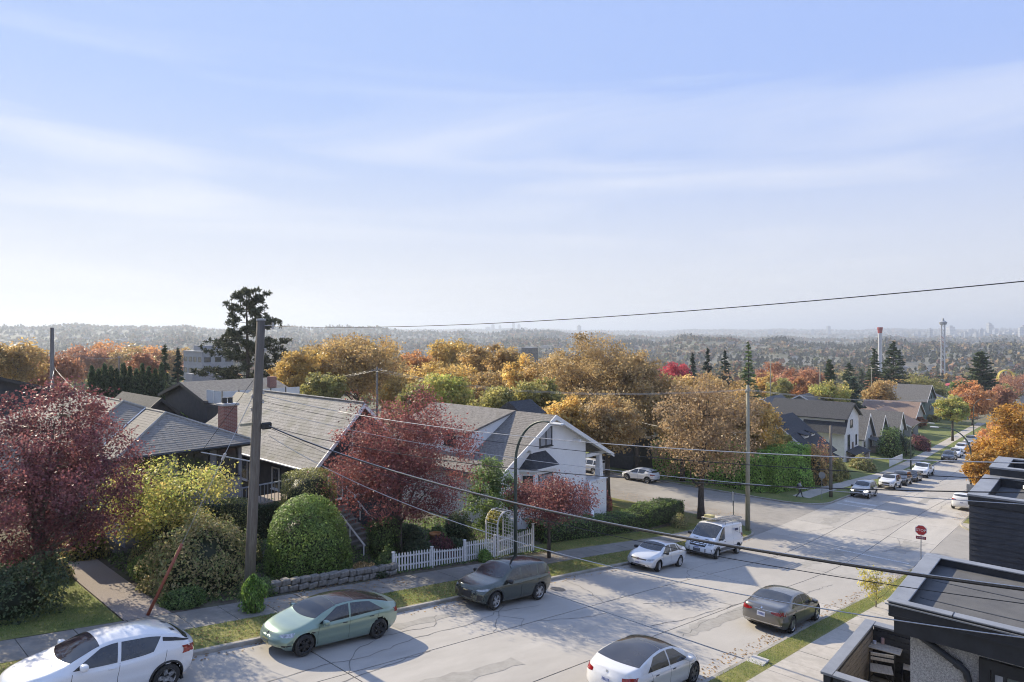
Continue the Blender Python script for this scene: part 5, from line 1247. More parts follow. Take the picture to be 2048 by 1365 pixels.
# ---- shapes (x forward, metres)
SEDAN_E = dict(wb=2.88, fo=.84, ro=.98, w=1.85, rw=.335, lean=.46, taper=.13, pcf=.36, pcr=.24, rail=.85,
    top=[(-2.42, .84), (-2.40, 1.0), (-2.28, 1.09), (-2.0, 1.145), (-1.5, 1.27), (-.9, 1.40), (-.25, 1.445), (.2, 1.41), (.75, 1.235), (1.18, 1.015), (1.5, .92), (1.95, .80), (2.2, .68), (2.28, .55)],
    belt=[(-2.42, .80), (-2.25, .96), (-1.6, .955), (-.6, .91), (.6, .87), (1.2, .855), (1.7, .80), (2.05, .70), (2.28, .50)],
    bot=[(-2.42, .42), (-2.3, .30), (-2.0, .22), (-1.6, .19), (1.6, .18), (2.0, .20), (2.2, .24), (2.28, .32)],
    topglass=[('windshield', .30, 1.20, GLASS), ('roof_panel', -.42, .285, GLASSR), ('rear_window', -1.98, -.435, GLASSR)],
    sideglass=[(-.15, -.18, .28, 1.0), (-1.55, -1.02, -.26, -.22)],
    seams=[[(.98, .30), (1.02, .60), (.99, .83)], [(-.20, .28), (-.17, .60), (-.18, .9)], [(-1.28, .72), (-1.10, .52), (-.98, .30)], [(-1.28, .72), (-1.36, .94)]],
    handles=[(.02, .80), (-1.05, .835)], handle_m=TRIM, mirror=(.82, .95), spokes=(10, .022), pair=True, rim_m=DALLOY,
    sidepatch=[([(1.12, .66), (1.30, .68)], [(1.14, .70), (1.26, .72)], TRIM, 'side_vent')],
    patches=[('F', 'headlight', [(.50, .63), (.66, .60), (.84, .62)], [(.56, .68), (.70, .715), (.80, .74)], LAMP), ('F', 'lower_grille', [(-.52, .24), (.52, .24)], [(-.60, .33), (.60, .33)], TRIM),
             ('F', 'fog_intake', [(.66, .34), (.84, .35)], [(.68, .385), (.83, .40)], TRIM), ('B', 'taillight', [(.52, .80), (.70, .77), (.86, .80)], [(.50, .90), (.70, .93), (.84, .94)], TAIL),
             ('B', 'rear_diffuser', [(-.75, .34), (.75, .34)], [(-.80, .46), (.80, .46)], TRIM), ('F', 'emblem', [(-.025, .60), (.025, .60)], [(-.03, .66), (.03, .66)], CHROME), ('B', 'emblem', [(-.03, .93), (.03, .93)], [(-.04, .99), (.04, .99)], CHROME)],
    plates=[('F', 'licence_plate', -.15, .15, .34, .49, PLATEY), ('B', 'licence_plate', -.15, .15, .66, .81, PLATE)])
SUV_Q = dict(wb=2.82, fo=.90, ro=.98, w=1.90, rw=.37, lean=.36, taper=.11, pcf=.30, pcr=.16, rail=.87, archlip=.018,
    top=[(-2.39, .95), (-2.37, 1.10), (-2.28, 1.30), (-2.1, 1.50), (-1.85, 1.615), (-1.0, 1.665), (-.2, 1.66), (.25, 1.60), (.72, 1.38), (1.08, 1.13), (1.4, 1.07), (1.95, .99), (2.22, .90), (2.31, .74)],
    belt=[(-2.39, .93), (-2.2, 1.08), (-1.2, 1.06), (0, 1.02), (1.0, 1.0), (1.6, .97), (2.05, .86), (2.31, .70)],
    bot=[(-2.39, .48), (-2.25, .34), (-1.9, .26), (1.8, .24), (2.1, .27), (2.31, .36)],
    topglass=[('windshield', .28, 1.06, GLASS), ('roof_panel', -1.1, .15, GLASSR), ('rear_window', -2.24, -2.02, GLASS)],
    sideglass=[(-.12, -.14, .30, .92), (-1.22, -1.22, -.22, -.20), (-1.80, -1.62, -1.30, -1.30)],
    seams=[[(.93, .36), (.98, .70), (.95, .98)], [(-.17, .34), (-.15, .70), (-.17, 1.0)], [(-1.30, .86), (-1.14, .62), (-1.0, .36)], [(-1.30, .86), (-1.28, 1.04)]],
    handles=[(.02, .92), (-1.0, .94)], mirror=(.72, 1.08), mirror_m=TRIM, spokes=(10, .02), pair=True, rim_m=ALLOY, steer=.12,
    patches=[('F', 'grille', [(-.42, .46), (.42, .46)], [(-.56, .76), (.56, .76)], TRIM), ('F', 'headlight', [(.54, .775), (.72, .77), (.88, .80)], [(.56, .83), (.74, .85), (.87, .87)], LAMP), ('F', 'lower_grille', [(-.40, .33), (.40, .33)], [(-.46, .41), (.46, .41)], TRIM),
             ('F', 'fog_intake', [(.60, .40), (.84, .42)], [(.62, .64), (.86, .60)], TRIM), ('B', 'taillight', [(.46, 1.0), (.66, .98), (.86, .98)], [(.46, 1.06), (.66, 1.10), (.86, 1.12)], TAIL), ('F', 'emblem', [(-.12, .70), (.12, .70)], [(-.12, .745), (.12, .745)], CHROME)],
    plates=[('B', 'licence_plate', -.15, .15, .72, .87, PLATE)])
SEDAN_J = dict(wb=2.60, fo=.90, ro=1.08, w=1.78, rw=.315, lean=.40, taper=.11, pcf=.28, pcr=.18, rail=.86,
    top=[(-2.38, .90), (-2.36, 1.02), (-2.22, 1.07), (-1.75, 1.10), (-1.35, 1.24), (-.85, 1.41), (-.1, 1.45), (.25, 1.41), (.70, 1.20), (1.02, 1.02), (1.4, .955), (1.9, .85), (2.12, .74), (2.20, .60)],
    belt=[(-2.38, .86), (-2.2, .97), (-1.4, .96), (0, .92), (1.0, .89), (1.6, .84), (2.0, .73), (2.20, .56)],
    bot=[(-2.38, .42), (-2.25, .30), (-1.9, .22), (1.7, .20), (2.05, .22), (2.20, .30)],
    topglass=[('windshield', .30, 1.02, GLASS), ('rear_window', -1.62, -.92, GLASS)],
    sideglass=[(-.08, -.10, .30, .86), (-.98, -.80, -.18, -.16), (-1.36, -1.00, -.88, -1.06)],
    seams=[[(.90, .30), (.94, .60), (.91, .88)], [(-.12, .28), (-.10, .60), (-.12, .9)], [(-1.16, .70), (-1.0, .50), (-.88, .30)], [(-1.16, .70), (-1.10, .93)]],
    handles=[(.05, .82), (-.95, .85)], mirror=(.70, .98), mirror_m=TRIM, spokes=(5, .06), rim_m=ALLOY, steer=.22,
    patches=[('F', 'grille', [(-.46, .60), (.46, .60)], [(-.50, .665), (.50, .665)], TRIM), ('F', 'headlight', [(.52, .60), (.68, .59), (.82, .63)], [(.54, .68), (.70, .71), (.80, .73)], LAMP), ('F', 'lower_grille', [(-.72, .28), (.72, .28)], [(-.60, .36), (.60, .36)], TRIM),
             ('F', 'emblem', [(-.055, .585), (.055, .585)], [(-.055, .69), (.055, .69)], CHROME), ('B', 'taillight', [(.46, .78), (.64, .76), (.80, .80)], [(.46, .90), (.64, .93), (.80, .92)], TAIL)],
    plates=[('F', 'licence_plate', -.15, .15, .38, .52, PLATE), ('B', 'licence_plate', -.15, .15, .66, .80, PLATE)])
SEDAN_B = dict(wb=3.18, fo=.86, ro=1.12, w=1.90, rw=.36, lean=.44, taper=.10, pcf=.30, pcr=.17, rail=.86,
    top=[(-2.72, .86), (-2.70, 1.04), (-2.58, 1.10), (-2.0, 1.15), (-1.62, 1.26), (-1.0, 1.44), (-.3, 1.485), (.2, 1.455), (.75, 1.25), (1.15, 1.05), (1.6, .98), (2.1, .87), (2.36, .76), (2.45, .60)],
    belt=[(-2.72, .82), (-2.5, 1.0), (-1.5, .99), (0, .945), (1.1, .92), (1.8, .87), (2.2, .76), (2.45, .56)],
    bot=[(-2.72, .40), (-2.55, .28), (-2.2, .22), (2.0, .20), (2.3, .23), (2.45, .30)],
    topglass=[('windshield', .28, 1.14, GLASS), ('rear_window', -1.86, -1.06, GLASS)],
    sideglass=[(-.18, -.20, .30, .98), (-1.28, -1.04, -.28, -.27), (-1.66, -1.25, -1.12, -1.36)],
    seams=[[(1.02, .30), (1.08, .62), (1.05, .9)], [(-.22, .28), (-.2, .62), (-.22, .93)], [(-1.46, .74), (-1.26, .54), (-1.1, .30)], [(-1.46, .74), (-1.42, .97)]],
    handles=[(0, .84), (-1.22, .87)], mirror=(.82, 1.02), spokes=(10, .02), pair=True, rim_m=ALLOY,
    patches=[('B', 'taillight', [(.40, .85), (.62, .80), (.90, .80)], [(.40, .90), (.64, .94), (.90, .96)], TAIL), ('B', 'exhaust_trim', [(.48, .36), (.78, .36)], [(.46, .44), (.82, .44)], CHROME), ('B', 'chrome_strip', [(-.46, .425), (.46, .425)], [(-.46, .445), (.46, .445)], CHROME),
             ('B', 'lamp_trim', [(.05, .915), (.5, .925), (.88, .915)], [(.05, .928), (.5, .938), (.88, .928)], CHROME), ('B', 'emblem', [(-.035, .955), (.035, .955)], [(-.035, 1.025), (.035, 1.025)], CHROME),
             ('F', 'headlight', [(.50, .64), (.68, .63), (.86, .66)], [(.52, .71), (.70, .74), (.85, .75)], LAMP), ('F', 'grille', [(-.36, .46), (.36, .46)], [(-.40, .72), (.40, .72)], TRIM), ('B', 'lower_valance', [(-.6, .27), (.6, .27)], [(-.44, .35), (.44, .35)], TRIM)],
    plates=[('B', 'licence_plate', -.17, .17, .66, .85, PLATE)])
SUV_C = dict(wb=2.64, fo=.92, ro=.82, w=1.80, rw=.345, lean=.48, taper=.12, pcf=.40, pcr=.24, rail=.84, archlip=.032,
    top=[(-2.14, .95), (-2.12, 1.07), (-1.98, 1.16), (-1.72, 1.33), (-1.35, 1.455), (-.7, 1.55), (-.05, 1.55), (.35, 1.48), (.78, 1.27), (1.14, 1.09), (1.5, 1.0), (1.95, .90), (2.16, .80), (2.24, .66)],
    belt=[(-2.14, .92), (-1.95, 1.14), (-1.4, 1.14), (-.6, 1.0), (.4, .95), (1.1, .95), (1.6, .90), (2.0, .80), (2.24, .62)],
    bot=[(-2.14, .50), (-2.0, .34), (-1.7, .25), (1.7, .23), (2.05, .25), (2.24, .34)],
    topglass=[('windshield', .36, 1.12, GLASS), ('rear_window', -1.94, -1.66, GLASS)],
    sideglass=[(-.04, -.06, .34, .96), (-.90, -1.08, -.14, -.12)],
    seams=[[(.93, .36), (.98, .66), (.96, .92)], [(-.10, .34), (-.08, .66), (-.10, .96)], [(-1.20, .80), (-1.02, .60), (-.88, .36)], [(-1.20, .80), (-1.22, 1.08)]],
    handles=[(.08, .88)], mirror=(.76, 1.08), spokes=(5, .045), rim_m=mat('two_tone_alloy', (.5, .5, .5), (.03, .03, .03), .3, 9, metallic=.6),
    sidepatch=[([(-1.86, 1.17), (-1.45, 1.25), (-1.12, 1.29)], [(-1.80, 1.21), (-1.45, 1.33), (-1.12, 1.38)], TRIM, 'rear_quarter_trim'), ([(-1.12, .23), (1.12, .21)], [(-1.12, .33), (1.12, .30)], TRIM, 'sill_cladding')],
    patches=[('B', 'taillight', [(.46, .96), (.64, .92), (.88, .90)], [(.46, 1.02), (.66, 1.06), (.86, 1.10)], TAIL), ('F', 'headlight', [(.46, .66), (.64, .66), (.86, .70)], [(.48, .72), (.66, .76), (.85, .82)], LAMP), ('F', 'lower_grille', [(-.6, .34), (.6, .34)], [(-.66, .50), (.66, .50)], TRIM),
             ('B', 'rear_bumper_trim', [(-.8, .36), (.8, .36)], [(-.84, .52), (.84, .52)], TRIM), ('T', 'hood_vent', [(-1.56, .22), (-1.56, .42)], [(-1.44, .24), (-1.44, .44)], TRIM)],
    plates=[('B', 'licence_plate', -.15, .15, .66, .80, PLATE)])
VAN = dict(wb=3.30, fo=.98, ro=1.0, w=2.02, rw=.345, lean=.13, taper=.07, pcf=.26, pcr=.06, rail=.90, hoodedge=.10, flare=.01,
    top=[(-2.65, 1.95), (-2.63, 2.02), (-2.5, 2.08), (-1.0, 2.11), (.3, 2.10), (.62, 2.04), (.95, 1.86), (1.40, 1.52), (1.78, 1.24), (1.95, 1.17), (2.35, 1.05), (2.55, .92), (2.63, .74)],
    belt=[(-2.65, 1.12), (-1.0, 1.14), (.5, 1.13), (1.4, 1.08), (1.9, 1.03), (2.3, .93), (2.63, .70)],
    bot=[(-2.65, .46), (-2.4, .36), (1.9, .32), (2.3, .32), (2.63, .40)],
    topglass=[('windshield', .72, 1.78, GLASS)], cowl=.10,
    sideglass=[(.55, .50, .80, 1.52)],
    seams=[[(1.60, .42), (1.66, .8), (1.60, 1.1)], [(.46, .40), (.46, 1.0), (.44, 1.9)], [(-.80, .40), (-.80, 1.2), (-.80, 1.9)]],
    handles=[(.62, 1.02)], handle_m=TRIM, mirror=(1.42, 1.26), mirror_m=TRIM, spokes=(5, .07), rim_m=mat('steel_wheel', (.45, .45, .44), (.32, .32, .32), .5, 12, metallic=.4), tw=.22, archlip=.03, steer=.15,
    sidepatch=[([(-2.55, .40), (-1.2, .37), (1.2, .36), (2.2, .42)], [(-2.55, .70), (-1.2, .68), (1.2, .66), (2.2, .66)], mat('grey_plastic', (.10, .105, .115), (.13, .135, .14), .6, 12), 'lower_cladding')],
    patches=[('F', 'grille', [(-.52, .74), (.52, .74)], [(-.60, 1.0), (.60, 1.0)], TRIM), ('F', 'headlight', [(.66, .86), (.80, .84), (.93, .88)], [(.64, .98), (.78, 1.02), (.92, 1.04)], LAMP), ('F', 'front_bumper', [(-.92, .42), (.92, .42)], [(-.92, .64), (.92, .64)], MATS['grey_plastic']),
             ('F', 'grille_bar', [(-.50, .85), (.50, .85)], [(-.54, .885), (.54, .885)], CHROME), ('F', 'emblem', [(-.09, .83), (.09, .83)], [(-.09, .90), (.09, .90)], CHROME), ('T', 'hood_vent', [(1.98, .22), (1.98, .52)], [(2.06, .24), (2.06, .54)], TRIM),
             ('B', 'taillight', [(.86, .95), (.98, .95)], [(.86, 1.35), (.98, 1.35)], TAIL)],
    plates=[('F', 'licence_plate', -.16, .16, .60, .74, PLATE)])
SUV_F = dict(SUV_Q); SUV_F.update(wb=2.65, fo=.88, ro=.95, w=1.80, rw=.35, steer=0, archlip=.03,
    top=[(-2.28, .95), (-2.26, 1.10), (-2.2, 1.36), (-2.0, 1.60), (-1.7, 1.67), (-.8, 1.70), (-.1, 1.69), (.3, 1.62), (.70, 1.42), (1.02, 1.18), (1.4, 1.10), (1.9, 1.02), (2.12, .92), (2.205, .76)],
    belt=[(-2.28, .93), (-2.1, 1.06), (0, 1.03), (1.0, 1.02), (1.6, .98), (2.0, .88), (2.205, .72)], bot=[(-2.28, .48), (-2.1, .34), (1.8, .30), (2.05, .32), (2.205, .40)],
    topglass=[('windshield', .34, 1.0, GLASS), ('rear_window', -2.2, -1.98, GLASS)], sideglass=[(-.12, -.14, .32, .88), (-1.1, -1.1, -.22, -.20), (-1.95, -1.78, -1.2, -1.2)], rim_m=ALLOY,
    patches=[('F', 'grille', [(-.40, .60), (.40, .60)], [(-.44, .80), (.44, .80)], TRIM), ('F', 'headlight', [(.50, .70), (.66, .69), (.84, .74)], [(.50, .82), (.68, .84), (.82, .88)], LAMP), ('F', 'lower_grille', [(-.6, .40), (.6, .40)], [(-.62, .52), (.62, .52)], TRIM),
             ('B', 'taillight', [(.60, .95), (.84, .95)], [(.60, 1.15), (.84, 1.2)], TAIL)], plates=[('F', 'licence_plate', -.15, .15, .50, .62, PLATE)])
SUV_F['seams'] = SUV_Q['seams']; SUV_F.pop('sidepatch', None)
PICKUP = dict(wb=3.55, fo=.95, ro=1.15, w=1.98, rw=.40, lean=.30, taper=.07, pcf=.16, pcr=.05, rail=.88, archlip=.03, flare=.03,
    top=[(-2.92, 1.18), (-2.90, 1.20), (-1.25, 1.20), (-1.12, 1.26), (-1.02, 1.72), (-.9, 1.84), (0, 1.90), (.45, 1.86), (.75, 1.68), (1.12, 1.36), (1.3, 1.28), (2.2, 1.20), (2.6, 1.12), (2.72, .92)],
    belt=[(-2.92, 1.12), (-1.2, 1.14), (0, 1.18), (1.1, 1.18), (2.0, 1.12), (2.5, 1.02), (2.72, .86)], bot=[(-2.92, .60), (-2.7, .50), (2.2, .45), (2.72, .52)],
    topglass=[('windshield', .50, 1.10, GLASS)], sideglass=[(.10, .08, .44, .95), (-.95, -.92, 0, .0)], seams=[[(1.08, .55), (1.1, 1.15)], [(.04, .52), (.04, 1.15)], [(-1.0, .55), (-1.0, 1.15)]],
    handles=[(.2, 1.05), (-.8, 1.05)], mirror=(.85, 1.30), mirror_m=TRIM, spokes=(6, .05), rim_m=ALLOY,
    sidepatch=[], patches=[('F', 'grille', [(-.50, .74), (.50, .74)], [(-.54, 1.0), (.54, 1.0)], TRIM), ('F', 'headlight', [(.62, .82), (.76, .82), (.90, .84)], [(.60, .98), (.76, 1.0), (.88, 1.0)], LAMP), ('F', 'front_bumper', [(-.85, .54), (.85, .54)], [(-.85, .68), (.85, .68)], CHROME),
             ('T', 'cargo_bed_liner', [(-2.82, -.72), (-2.82, .72)], [(-1.30, -.72), (-1.30, .72)], TRIM), ('B', 'taillight', [(.78, .8), (.93, .8)], [(.78, 1.1), (.93, 1.1)], TAIL)],
    plates=[('F', 'licence_plate', -.15, .15, .56, .68, PLATE)])
P_GREEN = mat('paint_green_shift', (.30, .42, .33), None, .30, metallic=.55, coat=.8)
n_, l_ = P_GREEN.node_tree.nodes, P_GREEN.node_tree.links      # colour-shift wrap: greener face on, bluer at a glance (a pigment, seen from anywhere)
lw = n_.new('ShaderNodeLayerWeight'); lw.inputs[0].default_value = .35; rp = n_.new('ShaderNodeValToRGB')
rp.color_ramp.elements[0].color = (.235, .315, .235, 1); rp.color_ramp.elements[1].color = (.30, .41, .43, 1); l_.new(lw.outputs['Facing'], rp.inputs[0]); l_.new(rp.outputs[0], n_['Principled BSDF'].inputs['Base Color'])
P_DKGREEN = paint('paint_dark_green', (.075, .088, .074), .6, .26)
P_WHITE = paint('paint_white', (.74, .745, .75)); P_WHITE2 = paint('paint_pearl', (.70, .70, .70)); P_SILVER = paint('paint_silver', (.66, .67, .68), .3)
P_BRONZE = paint('paint_bronze_grey', (.19, .18, .165), .7, .28); P_BLACK = paint('paint_black', (.02, .021, .024), .3)
P_NAVY = paint('paint_charcoal', (.05, .053, .06), .5); P_DULL = paint('paint_faded_silver', (.40, .41, .41), .4, .4)
VW_ = 18.78      # line of the street-side wheels of the cars parked along the far kerb
def park(root, xs_front, xs_rear, near_t, S, heading):
    c_s = (xs_front + xs_rear) / 2; side = S['w'] / 2
    return seat(root, c_s, near_t + (side if heading == -1 else side), heading)
g_ = car(SEDAN_E, 'sedan', 'glossy green colour-shift electric sedan with black wheels parked beside utility pole', P_GREEN, group=None); seat(g_, 12.4, VW_ + .93, -1)
a_ = car(SUV_Q, 'suv', 'dark green suv with big grille parked by the white picket fence', P_DKGREEN); seat(a_, 21.1, VW_ + .95, -1, -.01)
j_ = car(SEDAN_J, 'sedan', 'silver white sedan parked just ahead of the white work van', P_SILVER); seat(j_, 34.2, VW_ + .89, -1, .03)
b_ = car(SEDAN_B, 'sedan', 'bronze grey luxury sedan with red tail lamps and twin exhausts by the grass strip', P_BRONZE); seat(b_, 30.3, 9.98 + .95, 1, .0)
wt = car(dict(SEDAN_E, rim_m=mat('grey_alloy', (.16, .16, .165), None, .35, metallic=.6), plates=[('B', 'licence_plate', -.15, .15, .66, .81, PLATE)]), 'sedan', 'white electric sedan with dark glass roof parked on the sidewalk side of the street', P_WHITE2); seat(wt, 18.55, 10.08 + .93, 1)
ch = car(SUV_C, 'hatchback', 'white compact crossover with black quarter trim parked beside the lawn', P_WHITE); seat(ch, 5.55, VW_ + .88, -1)
vn = car(VAN, 'van', 'white work van with ladder rack and dark lower cladding near the corner pole', P_WHITE, 'van'); seat(vn, 42.0, VW_ + 1.01, -1, .02)
# ================================================================ poles, wires, lamps, signs, fence
mat('pole_wood', (.155, .135, .115), (.25, .225, .195), .92, 5, bump=.6, bscale=14, stretch=(5, 5, .3), c3=(.12, .105, .09))
mat('pole_wood_pale', (.27, .255, .19), (.36, .34, .26), .9, 5, bump=.4, bscale=14, stretch=(5, 5, .3))
mat('wire_black', (.02, .02, .021), None, .6); mat('wire_bare', (.46, .46, .47), (.36, .36, .37), .35, 30, metallic=.5); mat('galvanised', (.40, .41, .42), (.32, .33, .34), .5, 12, metallic=.5)
mat('porcelain', (.42, .40, .38), None, .3); mat('lamp_green', (.045, .065, .058), (.06, .085, .075), .5, 4); mat('led_head', (.55, .56, .57), (.48, .49, .50), .5, 6)
mat('orange_guard', (.36, .10, .055), (.28, .085, .05), .6, 5); mat('sign_red', (.48, .03, .035), (.42, .03, .03), .45, 4); mat('sign_white', (.75, .75, .75), None, .5); mat('sign_back', (.36, .37, .38), (.30, .31, .32), .5, 4, metallic=.4)
mat('picket_white', (.84, .825, .80), (.76, .745, .72), .65, 12)
def text_mesh(name, body, size, m, parent, loc, rot):
    cu = bpy.data.curves.new(name, 'FONT'); cu.body = body; cu.size = size; cu.extrude = .002; cu.align_x = 'CENTER'; cu.align_y = 'CENTER'; cu.resolution_u = 3
    o = bpy.data.objects.new(name, cu); col.objects.link(o); dg = bpy.context.evaluated_depsgraph_get()
    me = bpy.data.meshes.new_from_object(o.evaluated_get(dg)); bpy.data.objects.remove(o); me.materials.clear(); me.materials.append(m)
    q = bpy.data.objects.new(name, me); col.objects.link(q); q.parent = parent; q.location = loc; q.rotation_euler = rot; q['kind'] = 'stuff'
    return q
# big leaning pole by the green sedan
PB = Vector((11.72, 23.98, G(11.72, 23.98) + .1)); PT = at(522, 640, 24.35)
def on_pole(py):      # point on the pole axis at a photo row
    q = (1215 - py) / (1215 - 640); return PB + (PT - PB) * q
up_ = thing('utility_pole', 'tall weathered wooden utility pole leaning over the garden by the green sedan', 'utility pole', tuple(PB))
Lp = PB
ax = (PT - PB)
MB().tube([-ax * .02, ax * .35, ax * .7, ax], [.20, .185, .168, .15], 16).build('pole', MATS['pole_wood'], up_, True)
MB().lathe([(.0, .03), (.165, .02), (.168, -.05), (.0, -.05)], 14, 'z', ax + Vector((0, 0, .02))).build('pole_cap', MATS['galvanised'], up_)
side = Vector((math.sin(PHI), -math.cos(PHI), 0))
h847 = on_pole(847) - Lp
MB().bbox(h847 + Vector((-.62, -.05, -.05)), h847 + Vector((.08, .05, .05)), .01).build('cross_block', MATS['pole_wood_pale'], up_); up_.children[-1].rotation_euler = (0, 0, 0)
for (y, r) in ((700, 1), (785, 1), (793, -1), (803, 1), (818, -1)):
    p = on_pole(y) - Lp + side * .2 * r; MB().lathe([(.02, -.07), (.05, -.05), (.03, 0), (.05, .05), (.02, .07)], 10, 'z', p).build('insulator', MATS['porcelain'], up_); MB().tube([p - side * .12 * r, p], .015, 6).build('insulator_pin', MATS['galvanised'], up_)
p = on_pole(652) - Lp; MB().tube([p, p + side * .45 + Vector((0, 0, .02))], .02, 6).build('top_bracket', MATS['galvanised'], up_)
MB().lathe([(.0, -.12), (.06, -.10), (.035, -.05), (.06, 0), (.035, .05), (.05, .1), (0, .12)], 10, 'z', p + side * .45).build('insulator', MATS['porcelain'], up_)
p = on_pole(853) - Lp + side * .22; MB().bbox(p + Vector((-.05, -.1, -.12)), p + Vector((.35, .06, .14)), .05).build('cable_splice_case', MATS['wire_black'], up_)
sp = on_pole(925) - Lp; se = at(402, 905, 24.2) - Lp; MB().tube([sp, se], [.028, .022], 8).build('guy_strut', MATS['galvanised'], up_)
MB().tube([p_ * 1.0 + side * .155 for p_ in (ax * .02, ax * .3)], .025, 6).build('conduit', MATS['galvanised'], up_)
# guy wires and the orange guard
def wire(name, label, pts, r, m, group=None, n=40, cat='wire', seg=5):
    P = [Vector(p) for p in pts]
    o = MB().tube([p - P[0] for p in P], r, seg); ob = o.build(name, MATS[m], None, True, False); ob.location = P[0]; return tag(ob, label, cat, group)
ga = Vector((8.35, 24.45, G(8.35, 24.45) + .1)); gt = on_pole(770)
wire('guy_wire', 'straight guy wire from the orange guard up to the leaning pole', [ga, gt], .012, 'wire_bare')
wire('guy_wire', 'thin guy wire from the strut tip up the leaning pole', [at(402, 905, 24.2), on_pole(745)], .009, 'wire_black')
dgy = (gt - ga).normalized(); gd = thing('guy_guard', 'slanting orange plastic guy wire guard at the garden path edge', 'guy guard', tuple(ga))
MB().tube([dgy * .05, dgy * 2.55], [.055, .05], 10).build('guard_sleeve', MATS['orange_guard'], gd, True); MB().tube([dgy * .02, dgy * .06], .035, 8).build('anchor_rod', MATS['galvanised'], gd)
q = ga + dgy * ((at(456, 916, 24.2) - ga).length); MB().lathe([(.0, -.16), (.05, -.12), (.055, .12), (0, .16)], 8, 'z').build('tmp', MATS['porcelain']); _o = bpy.data.objects['tmp']; _o.name = 'strain_insulator'; _o.location = q; _o.rotation_euler = dgy.to_track_quat('Z', 'Y').to_euler(); tag(_o, 'pale strain insulator on the guy wire before the bungalow window', 'insulator')
def plane_pt(px, py, s=11.7):
    r = (px - 1024) / FPX; k = s / (math.cos(PHI) + math.sin(PHI) * r); return k * (math.sin(PHI) - math.cos(PHI) * r), Z(k * (py - HOR) / FPX)
def crossing(name, label, trip, r, m, group=None, t_end=-5., start=None):
    T, Zz = zip(*[plane_pt(x, y) for x, y in trip]); c = np.polyfit(T, Zz, 2 if len(trip) < 5 else 3)
    ts = np.linspace(T[0], t_end, 48); pts = [(11.7, t, float(np.polyval(c, t))) for t in ts]
    if start is not None: pts[0] = tuple(start)
    return wire(name, label, pts, r, m, group)
crossing('power_line', 'high single power line running from the pole top out over the street', [(548, 653), (1300, 628), (2048, 563)], .0085, 'wire_black')
crossing('service_wire', 'upper pale bare service wire spanning the street', [(528, 791), (1200, 887), (2048, 927)], .010, 'wire_bare')
crossing('service_wire', 'dark service wire just under the upper pale one', [(528, 803), (912, 874), (2048, 961)], .007, 'wire_black')
crossing('telephone_cable', 'black cable leaving the splice case high across the street', [(538, 853), (926, 926), (2048, 986)], .010, 'wire_black')
crossing('telephone_cable', 'thick lashed black cable bundle sagging across the street', [(538, 853), (1002, 1001), (1312, 1066), (2048, 1180)], .024, 'wire_black')
crossing('messenger_wire', 'pale messenger wire lashed on top of the thick cable bundle', [(538, 852), (1002, 999.5), (1312, 1063), (2048, 1176)], .010, 'wire_bare')
crossing('telephone_cable', 'thin dark cable sagging below the thick bundle', [(538, 856), (1000, 1019), (1284, 1084), (2048, 1208)], .007, 'wire_black')
crossing('service_wire', 'lowest pale service wire dropping to the townhouse', [(538, 872), (800, 1003), (1312, 1155), (2048, 1276)], .010, 'wire_bare')
crossing('service_wire', 'thin pale wire drooping past the red maple', [(528, 818), (800, 875), (1200, 945), (2048, 1006)], .007, 'wire_bare')
# street lamps
def lamp(label, s, t, toward, H=7.9, reach=2.3, extra=False):
    z = G(s, t) + .12; o = thing('street_lamp', label, 'street lamp', (s, t, z), 0, None)
    pts = [(0, 0, 0), (0, 0, H - 2.3)]; rad = [.105, .075]
    for i in range(1, 13):
        a = i / 12 * math.pi / 2; pts.append((0, toward * reach * .82 * (1 - math.cos(a)), H - 2.3 + 2.2 * math.sin(a))); rad.append(.072 - .03 * i / 12)
    pts.append((0, toward * reach, H - .12)); rad.append(.035)
    MB().tube(pts, rad, 12).build('pole', MATS['lamp_green'], o, True)
    MB().lathe([(.17, 0), (.16, .25), (.12, .32), (.11, .5)], 12).build('pole_base', MATS['lamp_green'], o)
    a, b = sorted((toward * (reach - .1), toward * (reach + .62)))
    MB().bbox((-.15, a, H - .20), (.15, b, H - .10), .03).build('lamp_head', MATS['led_head'], o)
    if extra:
        MB().bbox((-.02, -1.5, 3.55), (.02, -.1, 3.75), .005).build('street_name_sign', MATS['sign_back'], o); MB().bbox((-.13, -.32, 2.35), (-.10, .32, 3.15), .01).build('parking_sign', MATS['sign_back'], o)
    return o
lamp('green curved street lamp between picket fence and dark green suv', 23.8, 21.35, -1); lamp('tall curved street lamp with sign plates at the far corner', 73.6, 9.55, 1, 8.3, 2.6, True); lamp('curved street lamp beside the line of parked cars past the hedge', 109, 21.3, -1, 7.6)
lamp('distant curved street lamp where the street levels out by the round tree', 168, 21.3, -1, 8)
# other utility poles
def upole(label, s, t, H, r=.15, m='pole_wood', arm=None, lean=(0, 0), z=None):
    z = G(s, t) + .05 if z is None else z; o = thing('utility_pole', label, 'utility pole', (s, t, z))
    MB().tube([(0, 0, 0), (lean[0], lean[1], H)], [r * 1.2, r * .8], 12).build('pole', MATS[m], o, True)
    if arm:
        for (h, w, rz) in arm:
            a = MB().bbox((-w / 2, -.05, -.06), (w / 2, .05, .06), .008).build('crossarm', MATS[m], o); a.location = (lean[0], lean[1], h); a.rotation_euler = (0, 0, rz)
            for x in (-w * .45, -w * .2, w * .2, w * .45):
                i = MB().lathe([(.02, 0), (.05, .04), (.03, .09), (.05, .12), (0, .16)], 8, 'z', (x, 0, .06)).build('insulator', MATS['porcelain'], a)
    return o
p2z = G(51.8, 21.5); upole('pale new wooden utility pole standing at the corner behind the van', 51.8, 21.5, 11.7, .16, 'pole_wood_pale', [(11.2, 1.5, R_(10))])
upole('short dark wooden pole beside the laurel hedge', 73.3, 21.6, 7.5, .15, 'pole_wood')
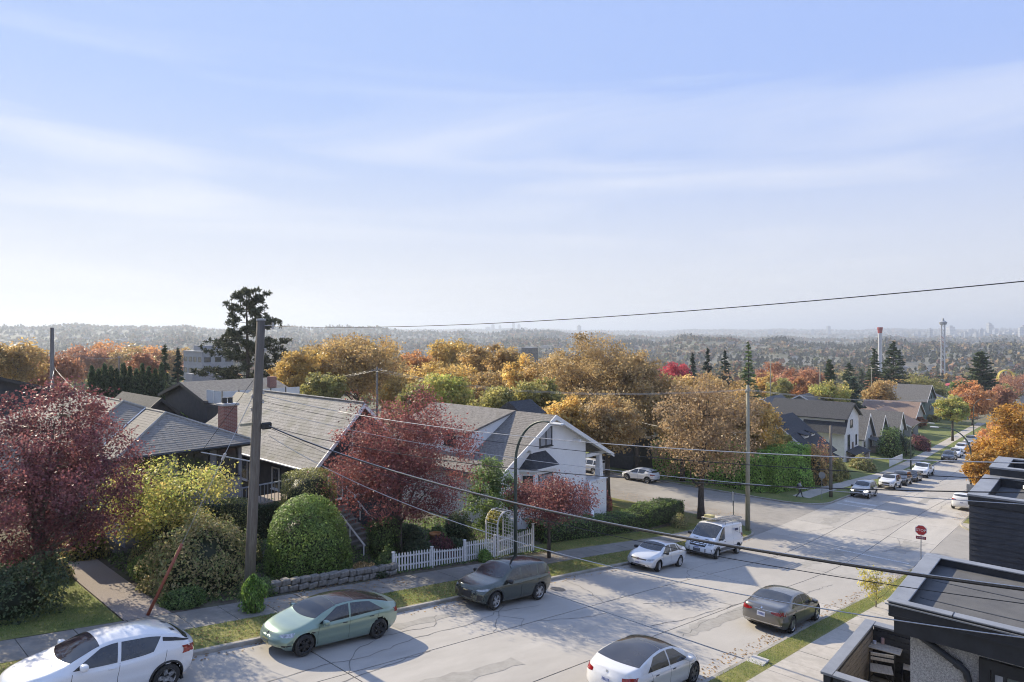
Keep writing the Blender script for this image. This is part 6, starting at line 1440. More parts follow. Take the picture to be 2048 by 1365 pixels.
bp = at(754, 735, 78); upole('grey wooden pole rising from the golden trees in the lane', bp.x, bp.y, bp.z - G(bp.x, bp.y), .15, 'pole_wood', [(bp.z - G(bp.x, bp.y) - .4, 2.2, R_(20))])
lp = at(104, 657, 56); upole('bare weathered pole top standing over the burgundy plum', lp.x, lp.y, lp.z - G(lp.x, lp.y), .17, 'pole_wood')
l2 = at(150, 708, 120); upole('thin lane pole with crossarm among the rust orange trees', l2.x, l2.y, l2.z - G(l2.x, l2.y), .13, 'pole_wood', [(l2.z - G(l2.x, l2.y) - .3, 2.2, R_(60))])
l3 = at(238, 713, 130); upole('thin lane pole with crossarm behind the cedar row', l3.x, l3.y, l3.z - G(l3.x, l3.y), .13, 'pole_wood', [(l3.z - G(l3.x, l3.y) - .3, 2.2, R_(60))])
for (x, y, k, lb) in ((1541, 722, 150, 'slender pole before the red trees beyond the corner'), (1640, 728, 170, 'slender pole beside the dark cypress in the middle distance'), (1743, 735, 190, 'pale slender pole below the big spruce'), (1700, 712, 260, 'tall frame pole far off among valley trees')):
    v = at(x, y, k); upole(lb, v.x, v.y, v.z - G(v.x, v.y), .12, 'pole_wood_pale', [(v.z - G(v.x, v.y) - .4, 2., R_(60))])
def span(label, a, b, sag, r=.011, m='wire_bare', group=None):
    a, b = Vector(a), Vector(b); pts = [a + (b - a) * q - Vector((0, 0, sag * 4 * q * (1 - q))) for q in np.linspace(0, 1, 30)]; return wire('lane_wire', label, pts, r, m, group, seg=4)
c1_ = Vector((51.8, 21.5, p2z + 11.35)); bpt = Vector((bp.x, bp.y, bp.z - .3)); fr_ = Vector((168, 21.6, G(168, 21.6) + 9.0))
for i, dx in enumerate((-.6, .15, .65)):
    span('overhead lane wire between the golden tree pole and the corner pole', c1_ + Vector((dx, .2 * i, 0)), bpt + Vector((dx * 1.4, .3 * i, 0)), 1.3, .012, group='lane wires to the corner pole')
    span('overhead wire running from the corner pole down the far block', c1_ + Vector((dx, .2 * i, 0)), fr_ + Vector((0, dx * 1.3, 0)), 1.2, .014, group='wires along the far block')
    span('overhead wire from the golden tree pole towards the pine', bpt + Vector((dx * 1.4, .3 * i, 0)), at(430, 758 + i * 6, 95), 1.0, .012, group='wires towards the pine')
    span('overhead wire between the two thin lane poles', Vector((l2.x + dx, l2.y, l2.z - .2)), Vector((l3.x + dx, l3.y, l3.z - .2)), .5, .015, group='wires between lane poles')
span('wire from the bare pole down to the bungalow roof', at(108, 735, 55.5), Vector((12.4, 45, Z(3.9))), .3, .012); span('lower wire from the bare pole to the bungalow eave', at(108, 740, 55.5), Vector((9.5, 44, Z(5.0))), .4, .012)
span('thin wire from the corner pole towards the street trees', c1_ - Vector((0, 0, 3.4)), at(1210, 820, 75), .8, .009)
# stop sign and other signs
def octagon(r): return [(0, r * math.cos(R_(22.5 + 45 * i)), r * math.sin(R_(22.5 + 45 * i))) for i in range(8)]
def stop_sign(label, s, t, back=False, H=2.75, rz=0.):
    z = G(s, t) + .12; o = thing('stop_sign', label, 'stop sign', (s, t, z), rz)
    MB().tube([(0, 0, 0), (0, 0, H + .3)], .03, 8).build('post', MATS['galvanised'], o)
    b = MB().prism([Vector(p) + Vector((-.035, 0, H)) for p in octagon(.36)], (-.006, 0, 0)).build('sign_plate', MATS['sign_white'] if not back else MATS['sign_back'], o)
    if not back:
        MB().prism([Vector(p) + Vector((-.042, 0, H)) for p in octagon(.325)], (-.003, 0, 0)).build('red_face', MATS['sign_red'], b)
        text_mesh('lettering', 'STOP', .235, MATS['sign_white'], b, (-.048, 0, H - .005), (R_(90), 0, R_(-90)))
        t_ = MB().bbox((-.045, -.29, H - .60), (-.035, .29, H - .40), .004).build('way_plate', mat('sign_maroon', (.22, .03, .05), None, .5), o)
        text_mesh('lettering', '4 WAY', .14, MATS['sign_white'], t_, (-.049, 0, H - .505), (R_(90), 0, R_(-90)))
    return o
stop_sign('red octagonal stop sign with small 4 way plate at the corner', 50.6, 9.3, H=2.62, rz=R_(10))
stop_sign('grey back of an octagonal sign near the laurel hedge', 71.4, 21.9, True, 2.4, R_(175))
sg = thing('parking_sign', 'narrow pale sign on a dark post beside the corner pole', 'sign', (53.2, 23.3, G(53.2, 23.3) + .12)); MB().tube([(0, 0, 0), (0, 0, 2.7)], .03, 8).build('post', MATS['lamp_green'], sg)
MB().bbox((-.05, -.15, 1.9), (-.032, .15, 2.65), .01).build('sign_plate', MATS['sign_white'], sg); sg.rotation_euler = (0, 0, R_(-50)); MB().bbox((-.05, -.1, 1.45), (-.032, .1, 1.8), .01).build('lower_plate', MATS['sign_back'], sg)
# picket fence
def picket_mesh():
    b = MB(); w, d = .036, .011
    b.prism([(-w, -d, 0), (w, -d, 0), (w, -d, .93), (0, -d, 1.0), (-w, -d, .93)], (0, 2 * d, 0)); return b
fz = lambda s: G(s, 24.9) + .13
fc = thing('picket_fence', 'white picket fence stepping down beside the sidewalk', 'fence', (19.2, 24.9, fz(19.2)))
F0 = Vector(fc.location); first = None
def sect(parent, s0, s1, h0, h1, dip=0., t=24.9, n=None, rail_dz=0.):
    global first
    n = n or int((s1 - s0) / .165)
    for i in range(n):
        q = (i + .5) / n; s = s0 + (s1 - s0) * q; h = h0 + (h1 - h0) * q - dip * math.sin(math.pi * q)
        if first is None: first = picket_mesh().build('picket', MATS['picket_white'], parent); o = first
        else: o = first.copy(); col.objects.link(o); o.parent = parent
        L = Vector(parent.location); o.location = Vector((s, t - .02, fz(s) + .05)) - L; o.scale = (1, 1, h); o.rotation_euler = (random.gauss(0, .006), random.gauss(0, .008), random.gauss(0, .02))
    for hh in (.22, .72):
        a = Vector((s0, t + .02, fz(s0) + .05 + hh * h0)) - L; b = Vector((s1, t + .02, fz(s1) + .05 + hh * (h1 if hh < .5 else h1))) - L
        MB().prism([a, b, b + Vector((0, 0, .07)), a + Vector((0, 0, .07))], (0, .035, 0)).build('rail', MATS['picket_white'], parent)
def post(parent, s, h, t=24.9, w=.055): L = Vector(parent.location); c = Vector((s, t, fz(s) - .05)) - L; MB().bbox(c - Vector((w, w, 0)), c + Vector((w, w, h + .05)), .008).build('post', MATS['picket_white'], parent); k = c + Vector((0, 0, h + .05)); MB().bbox(k - Vector((w + .02, w + .02, 0)), k + Vector((w + .02, w + .02, .035)), .008).build('post_cap', MATS['picket_white'], parent)
sect(fc, 19.25, 21.5, .86, .88); sect(fc, 21.6, 23.7, .88, .80, .1); sect(fc, 23.85, 26.0, 1.02, 1.05)
for s, h in ((19.18, .95), (21.55, .98), (23.78, 1.12), (26.05, 1.2)): post(fc, s, h)
fd = thing('picket_fence', 'taller white picket panel between arbour and tree behind the lamp', 'fence', (27.75, 24.9, fz(27.75))); sect(fd, 27.85, 29.2, 1.15, 1.35); post(fd, 29.28, 1.6); post(fd, 27.8, 1.25)
ar = thing('garden_arbour', 'white lattice garden arch with a small gate in the picket fence', 'arbour', (26.95, 25.3, fz(26.95))); ar.scale = (1.12, 1.1, 1.14)
def arch():
    L = Vector(ar.location); W = MATS['picket_white']
    sA, sB, tA, tB = -.62, .62, -.38, .42; zb = -.08
    for s in (sA, sB):
        for t in (tA, tB): MB().bbox((s - .035, t - .035, zb), (s + .035, t + .035, 1.55), .006).build('post', W, ar)
        for i in range(9): MB().box((s - .012, tA, .15 + i * .16), (s + .012, tB, .175 + i * .16)).build('lattice_slat', W, ar)
        for i in range(3): t = tA + (tB - tA) * (i + 1) / 4; MB().box((s - .017, t - .012, zb), (s - .0125, t + .012, 1.55)).build('lattice_slat', W, ar)
    for t in (tA, tB):
        pts = [(.62 * math.cos(a), t, 1.55 + .62 * math.sin(a)) for a in np.linspace(0, math.pi, 17)]; MB().tube(pts, .04, 6).build('arch_rib', W, ar)
    for a in np.linspace(.15, math.pi - .15, 11): x, z = .64 * math.cos(a), 1.55 + .64 * math.sin(a); MB().tube([(x, tA - .06, z), (x, tB + .06, z)], .016, 5).build('arch_slat', W, ar)
    for i in range(8): s = -.52 + i * .148; MB().box((s - .03, tA - .02, .05), (s + .03, tA, .98 + .16 * ((i - 3.5) / 3.5) ** 2)).build('gate_slat', W, ar)
    for z in (.25, .78): MB().box((-.56, tA + .001, z), (.56, tA + .03, z + .07)).build('gate_rail', W, ar)
arch()
# work van: rack, ladders, boxes, lettering
def rack():
    W = MATS['galvanised']; al = mat('ladder_alloy', (.52, .50, .47), (.40, .38, .36), .5, 10, metallic=.3)
    for x in (.25, -.85, -2.1):
        MB().tube([(x, -.82, 2.02), (x, -.82, 2.22), (x, .82, 2.22), (x, .82, 2.02)], .022, 6).build('rack_bar', W, vn)
    lad = thing('ladder', 'pale extension ladders strapped on the van roof rack', 'ladder', (0, 0, 0)); lad.parent = None
    for k, (y0, z0, x0, x1) in enumerate(((.28, 2.25, -2.85, .7), (.30, 2.35, -2.6, .5))):
        for y in (y0, y0 + .40): MB().bbox((x0, y - .02, z0), (x1, y + .02, z0 + .075), .005).build('stile', al, lad)
        for i in range(11): x = x0 + .2 + i * .3; MB().tube([(x, y0, z0 + .04), (x, y0 + .4, z0 + .04)], .014, 5).build('rung', al, lad)
    lad.matrix_world = vn.matrix_world; lad.location = vn.location; lad.rotation_euler = vn.rotation_euler
    bx_ = thing('cargo_board', 'pale boards lying across the van roof rack', 'board', (0, 0, 0)); MB().bbox((-1.2, -.75, 2.25), (.6, .10, 2.31), .008).build('board', mat('plywood', (.5, .45, .36), (.58, .53, .44), .8, 4), bx_); MB().bbox((-.1, -.6, 2.32), (.5, -.1, 2.48), .01).build('box', mat('yellow_box', (.55, .48, .22), None, .7), bx_)
    bx_.location = vn.location; bx_.rotation_euler = vn.rotation_euler
    ink = mat('van_print', (.04, .045, .12), None, .5); yv = 1.012
    lg = bpy.data.objects.new('van_lettering', None); col.objects.link(lg); lg.parent = vn
    # dark block lettering and a thin square outline on the cargo side, too small to read
    b = MB(); x = -.95
    for i, (w, cut) in enumerate(((.10, 1), (.11, 0), (.10, 1), (.12, 0))):
        b.box((x - w, yv - .02, 1.60), (x - w + .035, yv + .0, 1.76)); b.box((x - .03, yv - .02, 1.60), (x, yv, 1.76)); b.box((x - w, yv - .021, 1.60 if cut else 1.67), (x, yv - .001, 1.64 if cut else 1.70)); x -= w + .03
    o = b.build('van_logo', ink, lg); o['kind'] = 'stuff'
    MB().box((-1.5, yv - .02, 1.50), (-.9, yv - .001, 1.515)).build('van_tagline', MATS['sign_back'], lg)
    r = MB()
    for (x0, x1, z0, z1) in ((-2.05, -1.72, 1.80, 1.815), (-2.05, -1.72, 1.38, 1.395), (-2.05, -2.035, 1.38, 1.8), (-1.735, -1.72, 1.38, 1.8), (-2.05, -1.72, 1.59, 1.60)): r.box((x0, yv - .02, z0), (x1, yv - .001, z1))
    r.build('van_mark', MATS['sign_back'], lg)['kind'] = 'stuff'
rack()
# a walker on the far corner
def person(label, s, t, rz, skin=(.45, .30, .22), top=(.30, .31, .33), legs=(.03, .032, .04), hair=(.03, .022, .018)):
    z = G(s, t) + .13; o = thing('person', label, 'person', (s, t, z), rz)
    J = dict(pel=(0, 0, .93), ch=(.02, 0, 1.25), nk=(.04, 0, 1.46), hd=(.06, 0, 1.60), ht=(.05, 0, 1.72), hl=(0, .10, .90), hr=(0, -.10, .90), kl=(.20, .11, .50), kr=(-.06, -.10, .49), al=(.28, .11, .09), ar=(-.34, -.10, .14), tl=(.42, .12, .045), tr=(-.24, -.11, .04),
             sl=(.02, .19, 1.40), sr=(.02, -.19, 1.40), el=(-.10, .24, 1.14), er=(.12, -.24, 1.14), wl=(-.02, .25, .92), wr=(.32, -.23, 1.02), fl=(.02, .25, .82), fr=(.42, -.22, 1.04))
    E_ = [('pel', 'ch'), ('ch', 'nk'), ('nk', 'hd'), ('hd', 'ht'), ('pel', 'hl'), ('pel', 'hr'), ('hl', 'kl'), ('kl', 'al'), ('al', 'tl'), ('hr', 'kr'), ('kr', 'ar'), ('ar', 'tr'), ('ch', 'sl'), ('ch', 'sr'), ('sl', 'el'), ('el', 'wl'), ('wl', 'fl'), ('sr', 'er'), ('er', 'wr'), ('wr', 'fr')]
    rad = dict(pel=.15, ch=.155, nk=.06, hd=.095, ht=.07, hl=.10, hr=.10, kl=.07, kr=.07, al=.05, ar=.05, tl=.04, tr=.04, sl=.07, sr=.07, el=.05, er=.05, wl=.038, wr=.038, fl=.035, fr=.035)
    names = list(J); me = bpy.data.meshes.new('body'); me.from_pydata([J[n] for n in names], [(names.index(a), names.index(b)) for a, b in E_], [])
    ob = bpy.data.objects.new('body', me); col.objects.link(ob)
    sk = ob.modifiers.new('s', 'SKIN'); ob.modifiers.new('d', 'SUBSURF').levels = 1
    for n, v in zip(names, me.skin_vertices[0].data): v.radius = (rad[n], rad[n] * (.8 if n in ('pel', 'ch') else 1)); v.use_root = n == 'pel'
    dg = bpy.context.evaluated_depsgraph_get(); m2 = bpy.data.meshes.new_from_object(ob.evaluated_get(dg)); bpy.data.objects.remove(ob)
    for nm, c in (('skin', skin), ('jacket', top), ('trousers', legs), ('hair', hair), ('shoe', (.04, .04, .045))): m2.materials.append(mat('person_' + nm, c, None, .8))
    for p in m2.polygons:
        c = p.center
        p.material_index = 0 if c.z > 1.47 or (abs(c.y) > .2 and c.z < .95) else 1 if c.z > .92 else (4 if c.z < .10 else 2)
        if c.z > 1.655 or (c.z > 1.54 and c.x < .03): p.material_index = 3
        p.use_smooth = True
    b = bpy.data.objects.new('body', m2); col.objects.link(b); b.parent = o
    MB().bbox((-.24, -.13, 1.02), (-.12, .13, 1.38), .04).build('backpack', mat('bag', (.04, .04, .045), None, .8), o)
    for y in (-.1, .1): MB().tube([(-.12, y, 1.40), (.05, y, 1.44), (.17, y, 1.28), (.10, y, 1.08)], .014, 5).build('strap', MATS['sign_white'], o)
person('walker in grey top and dark trousers with backpack below the laurel hedge', 69.9, 23.6, R_(-60))
# ================================================================ gardens and street trees
def S_(name, label, s, t, rx, ry, rz, pl, seed, dz=.08, **kw): return shrub(name, label, (s, t, G(s, t) + dz), rx, ry, rz, pl, seed, **kw)
PAL['laurel'] = [(.20, .32, .06), (.28, .42, .09), (.14, .24, .05), (.34, .46, .12)]
PAL['bigbush'] = [(.13, .19, .05), (.185, .265, .07), (.10, .15, .042), (.25, .33, .10)]
PAL['topiary'] = [(.15, .16, .05), (.20, .20, .065), (.11, .125, .042), (.24, .23, .08)]
PAL['plum'] = [(.22, .085, .08), (.15, .06, .062), (.29, .12, .105), (.11, .052, .055), (.19, .09, .08)]
PAL['ochre'] = [(.40, .28, .13), (.32, .22, .105), (.47, .34, .17), (.25, .18, .09), (.36, .27, .12)]
tree_px('plum_tree', 'large burgundy plum tree spreading over the lawn', 52, 735, 185, 23.6, 'burgundy', 1, ybase=1150, nleaf=46000, leaf=.052, trunk=.17, clumps=210, limbs=16, off=(.75, .1), trunk_m=BARK)
tree_px('small_tree', 'yellow green small tree arching over the front path', 322, 918, 138, 28.5, 'yellowgreen', 2, ybase=1075, nleaf=15000, leaf=.06, trunk=.09, clumps=90, limbs=9)
tree_px('maple_tree', 'broad dark red japanese maple before the dark blue house', 798, 780, 166, 34, 'redmaple', 3, ybase=1065, nleaf=44000, leaf=.055, trunk=.17, clumps=150, limbs=12)
tree_px('small_tree', 'bushy green tree leaning on the white house', 985, 900, 56, 39, 'green', 4, ybase=1075, nleaf=11000, leaf=.065, trunk=.09, clumps=70)
tree_px('plum_tree', 'low crimson plum tree under the bay window', 1098, 955, 96, 37.2, 'plum', 5, ybase=1040, nleaf=17000, leaf=.055, trunk=.09, clumps=80, limbs=9)
tree_px('street_tree', 'brown leaved street tree with bare lower trunk on the cross street corner', 1402, 735, 118, 56.3, [(.31, .215, .12), (.25, .175, .10), (.37, .265, .15), (.20, .145, .085)], 6, ybase=985, nleaf=13500, leaf=.115, trunk=.28, clumps=150, limbs=14, trunk_m=BARKD)
tree_px('street_tree', 'sparse yellow young tree on the grass strip by the townhouses', 1752, 1118, 34, 33.6, [(.42, .36, .09), (.34, .33, .08), (.5, .42, .16)], 7, ybase=1235, nleaf=1100, leaf=.055, trunk=.03, clumps=40, limbs=8, trunk_m=BARK)
S_('shrub', 'tall mottled brown and green shrub beside the leaning pole', 11.3, 26.9, 2.05, 1.5, 2.75, 'mixed', 10, n=13000, leaf=.06, shape='loose', amp=.3, depth=.4)
S_('rounded_bush', 'big rounded bright green bush behind the green sedan', 15.9, 26.9, 2.05, 1.75, 3.25, 'bigbush', 11, n=24000, leaf=.05, amp=.1, depth=.16)
S_('topiary', 'flat topped clipped drum topiary above the rounded bush', 18.0, 30.3, 1.35, 1.25, 3.55, 'topiary', 12, n=16000, leaf=.038, shape='drum', amp=.08, depth=.1)
S_('topiary', 'small clipped ball topiary beside the drum topiary', 14.1, 30.2, .62, .6, 2.35, 'topiary', 13, n=5500, leaf=.036, shape='drum', amp=.1, depth=.1)
S_('topiary', 'low clipped mound behind the leaning pole', 13.7, 28.8, .9, .7, 1.2, 'topiary', 14, n=4500, leaf=.04, amp=.06, depth=.1)
hedge_run('hedge', 'dark clipped hedge across the bungalow front', [(11.6, 31.9), (18.6, 31.9)], .9, 1.9, 'darkgreen', 15, 230, .05)
S_('shrub', 'feathery light green shrub at the foot of the leaning pole', 11.45, 23.1, .42, .38, 1.35, 'lime', 16, n=3000, leaf=.055, shape='column', amp=.5, depth=.6, core=.3)
S_('shrub', 'low dark mound at the corner of the path and sidewalk', 9.75, 25.1, .85, .65, .62, 'green', 17, n=3600, leaf=.04)
S_('shrub', 'small green mound next to the pole base', 12.6, 24.9, .6, .5, .6, 'green', 18, n=2400, leaf=.04)
S_('fern', 'bright feathery fern beside the path', 9.75, 28.6, .55, .5, 1.05, 'green', 19, n=2600, leaf=.06, shape='column', amp=.5, depth=.5, core=.3)
S_('shrub', 'leafy shrub at the path edge below the fern', 9.7, 27.2, .6, .8, .62, 'mixed', 20, n=2400, leaf=.06, depth=.4, shape='loose')
S_('shrub', 'dark spreading shrub on the lawn under the plum tree', 4.3, 28.4, 1.5, 1.2, 1.3, 'darkgreen', 21, n=7000, leaf=.055, amp=.25)
S_('shrub', 'dark leafy shrub hiding the plum tree foot', 4.7, 26.9, 1.5, .95, 1.35, 'darkgreen', 28, n=8000, leaf=.055, amp=.3, shape='loose', depth=.3)
S_('shrub', 'dark glossy shrub behind the lawn near the plum trunk', 6.5, 30.9, .9, .9, 1.5, 'darkgreen', 22, n=4600, leaf=.055, amp=.25)
S_('shrub', 'pale edged shrub where the lawn meets the path', 7.25, 30.4, .42, .5, .75, 'mixed', 23, n=1800, leaf=.05, shape='loose', depth=.4)
S_('shrub', 'loose olive shrub at the end of the path', 8.7, 33.0, 1.0, .6, 1.2, 'olive', 24, n=3200, leaf=.06, shape='loose', depth=.4)
S_('shrub', 'dark tangle of shrubs below the bungalow deck', 12.5, 33.0, 1.6, .45, 1.3, 'darkgreen', 25, n=4200, leaf=.06, shape='loose', depth=.4)
S_('shrub', 'reddish groundcover shrub between path and bungalow', 10.6, 31.0, .8, .6, .8, 'mixed', 26, n=2600, leaf=.05, shape='loose', depth=.4)
S_('clipped_shrub', 'square clipped shrub at the head of the picket fence', 20.5, 27.5, .72, .62, 1.85, 'hedge', 27, n=6500, leaf=.045, shape='box', amp=.12, depth=.14)
for i, (s, t, r, h, p, lb) in enumerate(((19.6, 25.9, .6, .75, 'green', 'low green shrub touching the first fence post'), (21.6, 26.3, .9, 1.0, 'darkgreen', 'dark green shrub behind the first fence panel'), (23.2, 26.1, .85, .95, 'burgundy', 'purple leaved shrub behind the dipped fence panel'), (22.6, 27.8, .8, 1.3, 'darkgreen', 'tall dark shrub behind the purple leaved one'),
                                        (24.6, 26.4, .75, .9, 'darkgreen', 'dark shrub beside the garden arch'), (24.4, 27.7, .7, 1.5, 'green', 'upright green shrub behind the arch shrub'), (25.0, 24.55, .35, .55, 'lime', 'weedy green clump growing out at the fence foot'), (17.9, 25.4, .55, .55, 'ochre', 'dry ochre shrub on the low stone wall'), (18.3, 24.9, .42, .5, 'darkgreen', 'small dark round shrub at the end of the stone wall'),
                                        (26.4, 28.3, 1.0, 1.6, 'darkgreen', 'dark shrub mass behind the garden arch'), (29.3, 27.6, .9, 1.3, 'green', 'green shrub below the bushy tree'), (47.8, 25.3, .8, .85, 'mixed', 'straggly shrub on the grass behind the van'), (43.9, 30.2, .9, 2.3, 'redmaple', 'red leaved shrub at the white house porch corner'), (44.6, 28.9, .45, .45, 'lime', 'small lime shrub on the corner lawn'), (45.8, 29.4, .5, .4, 'olive', 'small olive shrub on the corner lawn'))):
    S_('shrub', lb, s, t, r, r * .85, h, p, 30 + i, n=int(2600 + 1800 * r * h), leaf=.05, shape='loose', amp=.25, depth=.35)
PAL['vine'] = [(.30, .27, .07), (.22, .22, .06), (.36, .30, .10)]
S_('climbing_vine', 'yellowing climber over one shoulder of the garden arch', 26.45, 25.35, .32, .5, .6, 'vine', 50, dz=2.0, n=380, leaf=.05, shape='loose', core=0, stems=False, cat='vine')
pt_ = thing('planter_pot', 'orange terracotta pot among the shrubs behind the fence', 'pot', (23.6, 27.0, G(23.6, 27) + .75)); MB().lathe([(.0, 0), (.22, 0), (.30, .34), (.33, .34), (.33, .42), (.28, .42), (.26, .36), (0, .34)], 18).build('pot', mat('terracotta', (.42, .19, .06), (.34, .15, .05), .8, 8), pt_, True); MB().bbox((-.28, -.28, -.75), (.28, .28, -.002), .02).build('plinth', MATS['sidewalk_old'], pt_)
# stone retaining wall under the big bush
sw = thing('stone_wall', 'low rough stone retaining wall under the rounded bush', 'wall', (12.2, 24.75, G(12.2, 24.75)))
mat('field_stone', (.16, .15, .135), (.26, .245, .225), .92, 6, bump=.5, bscale=20)
r_ = random.Random(5); s = 12.8
while s < 19.0:
    w = r_.uniform(.32, .6); z0 = G(s, 24.7) + .08
    for lv in range(2):
        hh = r_.uniform(.22, .28); bm = bmesh.new(); bmesh.ops.create_cube(bm, size=1)
        for v in bm.verts: v.co = Vector((v.co.x * (w - .02) + r_.uniform(-.03, .03), v.co.y * .3 + r_.uniform(-.03, .03), v.co.z * (hh - .015) + r_.uniform(-.02, .02)))
        bmesh.ops.bevel(bm, geom=bm.edges[:], offset=.035, segments=1, affect='EDGES')
        o = MB().bm(bm).build('stone', MATS['field_stone'], sw); o.location = Vector((s + w / 2 + (.1 if lv else 0), 24.72, z0 + hh / 2 + lv * .25)) - Vector(sw.location)
    s += w
hedge_run('hedge', 'long clipped green hedge along the white house lawn', [(31.8, 26.75), (38, 26.85), (45, 27.1), (51.0, 27.4)], 1.5, 1.2, 'hedge', 60, 190, .06, hf=lambda q: 1 + .38 * sstep(11, 15, q))
hedge_run('laurel_hedge', 'tall bright laurel hedge on the far corner', [(70.2, 40), (70.2, 27.2), (79.5, 26.9)], 2.6, 4.2, 'laurel', 61, 150, .10, hf=lambda q: 1 + .12 * np.sin(np.asarray(q) * .9))
for i, (s, t, rx, rz, p, lb) in enumerate(((75.6, 31, 2.4, 5.6, 'darkgreen', 'dark glossy shrub rising behind the laurel hedge'), (73.4, 34, 2.2, 5.4, 'gold', 'yellowing shrub behind the laurel hedge'), (81.3, 25.8, 1.5, 3.6, 'brown', 'brown rounded shrub just past the laurel hedge'), (85, 27.2, 2.2, 3.4, 'orange', 'orange leaved shrub in front of the small cottage'), (88.8, 27.6, 2.3, 3.2, 'rust', 'rust red shrub before the white gable row'), (87.4, 25.6, 1.4, 2.0, 'olive', 'olive shrub at the sidewalk below the orange ones'), (91.5, 26.4, 1.6, 2.4, 'olive', 'dull green shrub past the rust red one'),
                                       (82.4, 29.8, 1.8, 3.8, 'olive', 'mixed shrub between brown shrub and cottage'), (95, 27.2, 1.5, 1.9, 'mixed', 'low mixed shrub before the cottage porch'), (127.5, 27.0, 2.2, 4.6, 'darkgreen', 'tall dark hedge clump at the far garden fence'), (123.5, 27.2, 1.8, 4.2, 'hedge', 'tall green hedge clump near the far garden fence'), (138, 25.6, 2.0, 2.4, 'burgundy', 'burgundy shrub mound past the far hedge clumps'), (105, 26.6, 1.6, 1.7, 'mixed', 'low garden shrub below the tall white house'))):
    S_('shrub', lb, s, t, rx, rx * .9, rz, p, 70 + i, n=int(3200), leaf=.14, shape='loose', amp=.28, depth=.35)
S_('shrub', 'bright laurel bulging out over the sidewalk by the dark pole', 76.6, 26.0, 2.2, 1.5, 3.4, 'laurel', 95, n=5200, leaf=.11, shape='loose', amp=.3, depth=.3)
S_('shrub', 'bright laurel crest standing up from the tall hedge', 72.4, 27.4, 2.0, 1.5, 4.9, 'laurel', 96, n=5200, leaf=.11, shape='loose', amp=.3, depth=.3)
fg = thing('garden_fence', 'white board garden fence along the far sidewalk', 'fence', (113, 24.9, G(113, 24.9)))
for i in range(26): s = 113 + i * .33; o = MB().box((-.13, -.02, 0), (.13, .02, 1.15)).build('board', MATS['picket_white'], fg) if i == 0 else None; o = o or share(bpy.data.objects['board_fence'], fg, (0, 0, 0)); (setattr(o, 'name', 'board_fence') if i == 0 else None); o.location = Vector((s, 24.9, G(s, 24.9) + .12)) - Vector(fg.location)
for o in list(fg.children): o.name = 'fence_board'
# litter and grass, too fine to count
def scatter(name, label, areas, n, size, pl, seed, up=.9, dz=.02, m=LEAF, blades=False, cat=None):
    r = np.random.default_rng(seed); tot = sum((a[1] - a[0]) * (a[3] - a[2]) for a in areas); Ps = []
    for (s0, s1, t0, t1, z) in areas:
        k = int(n * (s1 - s0) * (t1 - t0) / tot); s = r.uniform(s0, s1, k); t = r.uniform(t0, t1, k); Ps.append(np.stack([s, t, gz(s, t) + z + dz], 1))
    P = np.concatenate(Ps); n = len(P)
    if blades:
        u = unit(np.stack([r.normal(0, .35, n), r.normal(0, .35, n), np.ones(n)], 1)); a = r.uniform(0, 6.28, n); v = np.stack([np.cos(a), np.sin(a), 0 * a], 1); sz = size * r.uniform(.5, 1.3, (n, 1))
        P = P + u * sz; o = quads_mesh(name, P, u * sz, v * .008, pal(r, n, PAL[pl]), m, None)
    else:
        u, v = frames(r, n, np.tile([0, 0, 1.], (n, 1)), up); sz = size * r.uniform(.5, 1.4, (n, 1)); o = quads_mesh(name, P, u * sz, v * sz * .7, pal(r, n, PAL[pl]), m, None)
    return tag(o, label, cat, kind='stuff')
PAL['grassb'] = [(.13, .18, .04), (.20, .23, .06), (.10, .15, .035), (.25, .25, .08)]; PAL['litter'] = [(.30, .17, .07), (.22, .13, .06), (.36, .24, .10), (.16, .10, .05)]
scatter('grass_blades', 'short grass blades on the lawns and verges', [(-3, 7.5, 24.4, 31, .12), (2, 50, 20.8, 22.5, .12), (14, 48, 9.0, 9.72, .12), (30, 50, 24.4, 26, .12), (43, 50, 27.8, 34, .12)], 110000, .028, 'grassb', 90, blades=True, cat='grass')
scatter('fallen_leaves', 'scattered fallen autumn leaves on verges and gutters', [(18, 50, 9.95, 10.7, 0), (29, 50, 24.4, 26.2, .13), (42, 53.5, 26, 38, .13), (50, 54, 22, 40, .12), (72, 76, 8.4, 9.6, .12), (44, 50, 8.9, 9.9, .13), (54, 58, 24, 45, 0), (24, 30, 22.6, 25, .13), (12, 19, 23, 25.2, .12), (2, 50, 20.1, 20.58, 0), (2, 50, 20.8, 22.5, .12), (72, 120, 9.95, 10.9, 0)], 15000, .042, 'litter', 91, cat='fallen leaves')
scatter('garden_groundcover', 'low leafy groundcover between the garden shrubs', [(9.3, 30, 24.6, 33, .12), (2, 7.4, 30.5, 34.5, .12), (30, 46, 27.4, 28.6, .12)], 26000, .055, 'hedge', 92, up=.3, dz=.06, cat='groundcover')
# ================================================================ trees of the neighbourhood, the valley, the skyline
T = tree_px
big = dict(leaf=.17, trunk=.3, clumps=150, limbs=16, trunk_m=BARKD)
